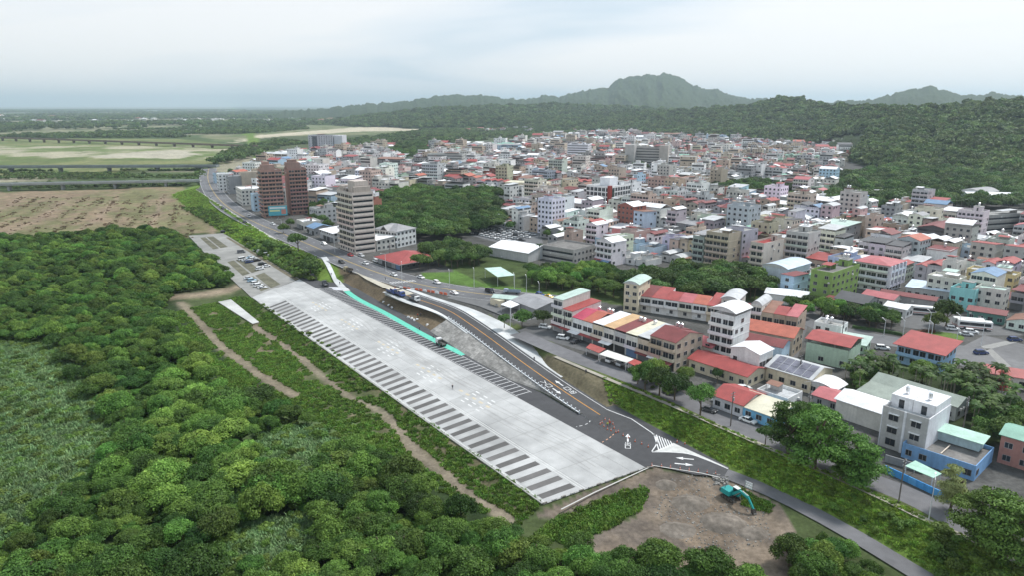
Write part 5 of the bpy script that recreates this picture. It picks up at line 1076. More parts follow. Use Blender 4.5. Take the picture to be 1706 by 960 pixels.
def simple_house(mb, s):
    x, y, ang, w, d, fl, wk, (rk, rc), sd, big = s; rng = random.Random(sd); g = rng.uniform(.85, 1.08); c = tuple(q * g for q in WALLC[wk]); h = fl * 3.1; mb.at(x, y, TZ, R(ang))
    mb.box(-w / 2, w / 2, -d / 2, d / 2, -1, h, 'wall', c, False)
    rs_ = rng.choice((0, 0, 1.2)) if rk != 'flat' else 0
    roof_on(mb, w, d, h + rs_ + .02, rk, rc, c, rng, .2 if rk != 'flat' else 0)
    if rk == 'gable' and not rs_: mb.gable_wall(-w / 2, w / 2, -d / 2, d / 2, h, min(w, d) * .17, 'x' if w >= d else 'y', 'wall', c)
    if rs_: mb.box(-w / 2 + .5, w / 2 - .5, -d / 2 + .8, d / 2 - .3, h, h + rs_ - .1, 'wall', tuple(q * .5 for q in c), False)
    if rk == 'flat':
        for q in ((-w / 2, w / 2, -d / 2, -d / 2 + .2), (w / 2 - .2, w / 2, -d / 2 + .2, d / 2)): mb.box(*q, h, h + .9, 'wall', c)
        if rng.random() < .5:
            a_, e_ = rng.uniform(2, w * .6), rng.uniform(2.5, d * .4); x_ = rng.uniform(-w / 2, w / 2 - a_); mb.box(x_, x_ + a_, -d / 2 + .4, -d / 2 + .4 + e_, h + 2., h + 2.12, 'roofing', ROOFC[rng.choice(('red', 'white', 'rusty', 'light grey', 'grey', 'dark red'))])
        if rng.random() < .75:
            hx = rng.uniform(-.2, .2) * w; hw = min(w * .45, 4.5) / 2; mb.box(hx - hw, hx + hw, 0, d * .4, h, h + 2.7, 'wall', c, False)
            r2 = rng.choice(('red', 'concrete', 'concrete', 'dark red', 'white', 'weathered')); mb.box(hx - hw - .3, hx + hw + .3, -.3, d * .4 + .3, h + 2.7, h + 2.9, 'roofing', ROOFC[r2])
            if rng.random() < .5: mb.cyl(hx, d * .2, h + 2.9, h + 4.8, .65, .65, 'steel', (.72, .73, .75), 6)
    for fc in ('f', 'r'):
        yb = (abs(ang) % 360) > 90
        (ox, oy), (dx, dy), ra, L_ = faces(w, d)[{'f': 'b', 'r': 'l'}[fc] if yb else fc]; n = max(1, int(L_ / 3.2))
        if fc == 'r' and rng.random() < .45: continue
        T = mb.T
        for k in range(int(fl)):
            if rng.random() < .3 and fc == 'f' and k:       # loggia as a flat strip, the recess shade put into its dark colour
                q = [(ox + dx * .5 + dy * .03, oy + dy * .5 - dx * .03), (ox + dx * (L_ - .5) + dy * .03, oy + dy * (L_ - .5) - dx * .03)]
                mb.poly([(*q[0], k * 3.1 + .9), (*q[1], k * 3.1 + .9), (*q[1], k * 3.1 + 2.6), (*q[0], k * 3.1 + 2.6)], 'glass', (.05, .05, .05)); continue
            for i in range(n):
                if rng.random() < .25: continue
                u0, u1 = L_ * (i + .5) / n - .7, L_ * (i + .5) / n + .7; q = [(ox + dx * u + dy * .03, oy + dy * u - dx * .03) for u in (u0, u1)]; z0 = k * 3.1 + 1
                mb.poly([(*q[0], z0), (*q[1], z0), (*q[1], z0 + 1.35), (*q[0], z0 + 1.35)], 'glass', GLASS)
fm = MB()
for s in SPECS[N_THINGS:]: simple_house(fm, s)
rng_ = random.Random(8)
for k in range(150):                  # scattered white houses at the foot of the far hills and on the plain
    px, py = (rng_.uniform(780, 960), rng_.uniform(203, 222)) if k < 85 else (rng_.uniform(0, 700), rng_.uniform(183, 205))
    x, y = G(px, py, 0); q = 1 if k < 85 else 2.2; simple_house(fm, [x, y, rng_.uniform(-40, 10), rng_.uniform(9, 22) * q, rng_.uniform(10, 14) * q, rng_.choice((1, 2, 2, 3)), rng_.choice(['white', 'off-white', 'light grey']), rng_.choice(RK), k, False])
tag(fm.build('distant_houses'), 'mass of small houses filling the far side of the town', None, None, 'stuff')
print('houses', len(SPECS), 'tris stuff', sum(len(f) - 2 for f in fm.f))

# ------------------------------------------------------------------ trees
rt = random.Random(77)
def zsafe(X, Y): return ground_z(X, Y)
# riverside thicket
TH = [[(-900, 1000), (-420, 470), (-150, 412), (0, 402), (120, 397), (200, 389), (280, 387), (318, 414), (385, 470), (375, 480), (295, 488), (268, 522), (300, 567), (340, 618), (390, 665), (465, 694), (540, 714), (610, 744), (632, 770), (682, 816), (742, 856), (815, 888), (905, 905), (940, 990), (1000, 1300), (-200, 1500)],
      [(930, 922), (1000, 935), (1090, 945), (1180, 965), (1260, 990), (1300, 1200), (930, 1200)], [(1300, 905), (1340, 900), (1400, 915), (1460, 950), (1520, 1010), (1560, 1100), (1350, 1100), (1310, 960)]]
REEDS = [GP(p, -1.5) for p in [[(-400, 590), (80, 572), (130, 620), (180, 700), (200, 760), (120, 830), (40, 900), (-400, 1000)], [(430, 722), (520, 712), (575, 745), (545, 800), (450, 815), (425, 770)], [(380, 880), (520, 860), (560, 905), (480, 960), (360, 990)]]]
X = []; Y = []
for i, p in enumerate(TH):
    x, y = sample(GP(p, -1.5), 3.9, 5 + i); m = np.ones(len(x), bool)
    for q in REEDS: m &= ~inpoly(q, x + (fbm(x / 5, y / 5, 1) - .5) * 14, y + (fbm(x / 5, y / 5, 2) - .5) * 14)
    x, y = x[m], y[m]; X.append(x); Y.append(y)
X = np.concatenate(X); Y = np.concatenate(Y); Z = zsafe(X, Y); rs = np.random.RandomState(3)
S = (1.75 + 2.5 * rs.rand(len(X)) ** 1.6) * (.72 + .6 * fbm(X / 26, Y / 26)); PX, PY = pix(X, Y, Z + 4); vis = (PX > -120) & (PX < 1826) & (PY < 1060)
X, Y, Z, S = X[vis], Y[vis], Z[vis], S[vis]; dist = np.hypot(X, Y); order = np.argsort(-S / dist)
big = order[:235]; rest = order[235:]
for i in big:
    right = X[i] > 30
    mid = (X[i] > 5) and not right
    tree(X[i], Y[i], Z[i], S[i], S[i] * 1.7, 'bushy green tree in the clump below the service road bend' if right else ('bushy green tree at the near edge of the excavated ground' if mid else 'bushy green tree in the dense thicket left of the parking lot'),
         group='trees below the service road' if right else ('trees at the near edge of the dug ground' if mid else 'trees of the riverside thicket'), rng=rt, cz=S[i] * .85)
scatter('thicket', np.stack([X, Y, Z + S * .85], 1)[rest], S[rest], CROWN, 'dense green thicket filling the river bank behind the nearest trees', 1)
# small growth between the crowns
x, y = sample(GP(TH[0], -1.5), 3.4, 19); z = zsafe(x, y); s = rs.uniform(1., 1.9, len(x)); PX, PY = pix(x, y, z); k = (PX > -80) & (PY < 1030)
scatter('undergrowth', np.stack([x, y, z + s * .5], 1)[k], s[k], BUSH, 'leafy undergrowth on the floor of the thicket', 2)
# reeds
x = []; y = []
for i, q in enumerate(REEDS): a, b = sample(q, .95, 40 + i); x.append(a); y.append(b)
x = np.concatenate(x); y = np.concatenate(y); z = zsafe(x, y); PX, PY = pix(x, y, z); k = (PX > -30) & (PX < 1740) & (PY < 1000)
scatter('reeds', np.stack([x, y, z], 1)[k], rs.uniform(.8, 1.5, k.sum()), REED, 'pale green reeds in the clearings of the thicket', 3)
# grass: levee bank, the band beside the lot, verges
def grass(name, P, z, sp, lo, hi, label, seed, keep=None):
    x, y = sample(GP(P, z), sp, seed, 40000, keep=keep); zz = zsafe(x, y); scatter(name, np.stack([x, y, zz], 1), np.random.RandomState(seed).uniform(lo, hi, len(x)), TUFT_V if name == 'verge_grass' else TUFT, label, seed)
on_bank = lambda x, y, r: (-pdist(TOP, x, y)[0] < .5) & (-pdist(BOT, x, y)[0] > .8)
grass('bank_grass', [(1005, 640), (1120, 690), (1210, 722), (1460, 830), (1560, 880), (1760, 960), (1900, 1100), (1600, 1100), (1400, 870), (1215, 782), (1140, 742), (1030, 690)], 2, .75, .45, .9, 'lush green grass on the levee bank', 4, on_bank)
grass('bank_grass', [(285, 318), (330, 315), (460, 395), (530, 430), (500, 462), (372, 392)], 2, 1.6, .9, 1.7, 'bright grass on the far levee slope', 5, on_bank)
grass('verge_grass', [(285, 520), (392, 494), (415, 498), (905, 843), (860, 874), (830, 862), (740, 820), (650, 765), (500, 700), (390, 655), (325, 590)], -.8, .95, .5, 1.1, 'green grass band beside the left edge of the lot', 6, lambda x, y, r: (np.abs(pdist(GP([(300, 505), (335, 540), (370, 580), (430, 625), (490, 660)], -1.5), x, y)[0]) > 1.9) & (np.abs(pdist(GP([(425, 545), (480, 580), (520, 615), (580, 660), (640, 690), (700, 760), (770, 815), (850, 870)], -1.5), x, y)[0]) > 1.1 + 3.5 * (fbm(x / 7, y / 7) - .4)) & ~inpoly(GP([(360, 504), (385, 498), (436, 540), (421, 544)], -1.3), x, y) & (fbm(x / 5, y / 5, 2) > .36))
grass('verge_grass', [(935, 860), (1000, 835), (1060, 812), (1080, 815), (1068, 845), (1010, 880), (940, 905), (890, 890)], -1, .9, .8, 1.4, 'grass patch beside the excavated ground', 7)
grass('verge_grass', [(1228, 815), (1260, 830), (1290, 845), (1280, 852), (1240, 838)], -.6, .7, .7, 1.1, 'grass beside the excavator and service road', 8)
grass('crest_grass', [(910, 580), (1030, 632), (1140, 678), (1200, 705), (1440, 805), (1560, 858), (1700, 920), (1700, 930), (1540, 862), (1200, 711), (1030, 637)], TZ, 1.1, .4, .8, 'short grass along the levee crest path', 9, lambda x, y, r: np.abs(pdist([(p[0], p[1]) for p in LR], x, y)[0]) > 4.2)
# low bushes on the levee and lot edge
for poly, z, sp, lo, hi, lab, sd in [([(395, 394), (455, 411), (505, 434), (542, 453), (528, 466), (500, 460), (430, 422)], 1, 3.4, 1.5, 2.7, 'dark bushes along the lot side of the levee', 51), ([(300, 345), (345, 350), (400, 392), (380, 390)], 0, 4, 1.2, 2.2, 'scrub at the foot of the far levee', 52),
                                     ([(1380, 800), (1460, 835), (1530, 880), (1500, 905), (1430, 868), (1370, 830)], 2, 3.8, .8, 1.6, 'bushes on the lower levee bank', 53), ([(425, 500), (560, 590), (660, 690), (700, 720), (560, 625), (440, 520)], -1, 3.5, .6, 1.1, 'weeds along the lot edge', 54),
                                     ([(1040, 610), (1060, 640), (1130, 665), (1140, 655), (1090, 630)], TZ, 2.4, .7, 1.2, 'hedge below the row house trees', 55), ([(1560, 900), (1706, 960), (1706, 1000), (1540, 950)], 1, 2.8, 1., 2.2, 'rank growth on the nearest part of the bank', 56)]:
    x, y = sample(GP(poly, z), sp, sd); zz = zsafe(x, y); s = np.random.RandomState(sd).uniform(lo, hi, len(x)); scatter('bushes', np.stack([x, y, zz + s * .4], 1), s, BUSH, lab, sd)
# single trees on the town side (base pixel, height, crown radius, kind)
def tr(px, py, h, r, label, kind=CROWN, z=TZ, group=None, cz=None): x, y = G(px, py, z); return tree(x, y, z if z == TZ else gz(x, y), r, h, label, crowns=kind, rng=rt, group=group, cz=cz)
gl_ = 'tiered trees along the levee street'
for px, py, h, r, lab in [(1313, 757, 13, 5.6, 'dark tiered tree nearest the sky-blue house'), (1358, 782, 14.5, 6.6, 'tallest tiered tree beside the levee street'), (1433, 812, 11, 5.6, 'rounded tiered tree left of the blue yard wall'), (1632, 908, 11, 5, 'layered green tree in front of the blue yard building'),
                           (1676, 928, 12, 6.2, 'layered tree at the lower right corner'), (1335, 742, 11, 4, 'tiered tree half hidden between its taller neighbours'), (1400, 800, 8, 3, 'small tiered tree under the tallest one')]:
    o = tr(px, py, h, r, lab, CROWN_T, group=gl_, cz=h * .58); o.children[0].scale = (r, r, h * .46)
o = tr(1582, 852, 10, 2.8, 'pale yellow young tree at the yard corner', [CROWN_Y], group=gl_, cz=6); o.children[0].scale = (3.2, 3.2, 4.6)
for i, (px, py, h, r) in enumerate([(1075, 652, 8, 4.2), (1098, 660, 8.5, 4.6), (1124, 668, 8, 4.6), (1092, 640, 7, 3.6), (1140, 650, 7, 3.6), (1062, 641, 6, 3.2)]):
    tr(px, py, h, r, ['round green tree in front of the row house end', 'large round tree behind the levee path', 'round tree nearest the levee street bend', 'round tree at the row house corner', 'round tree beside the low red roofed house', 'small round tree at the start of the hedge'][i], CROWN, group='round trees below the row houses')
tr(1166, 693, 9, 4.4, 'lone round tree beside parked dark car', CROWN); tr(1275, 742, 5, 2.4, 'small grey-green tree beside the levee street', CROWN_D); tr(1195, 640, 4.5, 2.2, 'dark garden tree in front of the low red roofed house', CROWN_D)
tr(497, 418, 11, 6, 'dark airy tree on the levee crest by the main road', CROWN_D); tr(518, 458, 9, 6, 'dark round tree at the end of the old lot', CROWN_D, z=1); tr(450, 420, 7, 4.5, 'round tree beside the parked cars of the old lot', CROWN_D, z=1)
tr(472, 388, 6, 3.5, 'street tree below the brown twin tower', CROWN_D); tr(548, 384, 7, 4, 'dark tree beside the curved roof shop', CROWN_D); tr(484, 380, 6, 3.5, 'street tree right of the billboard', CROWN_D)
tr(1535, 640, 7, 4.5, 'bright green tree in front of the blue house', CROWN); tr(1575, 545, 9, 5, 'dark tree in the coach park island', CROWN_D); tr(1555, 552, 7, 4, 'green tree beside the coach park hedge', CROWN); tr(1668, 748, 8, 4.5, 'grey-green tree behind the blue yard building', CROWN_D)
tr(840, 545, 5, 3.2, 'dark tree between tent and row houses', CROWN_D); tr(905, 545, 6, 3.5, 'dark tree against the row house end', CROWN_D); tr(870, 545, 6, 3.6, 'dark bush tree beside the grey shed', CROWN_D)
# park and garden woods: nearest ones single, the others as woodland
WOOD = [(GREENERY[0], 6.5, 4.2, 6.5, CROWN_D, 'dark dense wood behind the grey roofed villa', 0), (GREENERY[1], 6, 3.5, 5, CROWN_D, 'dark trees behind the tan tower', 0), ([(690, 426), (760, 414), (800, 426), (835, 440), (800, 446), (700, 450)], 6, 3.6, 5.2, CROWN_D, 'dark trees behind the restaurant', 12),
        ([(855, 462), (900, 455), (1000, 452), (1060, 468), (1040, 500), (960, 492), (880, 480)], 6, 3, 4.6, CROWN, 'light green park trees in front of the stained concrete building', 30), ([(1040, 478), (1130, 458), (1230, 458), (1285, 474), (1308, 505), (1180, 508), (1060, 512)], 6, 3.8, 5.6, CROWN_D, 'dark grove behind the back terrace row', 40),
        (GREENERY[3], 9, 4, 6, CROWN_D, 'tree clump in the middle of town', 0), (GREENERY[5], 10, 5, 8, CROWN_D, 'trees by the broad grey hospital', 0), (GREENERY[6], 9, 4.5, 7.5, CROWN_D, 'woods at the foot of the green hill', 0), (GREENERY[7], 8, 4, 6, CROWN_D, 'dark tree clump behind the blank cream facade', 0), (GREENERY[8], 9, 5, 7, CROWN_D, 'tree clump left of the winged complex', 0),
        ([(1300, 510), (1350, 512), (1430, 526), (1500, 540), (1520, 548), (1490, 556), (1420, 547), (1330, 532)], 5.5, 2.8, 4.2, CROWN, 'trees along the boulevard hedge', 26), ([(1395, 640), (1440, 612), (1500, 635), (1500, 660), (1480, 690), (1430, 690)], 4.5, 2, 3, CROWN_D, 'garden trees beside the workshop', 10), ([(1590, 640), (1650, 640), (1690, 680), (1720, 730), (1640, 752), (1610, 700)], 4.6, 2.2, 3.4, CROWN_D, 'trees right of the workshop', 8)]
SINGLE = {2: 'dark leafy tree behind the restaurant', 3: 'light green park tree before the stained concrete building', 4: 'dark tree of the grove behind the back terrace row', 10: 'round tree along the boulevard hedge', 11: 'dark garden tree beside the workshop', 12: 'dark tree right of the workshop'}
for j, (poly, sp, lo, hi, kind, lab, ns) in enumerate(WOOD):
    x, y = sample(GP(poly, TZ), sp, 90 + j); m = ~in_feet(x, y, 1.); x, y = x[m], y[m]; s = np.random.RandomState(j).uniform(lo, hi, len(x)); od = np.argsort(np.hypot(x, y))
    for i in od[:ns]: tree(x[i], y[i], TZ, s[i], s[i] * 1.8, SINGLE[j], crowns=kind, rng=rt, group=lab)
    r_ = od[ns:]
    if len(r_): scatter('woodland', np.stack([x, y, TZ + s * .9], 1)[r_], s[r_], kind, lab + (', the inner part' if ns else ''), 100 + j)
for i, (px, py, h, r) in enumerate([(1440, 342, 13, 11), (1490, 345, 13, 12), (1390, 330, 12, 9), (1530, 322, 14, 12), (1600, 305, 14, 11), (1420, 312, 13, 10), (1470, 300, 13, 10), (1560, 345, 11, 9), (1680, 350, 10, 8), (1350, 345, 9, 6)]):
    tr(px, py, h, r, f'{["broad", "broadest", "small", "tall spreading", "high", "round", "upper", "dark low", "edge", "lowest"][i]} rain tree at the foot of the green hill', CROWN_D, group='spreading trees at the hill foot', cz=h * .55)
# garden trees scattered between houses
xs_, ys_ = [], []
for poly, ang, sc_, sd in ZONES:
    x, y = sample(GP(poly, TZ), 34 * sc_, 300 + sd); xs_.append(x); ys_.append(y)
x = np.concatenate(xs_); y = np.concatenate(ys_); HX = np.array([s[0] for s in SPECS]); HY = np.array([s[1] for s in SPECS])
k = ~in_feet(x, y, 2) & np.array([np.min(np.hypot(HX - a, HY - b)) > 5.5 for a, b in zip(x, y)]); x, y = x[k], y[k]; s = np.random.RandomState(9).uniform(2.5, 5, len(x))
scatter('garden_trees', np.stack([x, y, TZ + s * .8], 1), s, CROWN_D, 'small dark trees scattered between the town houses', 120)
# palms
for i in range(11): x, y = G(1536 + i * 8, 356 - i * .6, TZ); palm(x, y, TZ, 8.5, f'tall palm in the school avenue, {ORD[i] if i else "first"} from the left', 'palm avenue beside the school')
for i, (px, py, h) in enumerate([(770, 440, 9), (898, 442, 11)]): x, y = G(px, py, TZ); palm(x, y, TZ, h, ['slim palm in front of the white roofed warehouse', 'tall palm at the corner of the white roofed warehouse'][i], 'warehouse palms')
x, y = sample(GP([(1400, 640), (1440, 612), (1500, 640), (1540, 648), (1600, 632), (1660, 640), (1690, 690), (1680, 730), (1620, 722), (1590, 690), (1540, 665), (1500, 655), (1450, 690)], TZ), 3.6, 400); k = ~in_feet(x, y, .5)
for i, (a, b) in enumerate(zip(x[k], y[k])): palm(a, b, TZ, rt.uniform(5.5, 8), 'slender palm in the grove around the blue house', 'palm grove around the blue house')
# forests on the hills, foothills and plain
def hill_scatter(name, grid, n, lo, hi, label, seed, tmax, sink=.55):
    X, Y, Z = grid; nr, na = X.shape; rs = np.random.RandomState(seed); imax = int(nr * tmax)
    w = np.hypot(X[:, 0], Y[:, 0])[:imax - 1]; i = rs.choice(imax - 1, n, p=w / w.sum()); j = rs.randint(0, na - 1, n); a = rs.rand(n); b = rs.rand(n)
    f = lambda M: (M[i, j] * (1 - a) + M[i + 1, j] * a) * (1 - b) + (M[i, j + 1] * (1 - a) + M[i + 1, j + 1] * a) * b
    x, y, z = f(X), f(Y), f(Z); s = rs.uniform(lo, hi, n) * (.75 + .5 * fbm(x / 70, y / 70)); m = z > TZ - .8
    px, py = pix(x, y, z); m &= (px > -80) & (px < 1790)
    m &= ~in_feet(x, y, 2)
    for q in ZONES: m &= ~inpoly(GP(q[0], TZ), x, y)
    scatter(name, np.stack([x, y, z + s * sink], 1)[m], s[m], CROWN_L, label, seed)
hill_scatter('hill_forest', HILL[2], 24000, 3.6, 9.5, 'continuous green forest covering the near hill', 200, .62)
hill_scatter('hill_forest', M3[2], 9000, 7, 13, 'forest on the low foothill beyond town', 201, .62)
def plain(name, P, z, sp, lo, hi, thr, label, seed, fs=220):
    x, y = sample(GP(P, z), sp, seed, 60000, keep=lambda X, Y, r: fbm(X / fs, Y / fs * 2.2, 3) > thr); s = np.random.RandomState(seed).uniform(lo, hi, len(x))
    m = ~in_feet(x, y, 4); scatter(name, np.stack([x, y, np.full(len(x), z) + s * .6], 1)[m], s[m], CROWN_L, label, seed)
plain('plain_woods', [(600, 252), (700, 246), (960, 226), (1000, 215), (960, 200), (800, 205), (740, 214), (620, 232), (480, 245), (420, 262), (360, 278), (345, 275), (400, 250), (470, 236)], TZ - 4, 12, 5, 9, .40, 'dark woods between the town and the river', 210)
plain('plain_woods', [(-100, 222), (300, 224), (620, 212), (700, 204), (800, 196), (700, 186), (300, 183), (-100, 183)], -2, 34, 9, 17, .57, 'belts of trees across the far plain', 211, 900)
plain('plain_woods', [(300, 214), (430, 224), (560, 212), (640, 208), (700, 206), (760, 204), (700, 194), (500, 200)], 0, 16, 5, 10, .42, 'scattered woods on the plain beyond the sand bar', 216, 260)
plain('plain_woods', [(-100, 230), (120, 231), (300, 230), (420, 222), (300, 216), (-100, 216)], -2, 15, 5, 9, .50, 'tree belt along the far bank of the river', 212, 300)
BRUSH = [tuft_mesh('brush', 60 + i, 50, .9, .2, 1.1, (.14, .105, .06), (.27, .19, .12)) for i in range(3)]
bx, by = [], []
for k in range(12):
    p = resample(GP([(-150 + k * 42, 404 - k * .5), (-30 + k * 32, 365), (40 + k * 26, 328)], -1.5), 1.7); r_ = np.random.RandomState(k)
    for q in p:
        if vnoise([q[0] / 9 + k * 7.7], [q[1] / 9])[0] > .5: bx.append(q[0] + r_.normal() * 2.2); by.append(q[1] + r_.normal() * 2.2)
bx, by = np.array(bx), np.array(by); scatter('brushwood', np.stack([bx, by, zsafe(bx, by)], 1), np.random.RandomState(4).uniform(.4, 1.1, len(bx)), BRUSH, 'rows of brown brushwood on the cleared field', 217)
plain('plain_scrub', [(-100, 300), (300, 298), (340, 290), (345, 282), (200, 284), (-100, 286)], -1.5, 6, 1.5, 3.2, .48, 'scrub between the two bridges', 213, 60)
plain('plain_scrub', [(-100, 318), (310, 311), (318, 303), (-100, 309)], -1.5, 6, 1.6, 3.4, .40, 'scrub under the near bridge', 214, 60)
plain('plain_scrub', [(300, 312), (345, 300), (350, 282), (335, 284), (315, 300)], -1, 7, 2.5, 5, .2, 'trees at the bridge end', 215, 60)

# ------------------------------------------------------------------ bridges over the river bed
def bridge(label, a, b, za, w, span, deck, c, first, thick=1.4):
    A = G(*a, za); B = G(*b, za); L_ = math.dist(A, B); an = atan2(B[1] - A[1], B[0] - A[0]); o = thing('bridge', label, 'bridge', (*A, 0), an, 'bridges across the river flats')
    addpart(o, 'deck', lambda q: q.box(-900, L_ + 10, -w / 2, w / 2, za - thick, za, 'concrete', c))
    for s in (-1, 1): addpart(o, 'railing', lambda q: q.box(-900, L_ + 10, s * w / 2 - .15, s * w / 2 + .15, za, za + .9, 'concrete', tuple(k * 1.25 for k in c)))
    x = first - 5 * span
    while x < L_:
        addpart(o, 'pier', lambda q: (q.box(x - 1.1, x + 1.1, -w * .3, w * .3, -3, za - thick - 1.2, 'concrete', tuple(k * .9 for k in c)), q.hexa([(x - 1.2, -w * .3, za - thick - 1.2), (x + 1.2, -w * .3, za - thick - 1.2), (x + 1.2, w * .3, za - thick - 1.2), (x - 1.2, w * .3, za - thick - 1.2), (x - 1.3, -w * .46, za - thick), (x + 1.3, -w * .46, za - thick), (x + 1.3, w * .46, za - thick), (x - 1.3, w * .46, za - thick)], 'concrete', c)))
        x += span
bridge('pale road bridge nearest the brown field', (0, 306), (318, 300), 5.5, 9, 50, .8, (.33, .34, .33), 8)
bridge('dark grey road bridge in the middle of the river flats', (0, 276.5), (350, 275), 6.5, 12, 62, 1.2, (.20, .22, .22), 14, 2.2)
bridge('far brown railway bridge beyond the sandy flats', (45, 229.5), (425, 242), 7, 8, 55, 1.2, (.17, .13, .11), 10, 2.4)

# ------------------------------------------------------------------ vehicles
def car_parts(kind):
    b = MB(); g = MB(); L_, W = {'sedan': (4.5, 1.75), 'suv': (4.5, 1.85), 'van': (4.8, 1.85)}[kind]; x0, x1, y = -L_ / 2, L_ / 2, W / 2; zt = {'sedan': 1.42, 'suv': 1.65, 'van': 1.95}[kind]; zw = {'sedan': .88, 'suv': .98, 'van': 1.05}[kind]
    P = 'car_paint'; c = (1, 1, 1)
    b.hexa([(x0 + .05, -y, .25), (x1 - .05, -y, .25), (x1 - .05, y, .25), (x0 + .05, y, .25), (x0, -y, .62), (x1, -y, .6), (x1, y, .6), (x0, y, .62)], P, c)
    b.hexa([(x0, -y, .62), (x1, -y, .6), (x1, y, .6), (x0, y, .62), (x0 + .12, -y * .95, zw), (x1 - .25, -y * .93, zw - .1), (x1 - .25, y * .93, zw - .1), (x0 + .12, y * .95, zw)], P, c)
    ca, cb = {'sedan': (x0 + .7, x1 - 1.15), 'suv': (x0 + .15, x1 - 1.1), 'van': (x0 + .12, x1 - .7)}[kind]; ra, rb = {'sedan': (ca + .6, cb - .75), 'suv': (ca + .3, cb - .7), 'van': (ca + .12, cb - .6)}[kind]
    g.hexa([(ca, -y * .92, zw - .06), (cb, -y * .92, zw - .08), (cb, y * .92, zw - .08), (ca, y * .92, zw - .06), (ra, -y * .78, zt - .07), (rb, -y * .78, zt - .07), (rb, y * .78, zt - .07), (ra, y * .78, zt - .07)], 'glass', (.02, .024, .03))
    b.hexa([(ra - .04, -y * .79, zt - .07), (rb + .05, -y * .79, zt - .07), (rb + .05, y * .79, zt - .07), (ra - .04, y * .79, zt - .07), (ra + .08, -y * .7, zt), (rb - .08, -y * .7, zt), (rb - .08, y * .7, zt), (ra + .08, y * .7, zt)], P, c)
    for s in (-1, 1):
        for xx in ((ca + cb) / 2 - .1,) + ((ra + .1, rb - .1) if kind != 'sedan' else ()): b.bar((xx, s * y * .93, zw - .06), (xx, s * y * .785, zt - .06), .09, .05, P, c)
    return b, g, L_, W
PROTO = {}
WH = MB(); WH.wheel(0, 0, 0, .32, .2, 'plastic', (.02, .02, .02)); WH.wheel(0, 0, 0, .18, .22, 'steel', (.6, .6, .6), 8); WHM = WH.mesh('wheel')
LAMP = MB().box(-.04, .04, -.18, .18, -.08, .08, 'trim', (.8, .8, .78)).mesh('headlight')
for kd in ('sedan', 'suv', 'van'):
    b, g, L_, W = car_parts(kd); PROTO[kd] = (b.mesh('body'), g.mesh('windows'), L_, W)
    s_ = MB(); s_.v = b.v + g.v; n = len(b.v); s_.f = b.f + [tuple(i + n for i in f) for f in g.f]; s_.m = b.m + g.m; s_.c = b.c + g.c
    for x in (-L_ * .3, L_ * .31):
        for y in (-1, 1): s_.wheel(x, y * (W / 2 - .08), .32, .32, .2, 'plastic', (.02, .02, .02), 8)
    PROTO[kd + '_far'] = s_.mesh('parked_car')
PAINT = {'white': (.78, .78, .78), 'silver': (.48, .5, .52), 'dark grey': (.07, .07, .075), 'black': (.02, .02, .022), 'blue': (.05, .1, .28), 'red': (.4, .03, .03), 'yellow': (.7, .45, .04), 'grey': (.2, .2, .21), 'dark blue': (.03, .05, .14), 'pale blue': (.35, .5, .62)}
def car(px, py, ang, color, label, kind='sedan', z=TZ, group=None, world=None, name='parked_car'):
    x, y = world or G(px, py, z); cc = (*PAINT[color], 1); zz = z + .035
    if hypot(x, y) > 330: o = link(name, PROTO[kind + '_far'], None, (x, y, zz), R(ang)); o.color = cc; return tag(o, label, 'car', group)
    o = thing(name, label, 'car', (x, y, zz), R(ang), group); bm, gm, L_, W = PROTO[kind]; b = link('body', bm, o); b.color = cc; link('windows', gm, o)
    for sx in (-.3, .31):
        for sy in (-1, 1): link('wheel', WHM, o, (L_ * sx, sy * (W / 2 - .08), .32))
    for sy in (-1, 1): link('headlight', LAMP, b, (L_ / 2 - .02, sy * W * .33, .68))
    return o
kr = random.Random(6); K3 = ('sedan', 'suv', 'suv', 'van')
def cars(pts, ang, cols, fmt, z, group, kinds=K3):
    for i, (px, py) in enumerate(pts): car(px, py, ang + kr.uniform(-4, 4), cols[i % len(cols)], fmt.format(c=cols[i % len(cols)], o=ORD[i] if i else 'first'), kr.choice(kinds), z, group)
cars([(428, 417), (434, 420), (440, 422), (446, 425), (452, 428), (457, 430), (463, 433)], 42, ['white', 'silver', 'white', 'silver', 'white', 'white', 'dark grey'], '{c} car parked beside the bushes, {o} from the far end', 0, 'cars parked along the bushes')
cars([(404, 433), (409.5, 435), (415, 437.5), (417, 430), (422, 432.5), (428, 435)], 42, ['white', 'silver', 'dark blue', 'pale blue', 'white', 'black'], '{c} car in the middle bays of the old lot, {o} from the left', 0, 'cars in the middle bays')
cars([(437, 441), (444, 444.5), (433, 449)], 38, ['black', 'white', 'white'], '{c} car on the open part of the old lot, {o} of three', 0, 'cars on the open part of the old lot')
cars([(414, 465), (420, 468.5), (426, 473), (431, 477), (437, 481)], 40, ['silver', 'pale blue', 'white', 'white', 'white'], '{c} car parked against the thicket edge, {o} from the far end', 0, 'cars against the thicket edge')
car(402, 421, 20, 'grey', 'dark grey van standing alone in the old lot', 'van', 0); car(373, 387, 25, 'black', 'black car at the far end of the old lot', 'suv', 0); car(416, 409, 25, 'dark grey', 'dark car under the levee bushes', 'suv', 0)
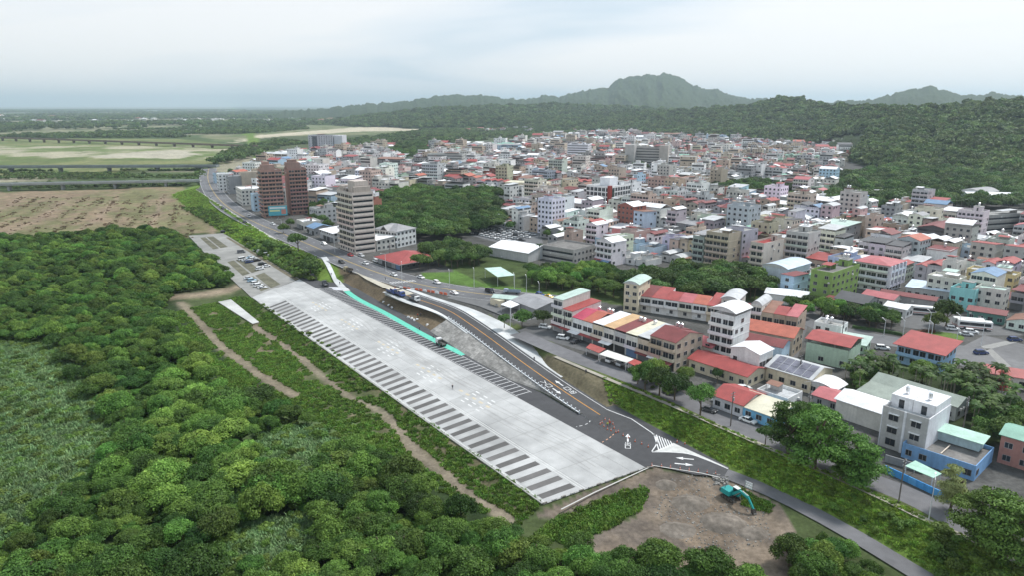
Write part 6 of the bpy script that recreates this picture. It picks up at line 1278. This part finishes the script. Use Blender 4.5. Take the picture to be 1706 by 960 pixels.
for px, py, c, lab, kd in [(609, 440, 'white', 'white car driving past the tan tower', 'sedan'), (627, 436, 'white', 'white car pulling out in front of the restaurant', 'suv'), (584, 426, 'red', 'red car at the foot of the tan tower', 'sedan'), (602, 427, 'silver', 'silver car parked at the tan tower corner', 'suv'), (569, 438, 'black', 'black car on the near lane by the levee tree', 'suv'),
                          (656, 459, 'white', 'white car on the road opposite the restaurant end', 'sedan'), (701, 463, 'white', 'white car beside the park lawn', 'sedan'), (728, 472, 'white', 'white car at the junction mouth', 'suv'), (757, 491, 'white', 'white car on the forecourt entry', 'sedan'), (352, 330, 'silver', 'silver car at the far road bend', 'van'), (372, 348, 'dark grey', 'dark car on the far main road', 'suv'), (408, 371, 'black', 'black car below the brown twin tower', 'suv'), (415, 361, 'white', 'white car parked near the brown twin tower', 'suv'), (455, 374, 'white', 'white car near the billboard', 'suv'),
                          (540, 407, 'white', 'white car by the curved roof shop', 'suv'), (816, 488, 'black', 'black van on the forecourt', 'van'), (900, 494, 'blue', 'blue car at the forecourt back', 'suv'), (915, 497, 'yellow', 'yellow taxi beside the row house end', 'sedan')]:
    car(px, py, -50 + kr.uniform(-4, 4), c, lab, kd, name='car', group='cars on the main road')
for px, py, an, c, lab, kd in [(908, 548, -20, 'white', 'white car at the top of the row house parking strip', 'suv'), (938, 566, -25, 'white', 'white car below the first row houses', 'suv'), (1020, 603, 40, 'white', 'white van parked under the awnings', 'van'), (1037, 609, 40, 'silver', 'silver car parked under the awnings', 'suv'), (960, 572, 40, 'dark grey', 'dark car close to the shopfronts', 'sedan'), (1062, 617, 40, 'black', 'black car by the red awning end', 'suv'),
                              (1199, 669, 20, 'white', 'white car parked beside the lilac house', 'suv'), (1181, 686, -45, 'dark grey', 'dark grey car near the lone round tree', 'sedan'), (1239, 651, 10, 'white', 'white car below the low red roofed house', 'suv'), (1246, 704, -47, 'white', 'white car in front of the sky-blue house', 'sedan'), (1634, 591, 5, 'dark blue', 'dark blue car on the boulevard', 'suv'), (1470, 583, -15, 'white', 'white car on the boulevard behind the hedge', 'suv'), (1587, 551, -20, 'white', 'white car at the coach park island', 'suv'),
                              (1609, 560, -20, 'silver', 'silver car nearest the coach park exit', 'sedan'), (1618, 556, -20, 'white', 'white car behind the silver one in the coach park', 'suv'), (1690, 569, 0, 'dark blue', 'dark blue car at the crossing', 'suv'), (1600, 730, 30, 'white', 'white car behind the white apartment house', 'van'), (1418, 671, -50, 'white', 'white van beside the dark red shed', 'van')]:
    car(px, py, an, c, lab, kd)
Q = GP([(776, 389), (815, 378), (900, 390), (862, 410)], TZ); n_ = 0
for r_ in range(4):
    for k in range(9):
        p = lerp(lerp(Q[0], Q[3], (k + .6) / 9.4), lerp(Q[1], Q[2], (k + .6) / 9.4), (r_ + .5) / 4); c = kr.choice(['white', 'white', 'white', 'silver', 'dark grey'])
        car(0, 0, -38 + kr.uniform(-3, 3), c, f'{c} car in the market car park, row {["one", "two", "three", "four"][r_]}, {ORD[k] if k else "first"} along', kr.choice(('sedan', 'suv')), group='cars in the market car park', world=p)
def bus(px, py, an, lab, L_=11):
    o = thing('coach', lab, 'coach', (*G(px, py, TZ), TZ + .035), R(an), 'coaches in the coach park'); h = 3.3
    addpart(o, 'body', lambda b: (b.box(-L_ / 2, L_ / 2, -1.25, 1.25, .35, h - .15, 'plastic', (.75, .74, .73)), b.hexa([(-L_ / 2, -1.25, h - .15), (L_ / 2, -1.25, h - .15), (L_ / 2, 1.25, h - .15), (-L_ / 2, 1.25, h - .15), (-L_ / 2 + .2, -1.05, h), (L_ / 2 - .2, -1.05, h), (L_ / 2 - .2, 1.05, h), (-L_ / 2 + .2, 1.05, h)], 'plastic', (.78, .78, .77))))
    for s in (-1, 1): addpart(o, 'windows', lambda b: b.box(-L_ / 2 + .6, L_ / 2 - .5, s * 1.265 - .015, s * 1.265 + .015, 1.5, 2.6, 'glass', GLASS))
    addpart(o, 'windscreen', lambda b: b.box(L_ / 2, L_ / 2 + .03, -1.1, 1.1, 1.1, 2.8, 'glass', GLASS)); addpart(o, 'stripe', lambda b: b.box(-L_ / 2 - .01, L_ / 2 + .01, -1.28, 1.28, .7, .95, 'plastic', (.45, .08, .06)))
    for x in (-L_ * .28, L_ * .3):
        for s in (-1, 1): addpart(o, 'wheel', lambda b: b.wheel(x, s * 1.15, .5, .5, .3, 'plastic', (.02, .02, .02)))
bus(1532, 524, -20, 'white coach under the coach park shed'); bus(1622, 549, -20, 'white coach parked behind the small cars'); bus(1612, 545, -20, 'second white coach half hidden at the rear', 10)
def truck(px, py, an, c, lab, z=TZ, load=(.3, .3, .3), L_=6.5, zz=None):
    x, y = G(px, py, z); o = thing('truck', lab, 'truck', (x, y, z + .04), R(an))
    addpart(o, 'cab', lambda b: (b.hexa([(L_ / 2 - 1.8, -1, .6), (L_ / 2, -1, .6), (L_ / 2, 1, .6), (L_ / 2 - 1.8, 1, .6), (L_ / 2 - 1.7, -.92, 2.3), (L_ / 2 - .35, -.92, 2.3), (L_ / 2 - .35, .92, 2.3), (L_ / 2 - 1.7, .92, 2.3)], 'plastic', c)))
    addpart(o, 'windscreen', lambda b: b.hexa([(L_ / 2 - .2, -.85, 1.4), (L_ / 2 - .13, -.85, 1.4), (L_ / 2 - .13, .85, 1.4), (L_ / 2 - .2, .85, 1.4), (L_ / 2 - .38, -.8, 2.15), (L_ / 2 - .31, -.8, 2.15), (L_ / 2 - .31, .8, 2.15), (L_ / 2 - .38, .8, 2.15)], 'glass', GLASS))
    addpart(o, 'bed', lambda b: (b.box(-L_ / 2, L_ / 2 - 2., -1.05, 1.05, .8, .95, 'plastic', load), b.box(-L_ / 2, L_ / 2 - 2., -1.05, -.97, .95, 1.6, 'plastic', load), b.box(-L_ / 2, L_ / 2 - 2., .97, 1.05, .95, 1.6, 'plastic', load), b.box(L_ / 2 - 2.1, L_ / 2 - 2., -.97, .97, .95, 1.9, 'plastic', load)))
    addpart(o, 'chassis', lambda b: b.box(-L_ / 2 + .1, L_ / 2 - .2, -.5, .5, .45, .8, 'plastic', (.03, .03, .03)))
    for xx in (-L_ * .3, L_ * .32):
        for s in (-1, 1): addpart(o, 'wheel', lambda b: b.wheel(xx, s * .9, .42, .42, .28, 'plastic', (.02, .02, .02)))
truck(653, 490, -50, (.04, .06, .2), 'dark blue lorry parked by the ramp top, behind another', load=(.06, .07, .16)); truck(666, 494, -50, (.05, .08, .25), 'dark blue lorry parked by the ramp top, in front', load=(.06, .07, .16)); truck(690, 502, -48, (.6, .6, .6), 'white lorry at the top of the ramp', load=(.12, .12, .13))
truck(580, 452, 150, (.35, .3, .2), 'small tipper on the unfinished verge', load=(.1, .08, .06), L_=5); truck(735, 576, 125, (.7, .7, .7), 'small white truck on the green lane', z=0, load=(.1, .1, .09), L_=5.2); truck(542, 476, 120, (.05, .05, .07), 'dark pickup on the asphalt by the footpath', z=0, load=(.12, .12, .13), L_=5); truck(522, 465, 120, (.08, .08, .09), 'dark lorry at the far end of the asphalt', z=0, load=(.12, .1, .1))
truck(853, 490, 165, (.4, .45, .52), 'grey-blue lorry at the back of the forecourt', load=(.25, .3, .36), L_=7.5)

# ------------------------------------------------------------------ excavator
ex = thing('excavator', 'teal tracked excavator digging in the bare soil', 'excavator', (*G(1218, 829, -.9), gz(*G(1218, 829, -.9)) + .02), atan2(G(1257, 853, -1)[1] - G(1218, 829, -1)[1], G(1257, 853, -1)[0] - G(1218, 829, -1)[0]))
TEAL = (.015, .29, .28)
for s in (-1, 1):
    t = addpart(ex, 'track', lambda b: (b.hexa([(-1.5, s * 1.1 - .25, .0), (1.5, s * 1.1 - .25, .0), (1.5, s * 1.1 + .25, .0), (-1.5, s * 1.1 + .25, .0), (-1.9, s * 1.1 - .25, .4), (1.9, s * 1.1 - .25, .4), (1.9, s * 1.1 + .25, .4), (-1.9, s * 1.1 + .25, .4)], 'plastic', (.05, .045, .04)), b.hexa([(-1.9, s * 1.1 - .25, .4), (1.9, s * 1.1 - .25, .4), (1.9, s * 1.1 + .25, .4), (-1.9, s * 1.1 + .25, .4), (-1.5, s * 1.1 - .25, .8), (1.5, s * 1.1 - .25, .8), (1.5, s * 1.1 + .25, .8), (-1.5, s * 1.1 + .25, .8)], 'plastic', (.05, .045, .04))))
    for k in (-1.3, -.45, .45, 1.3): addpart(t, 'roller', lambda b: b.wheel(k, s * 1.1, .4, .28, .54, 'steel', (.2, .2, .2), 8))
addpart(ex, 'turntable', lambda b: b.cyl(0, 0, .7, 1.05, .8, .8, 'plastic', (.06, .06, .06), 12))
addpart(ex, 'engine_housing', lambda b: b.hexa([(-2.1, -1.25, 1.05), (.4, -1.25, 1.05), (.4, 1.25, 1.05), (-2.1, 1.25, 1.05), (-1.95, -1.15, 2.1), (.3, -1.15, 2.1), (.3, 1.15, 2.1), (-1.95, 1.15, 2.1)], 'plastic', TEAL))
addpart(ex, 'counterweight', lambda b: b.hexa([(-2.6, -1.2, 1.1), (-2.1, -1.25, 1.1), (-2.1, 1.25, 1.1), (-2.6, 1.2, 1.1), (-2.5, -1.05, 1.9), (-2.1, -1.15, 1.9), (-2.1, 1.15, 1.9), (-2.5, 1.05, 1.9)], 'plastic', (.05, .10, .10)))
cb_ = addpart(ex, 'cab', lambda b: (b.box(.1, 1.6, .25, 1.2, 1.05, 1.6, 'plastic', TEAL), b.box(.05, 1.55, .22, 1.22, 2.85, 2.95, 'plastic', (.65, .7, .7)), *[b.box(x, x + .08, y, y + .08, 1.6, 2.85, 'plastic', (.05, .05, .05)) for x in (.1, 1.5) for y in (.25, 1.12)]))
addpart(cb_, 'glazing', lambda b: b.box(.15, 1.54, .3, 1.15, 1.6, 2.85, 'glass', GLASS)); addpart(ex, 'exhaust', lambda b: b.cyl(-1.4, -.6, 2.1, 2.7, .07, .07, 'steel', (.1, .1, .1), 6))
bo = addpart(ex, 'boom', lambda b: (b.bar((.4, -.25, 1.4), (2.6, -.25, 3.3), .42, .6, 'plastic', TEAL), b.bar((2.5, -.25, 3.25), (5., -.25, 2.75), .4, .5, 'plastic', TEAL)))
addpart(bo, 'hydraulic_ram', lambda b: b.bar((.9, -.25, 1.2), (2.5, -.25, 2.75), .12, .12, 'steel', (.6, .6, .6))); sk = addpart(ex, 'stick', lambda b: b.bar((4.7, -.25, 3.1), (6.5, -.25, .95), .32, .42, 'plastic', TEAL)); addpart(sk, 'hydraulic_ram', lambda b: b.bar((3.2, -.25, 3.6), (4.9, -.25, 3.3), .12, .12, 'steel', (.6, .6, .6)))
addpart(ex, 'bucket', lambda b: (b.hexa([(6.2, -.7, .1), (7., -.7, .0), (7., .2, .0), (6.2, .2, .1), (6.3, -.7, .9), (6.7, -.7, 1.), (6.7, .2, 1.), (6.3, .2, .9)], 'plastic', (.06, .055, .05)), *[b.box(7., 7.25, -.65 + k * .2, -.55 + k * .2, 0, .1, 'steel', (.3, .3, .3)) for k in range(5)]))
sg = thing('notice_board', 'white striped notice board beside the service road', 'sign', (*G(1247, 819, -.4), gz(*G(1247, 819, -.4))), R(-50))
for k in range(3): addpart(sg, 'panel', lambda b: b.box(-.9, .9, -.04, .04, .5 + k * .6, .9 + k * .6, 'trim', (.75, .75, .76)))
for x in (-.95, .95): addpart(sg, 'post', lambda b: b.box(x - .05, x + .05, -.05, .05, 0, 2.3, 'trim', (.2, .2, .2)))
# heaps of soil on the dug ground
for i, (px, py, r, h, lab) in enumerate([(1150, 835, 4.5, 1.0, 'broad low heap of grey soil left of the excavator'), (1205, 868, 5, 1.2, 'heap of broken soil in front of the excavator bucket'), (1130, 880, 4, .7, 'low soil heap near the lower trees'), (1255, 885, 3.4, .9, 'soil heap beside the service road clump'), (1110, 808, 2.6, .7, 'small soil heap at the grass edge')]):
    x0, y0 = G(px, py, -1); n = 26; a = np.linspace(-1, 1, n); U, W_ = np.meshgrid(a, a); X_ = x0 + U * r; Y_ = y0 + W_ * r * .8; rad = np.clip(1 - (U ** 2 + W_ ** 2) - (fbm(X_ / 2, Y_ / 2) - .5) * .5, 0, 1)
    Z_ = ground_z(X_.ravel(), Y_.ravel()).reshape(n, n) - .12 + rad ** .8 * h * (.55 + .9 * fbm(X_ / 1.3, Y_ / 1.3, 1)) ; q = np.arange(n * n).reshape(n, n); Fq = np.stack([q[:-1, :-1], q[:-1, 1:], q[1:, 1:], q[1:, :-1]], -1).reshape(-1, 4)
    g_ = .75 + .5 * fbm(X_ / 1.5, Y_ / 1.5, 2).ravel()[:, None]; tag(link('soil_heap', mesh_np('soil_heap', np.stack([X_.ravel(), Y_.ravel(), Z_.ravel()], 1), Fq, 'soil', np.array([.19, .165, .14]) * g_)), lab, 'soil heap', 'soil heaps round the excavator')
# rubble on the dug ground
rk = []
for i in range(5):
    rs = np.random.RandomState(i); b = MB(); v = [(rs.uniform(.7, 1.1) * cos(a) * .5, rs.uniform(.7, 1.1) * sin(a) * .5, -.05) for a in np.arange(6) * 1.047]; t = [(x * .6 + rs.uniform(-.1, .1), y * .6, rs.uniform(.2, .45)) for x, y, z in v]
    for k in range(6): b.poly([v[k], v[(k + 1) % 6], t[(k + 1) % 6], t[k]], 'soil', (.26, .25, .235))
    b.poly(t, 'soil', (.32, .31, .29)); rk.append(b.mesh('stone'))
x, y = sample(GP([(1085, 850), (1120, 800), (1170, 792), (1235, 812), (1275, 850), (1285, 900), (1180, 930)], -1), .8, 7); zz = zsafe(x, y); scatter('rubble', np.stack([x, y, zz], 1), np.random.RandomState(2).uniform(.1, .6, len(x)) ** 1.5 * 1.3, rk, 'grey rubble strewn over the dug ground', 61)
x, y = sample(GP([(1185, 795), (1212, 800), (1215, 812), (1190, 808)], -.8), .6, 8); zz = zsafe(x, y); scatter('debris', np.stack([x, y, zz], 1), np.random.RandomState(2).uniform(.5, 1.3, len(x)), rk, 'heap of dark debris near the excavator', 62)

# ------------------------------------------------------------------ cones, people, lamps, poles
cn = MB(); cn.box(-.2, .2, -.2, .2, 0, .05, 'plastic', (.06, .06, .06)); 
CONE_B = cn.mesh('base'); cn = MB(); cn.cyl(0, 0, .05, .38, .17, .12, 'plastic', (.68, .13, .04)); cn.cyl(0, 0, .38, .56, .12, .085, 'plastic', (.8, .8, .8), cap=False); cn.cyl(0, 0, .56, .85, .085, .03, 'plastic', (.68, .13, .04)); CONE_C = cn.mesh('cone')
def cone(px, py, lab, grp, z=.02, s=1.0):
    x, y = G(px, py, z); o = thing('traffic_cone', lab, 'traffic cone', (x, y, max(z, gz(x, y) + .03) if z > .5 else z), 0, grp); o.scale = (s, s, s); link('base', CONE_B, o); link('cone', CONE_C, o)
for i, p in enumerate([(1030, 721), (1038, 727), (1047, 731), (1058, 737), (1069, 741), (1080, 746)]): cone(*p, f'orange cone in the line across the lot entrance, {ORD[i] if i else "first"} from the worker', 'cones across the lot entrance')
for i, p in enumerate([(1003, 706), (1006, 712), (1012, 717), (1018, 719), (1023, 715), (1021, 708), (1015, 703), (1008, 701), (1000, 708), (1026, 722)]): cone(*p, 'orange cone in the ring around the worker', 'cones around the worker', s=1.1)
for i, p in enumerate([(1086, 777), (1102, 778), (1117, 780), (1133, 783), (1148, 785), (1163, 787), (1178, 789), (1192, 791)]): cone(*p, f'orange cone along the white kerb, {ORD[i] if i else "first"} from the lot corner', 'cones along the kerb')
for i, p in enumerate([(1128, 738), (1141, 741)]): cone(*p, ['orange cone on the bank foot, left one', 'orange cone on the bank foot, right one'][i], 'cones at the bank foot')
def person_mesh(pose):
    J = [(0, 0, .95), (0, 0, 1.2), (0, 0, 1.42), (0, 0, 1.52), (0, .02, 1.66), (-.1, 0, .9), (-.12, .05 * pose, .5), (-.12, -.02 * pose, .08), (-.12, .12, .04), (.1, 0, .9), (.12, -.06 * pose, .5), (.12, -.12 * pose, .08), (.12, .02, .04), (-.2, 0, 1.4), (-.28, .02, 1.12), (-.26, .16, .9), (-.26, .2, .8), (.2, 0, 1.4), (.28, .02, 1.12), (.26, .18, .95), (.26, .22, .86)]
    Ed = [(0, 1), (1, 2), (2, 3), (3, 4), (0, 5), (5, 6), (6, 7), (7, 8), (0, 9), (9, 10), (10, 11), (11, 12), (2, 13), (13, 14), (14, 15), (15, 16), (2, 17), (17, 18), (18, 19), (19, 20)]
    Rd = [.15, .16, .15, .06, .1, .1, .075, .05, .05, .1, .075, .05, .05, .07, .055, .04, .04, .07, .055, .04, .04]
    me = bpy.data.meshes.new('body'); me.from_pydata(J, Ed, []); o = bpy.data.objects.new('body', me); COL.objects.link(o); m = o.modifiers.new('skin', 'SKIN'); sv = me.skin_vertices[0].data
    for i, r in enumerate(Rd): sv[i].radius = (r, r * .8); sv[i].use_root = i == 0
    o.modifiers.new('sub', 'SUBSURF').levels = 1; dg = bpy.context.evaluated_depsgraph_get(); res = bpy.data.meshes.new_from_object(o.evaluated_get(dg)); bpy.data.objects.remove(o); res.name = 'person'; return res
def person_mat(name, shirt, trou, hat):
    m = bpy.data.materials.new(name); m.use_nodes = True; N = m.node_tree.nodes; L = m.node_tree.links; tc = N.new('ShaderNodeTexCoord'); s = N.new('ShaderNodeSeparateXYZ'); L.new(tc.outputs['Object'], s.inputs[0]); mr = N.new('ShaderNodeMath'); mr.operation = 'MULTIPLY'; mr.inputs[1].default_value = .5; L.new(s.outputs[2], mr.inputs[0])
    r = N.new('ShaderNodeValToRGB'); r.color_ramp.interpolation = 'CONSTANT'; e = r.color_ramp.elements; e[0].position = 0; e[0].color = (.04, .035, .03, 1); e[1].position = .045; e[1].color = (*trou, 1)
    for p, c in ((.48, shirt), (.73, (.42, .26, .18)), (.845, hat)): q = e.new(p); q.color = (*c, 1)
    L.new(mr.outputs[0], r.inputs[0]); L.new(r.outputs[0], N['Principled BSDF'].inputs['Base Color']); N['Principled BSDF'].inputs['Roughness'].default_value = .85; return m
PM = [person_mesh(1), person_mesh(-1.6)]; PMAT = [person_mat('work_clothes', (.55, .6, .08), (.04, .05, .1), (.75, .6, .1)), person_mat('dark_clothes', (.05, .05, .07), (.03, .03, .04), (.02, .02, .02)), person_mat('red_vest', (.5, .06, .03), (.05, .06, .1), (.75, .75, .7))]
for i, (px, py, z, an, mt, lab) in enumerate([(1012, 713, .03, 20, 0, 'worker in yellow vest inside the ring of cones'), (1016, 711, .03, 200, 2, 'worker in red vest beside the yellow vested worker'), (699, 551, .05, 90, 1, 'person in dark clothes at the far part of the green lane'), (722, 566, .05, 60, 1, 'person in dark clothes on the green lane behind the truck'), (696, 532, .03, 0, 2, 'worker in red vest by the white sacks'), (701, 532, .03, 150, 1, 'dark clothed worker by the white sacks'),
                                         (566, 474, .2, 10, 1, 'person walking down the pale footpath'), (552, 459, 2., 20, 1, 'person at the upper end of the pale footpath'), (642, 466, TZ, 80, 1, 'person in dark clothes beside the main road'), (658, 483, TZ, 30, 2, 'worker in red vest at the junction'), (890, 603, 2.2, -30, 1, 'person sitting out on the ramp shoulder edge'), (976, 629, 2.6, 10, 1, 'person in dark clothes on the bare bank'), (754, 650, .02, 0, 1, 'person bending at a bus bay edge')]):
    x, y = G(px, py, z); z2 = max(z, gz(x, y) + .04) if z != TZ else TZ + .06; o = link('person', PM[i % 2].copy(), None, (x, y, z2), R(an)); o.data.materials.clear(); o.data.materials.append(PMAT[mt]); tag(o, lab, 'person', 'people on and around the lot')
sk_ = MB()
for i, (px, py) in enumerate([(639, 505), (648, 510), (653, 514), (680, 530), (686, 532), (690, 535), (695, 534), (712, 543)]):
    x, y = G(px, py, .02); b = MB(); b.hexa([(-.6, -.4, 0), (.6, -.4, 0), (.6, .4, 0), (-.6, .4, 0), (-.4, -.25, .6), (.45, -.3, .5), (.4, .3, .55), (-.45, .25, .6)], 'cloth', (.7, .7, .7)); o = b.build('sack'); o.location = (x, y, .03); o.rotation_euler = (0, 0, i); tag(o, f'white builder\'s sack at the foot of the brown slope, {ORD[i] if i else "first"} from the far end', 'sack', 'sacks below the brown slope')
def lamp(px, py, h, lab, an=0, z=TZ, arm=1.8, c=(.62, .63, .64)):
    x, y = G(px, py, z); o = thing('street_lamp', lab, 'street lamp', (x, y, z), R(an), 'street lamps')
    addpart(o, 'pole', lambda b: b.cyl(0, 0, 0, h, .12, .07, 'trim', c, 6)); addpart(o, 'arm', lambda b: b.bar((0, 0, h - .1), (arm, 0, h + .35), .09, .09, 'trim', c)); addpart(o, 'lamp_head', lambda b: b.box(arm - .1, arm + .7, -.15, .15, h + .3, h + .42, 'trim', (.7, .7, .7)))
for px, py, h, lab, an in [(749, 480, 8, 'street lamp with blue sign at the junction', 100), (790, 481, 9, 'street lamp left of the park canopy', 100), (857, 487, 8, 'street lamp in front of the park canopy', 100), (877, 490, 8, 'street lamp right of the park canopy', 100), (898, 503, 8, 'street lamp behind the grey shed', 100), (670, 474, 11, 'tall lamp at the crossing', -80), (643, 452, 9, 'street lamp near the restaurant corner', 200), (1544, 572, 11, 'tall mast in the coach park island', 90), (1550, 572, 7, 'low lamp beside the tall mast', 90), (1594, 568, 9, 'lamp at the island tip', 90), (1634, 578, 10, 'lamp at the crossing of the boulevard', 180), (1547, 868, 9, 'white street lamp in front of the blue yard wall', 60), (1472, 562, 6, 'small lamp on the boulevard verge, left', 90), (1504, 562, 6, 'small lamp on the boulevard verge, right', 90), (850, 552, 10, 'lamp at the dark tree by the ramp shoulder', 200), (558, 420, 9, 'lamp by the tan tower', 200), (470, 388, 9, 'lamp below the brown twin tower', 200)]: lamp(px, py, h, lab, an)
def pole(px, py, h, lab, an=40):
    x, y = G(px, py, TZ); o = thing('utility_pole', lab, 'utility pole', (x, y, TZ), R(an), 'utility poles'); addpart(o, 'pole', lambda b: b.cyl(0, 0, 0, h, .16, .11, 'trim', (.16, .14, .13), 6))
    for k in (0, 1): addpart(o, 'crossarm', lambda b: b.box(-1, 1, -.06, .06, h - .5 - k * .8, h - .38 - k * .8, 'trim', (.2, .2, .2)))
    addpart(o, 'transformer', lambda b: b.cyl(.35, 0, h - 2.6, h - 1.7, .25, .25, 'trim', (.4, .42, .42), 8))
for px, py, h, lab in [(1497, 838, 10, 'dark utility pole before the blue yard wall'), (1217, 711, 9.5, 'dark utility pole near the lilac house'), (1602, 730, 11, 'utility pole behind the blue yard building'), (1400, 583, 10, 'utility pole by the small white block'), (1345, 700, 8, 'utility pole behind the tallest tiered tree'), (940, 560, 9, 'utility pole at the row house start'), (650, 432, 9, 'utility pole beside the restaurant'), (1330, 640, 9, 'utility pole between solar house and side street')]: pole(px, py, h, lab)
# red-white plastic barriers at the junction
for i in range(12):
    p = lerp(G(668, 480, TZ), G(742, 492, TZ), i / 11); b = MB(); b.hexa([(-.9, -.25, 0), (.9, -.25, 0), (.9, .25, 0), (-.9, .25, 0), (-.85, -.1, .9), (.85, -.1, .9), (.85, .1, .9), (-.85, .1, .9)], 'plastic', (.6, .13, .06) if i % 3 else (.75, .75, .75)); o = b.build('road_barrier'); o.location = (*p, TZ + .05); o.rotation_euler = (0, 0, R(-40))
    tag(o, f'{"orange" if i % 3 else "white"} road barrier across the closed junction, {ORD[i] if i else "first"} from the left', 'barrier', 'barriers across the junction')
# hedge rings of the boulevard island
isl = struct(sheet('traffic_island', chaikin(GP([(1515, 562), (1540, 553), (1590, 556), (1612, 565), (1590, 572), (1530, 571), (1515, 562)], TZ), 2)[:-1], TZ + .12, 'soil', (.1, .15, .04)), 'green traffic island of the coach park')
for nm, pts, c, lab in [('hedge', [(1522, 563), (1528, 556), (1545, 554), (1558, 556)], (.16, .07, .03), 'reddish clipped hedge curving round the island'), ('hedge', [(1462, 610), (1500, 622), (1480, 640), (1462, 625)], (.03, .06, .02), 'dark clipped hedge in the garden of the blue house'), ('hedge', [(1420, 547), (1480, 556), (1512, 562)], (.05, .09, .03), 'low green hedge along the boulevard')]:
    P = resample(chaikin([(*q, TZ) for q in GP(pts, TZ)], 2), 1.); b = MB()
    for p, q in zip(P[:-1], P[1:]): b.bar((p[0], p[1], TZ + .5), (q[0], q[1], TZ + .5), 1.1 + rt.uniform(-.2, .2), 1. + rt.uniform(-.2, .2), 'leaf', c)
    tag(b.build(nm), lab, 'hedge')

# ------------------------------------------------------------------ the air
hz = MB().box(-34500, 34500, -2500, 37500, -12, 460, 'wall', (1, 1, 1)); ho = hz.build('haze'); ho.data.materials.clear()
hm = bpy.data.materials.new('haze_air'); hm.use_nodes = True; N = hm.node_tree.nodes; N.remove(N['Principled BSDF']); pv = N.new('ShaderNodeVolumePrincipled')
pv.inputs['Color'].default_value = (.74, .88, 1.0, 1); pv.inputs['Density'].default_value = HAZE; pv.inputs['Anisotropy'].default_value = .6
hm.node_tree.links.new(pv.outputs[0], N['Material Output'].inputs['Volume']); ho.data.materials.append(hm); tag(ho, 'pale blue haze in the distance', None, None, 'stuff')
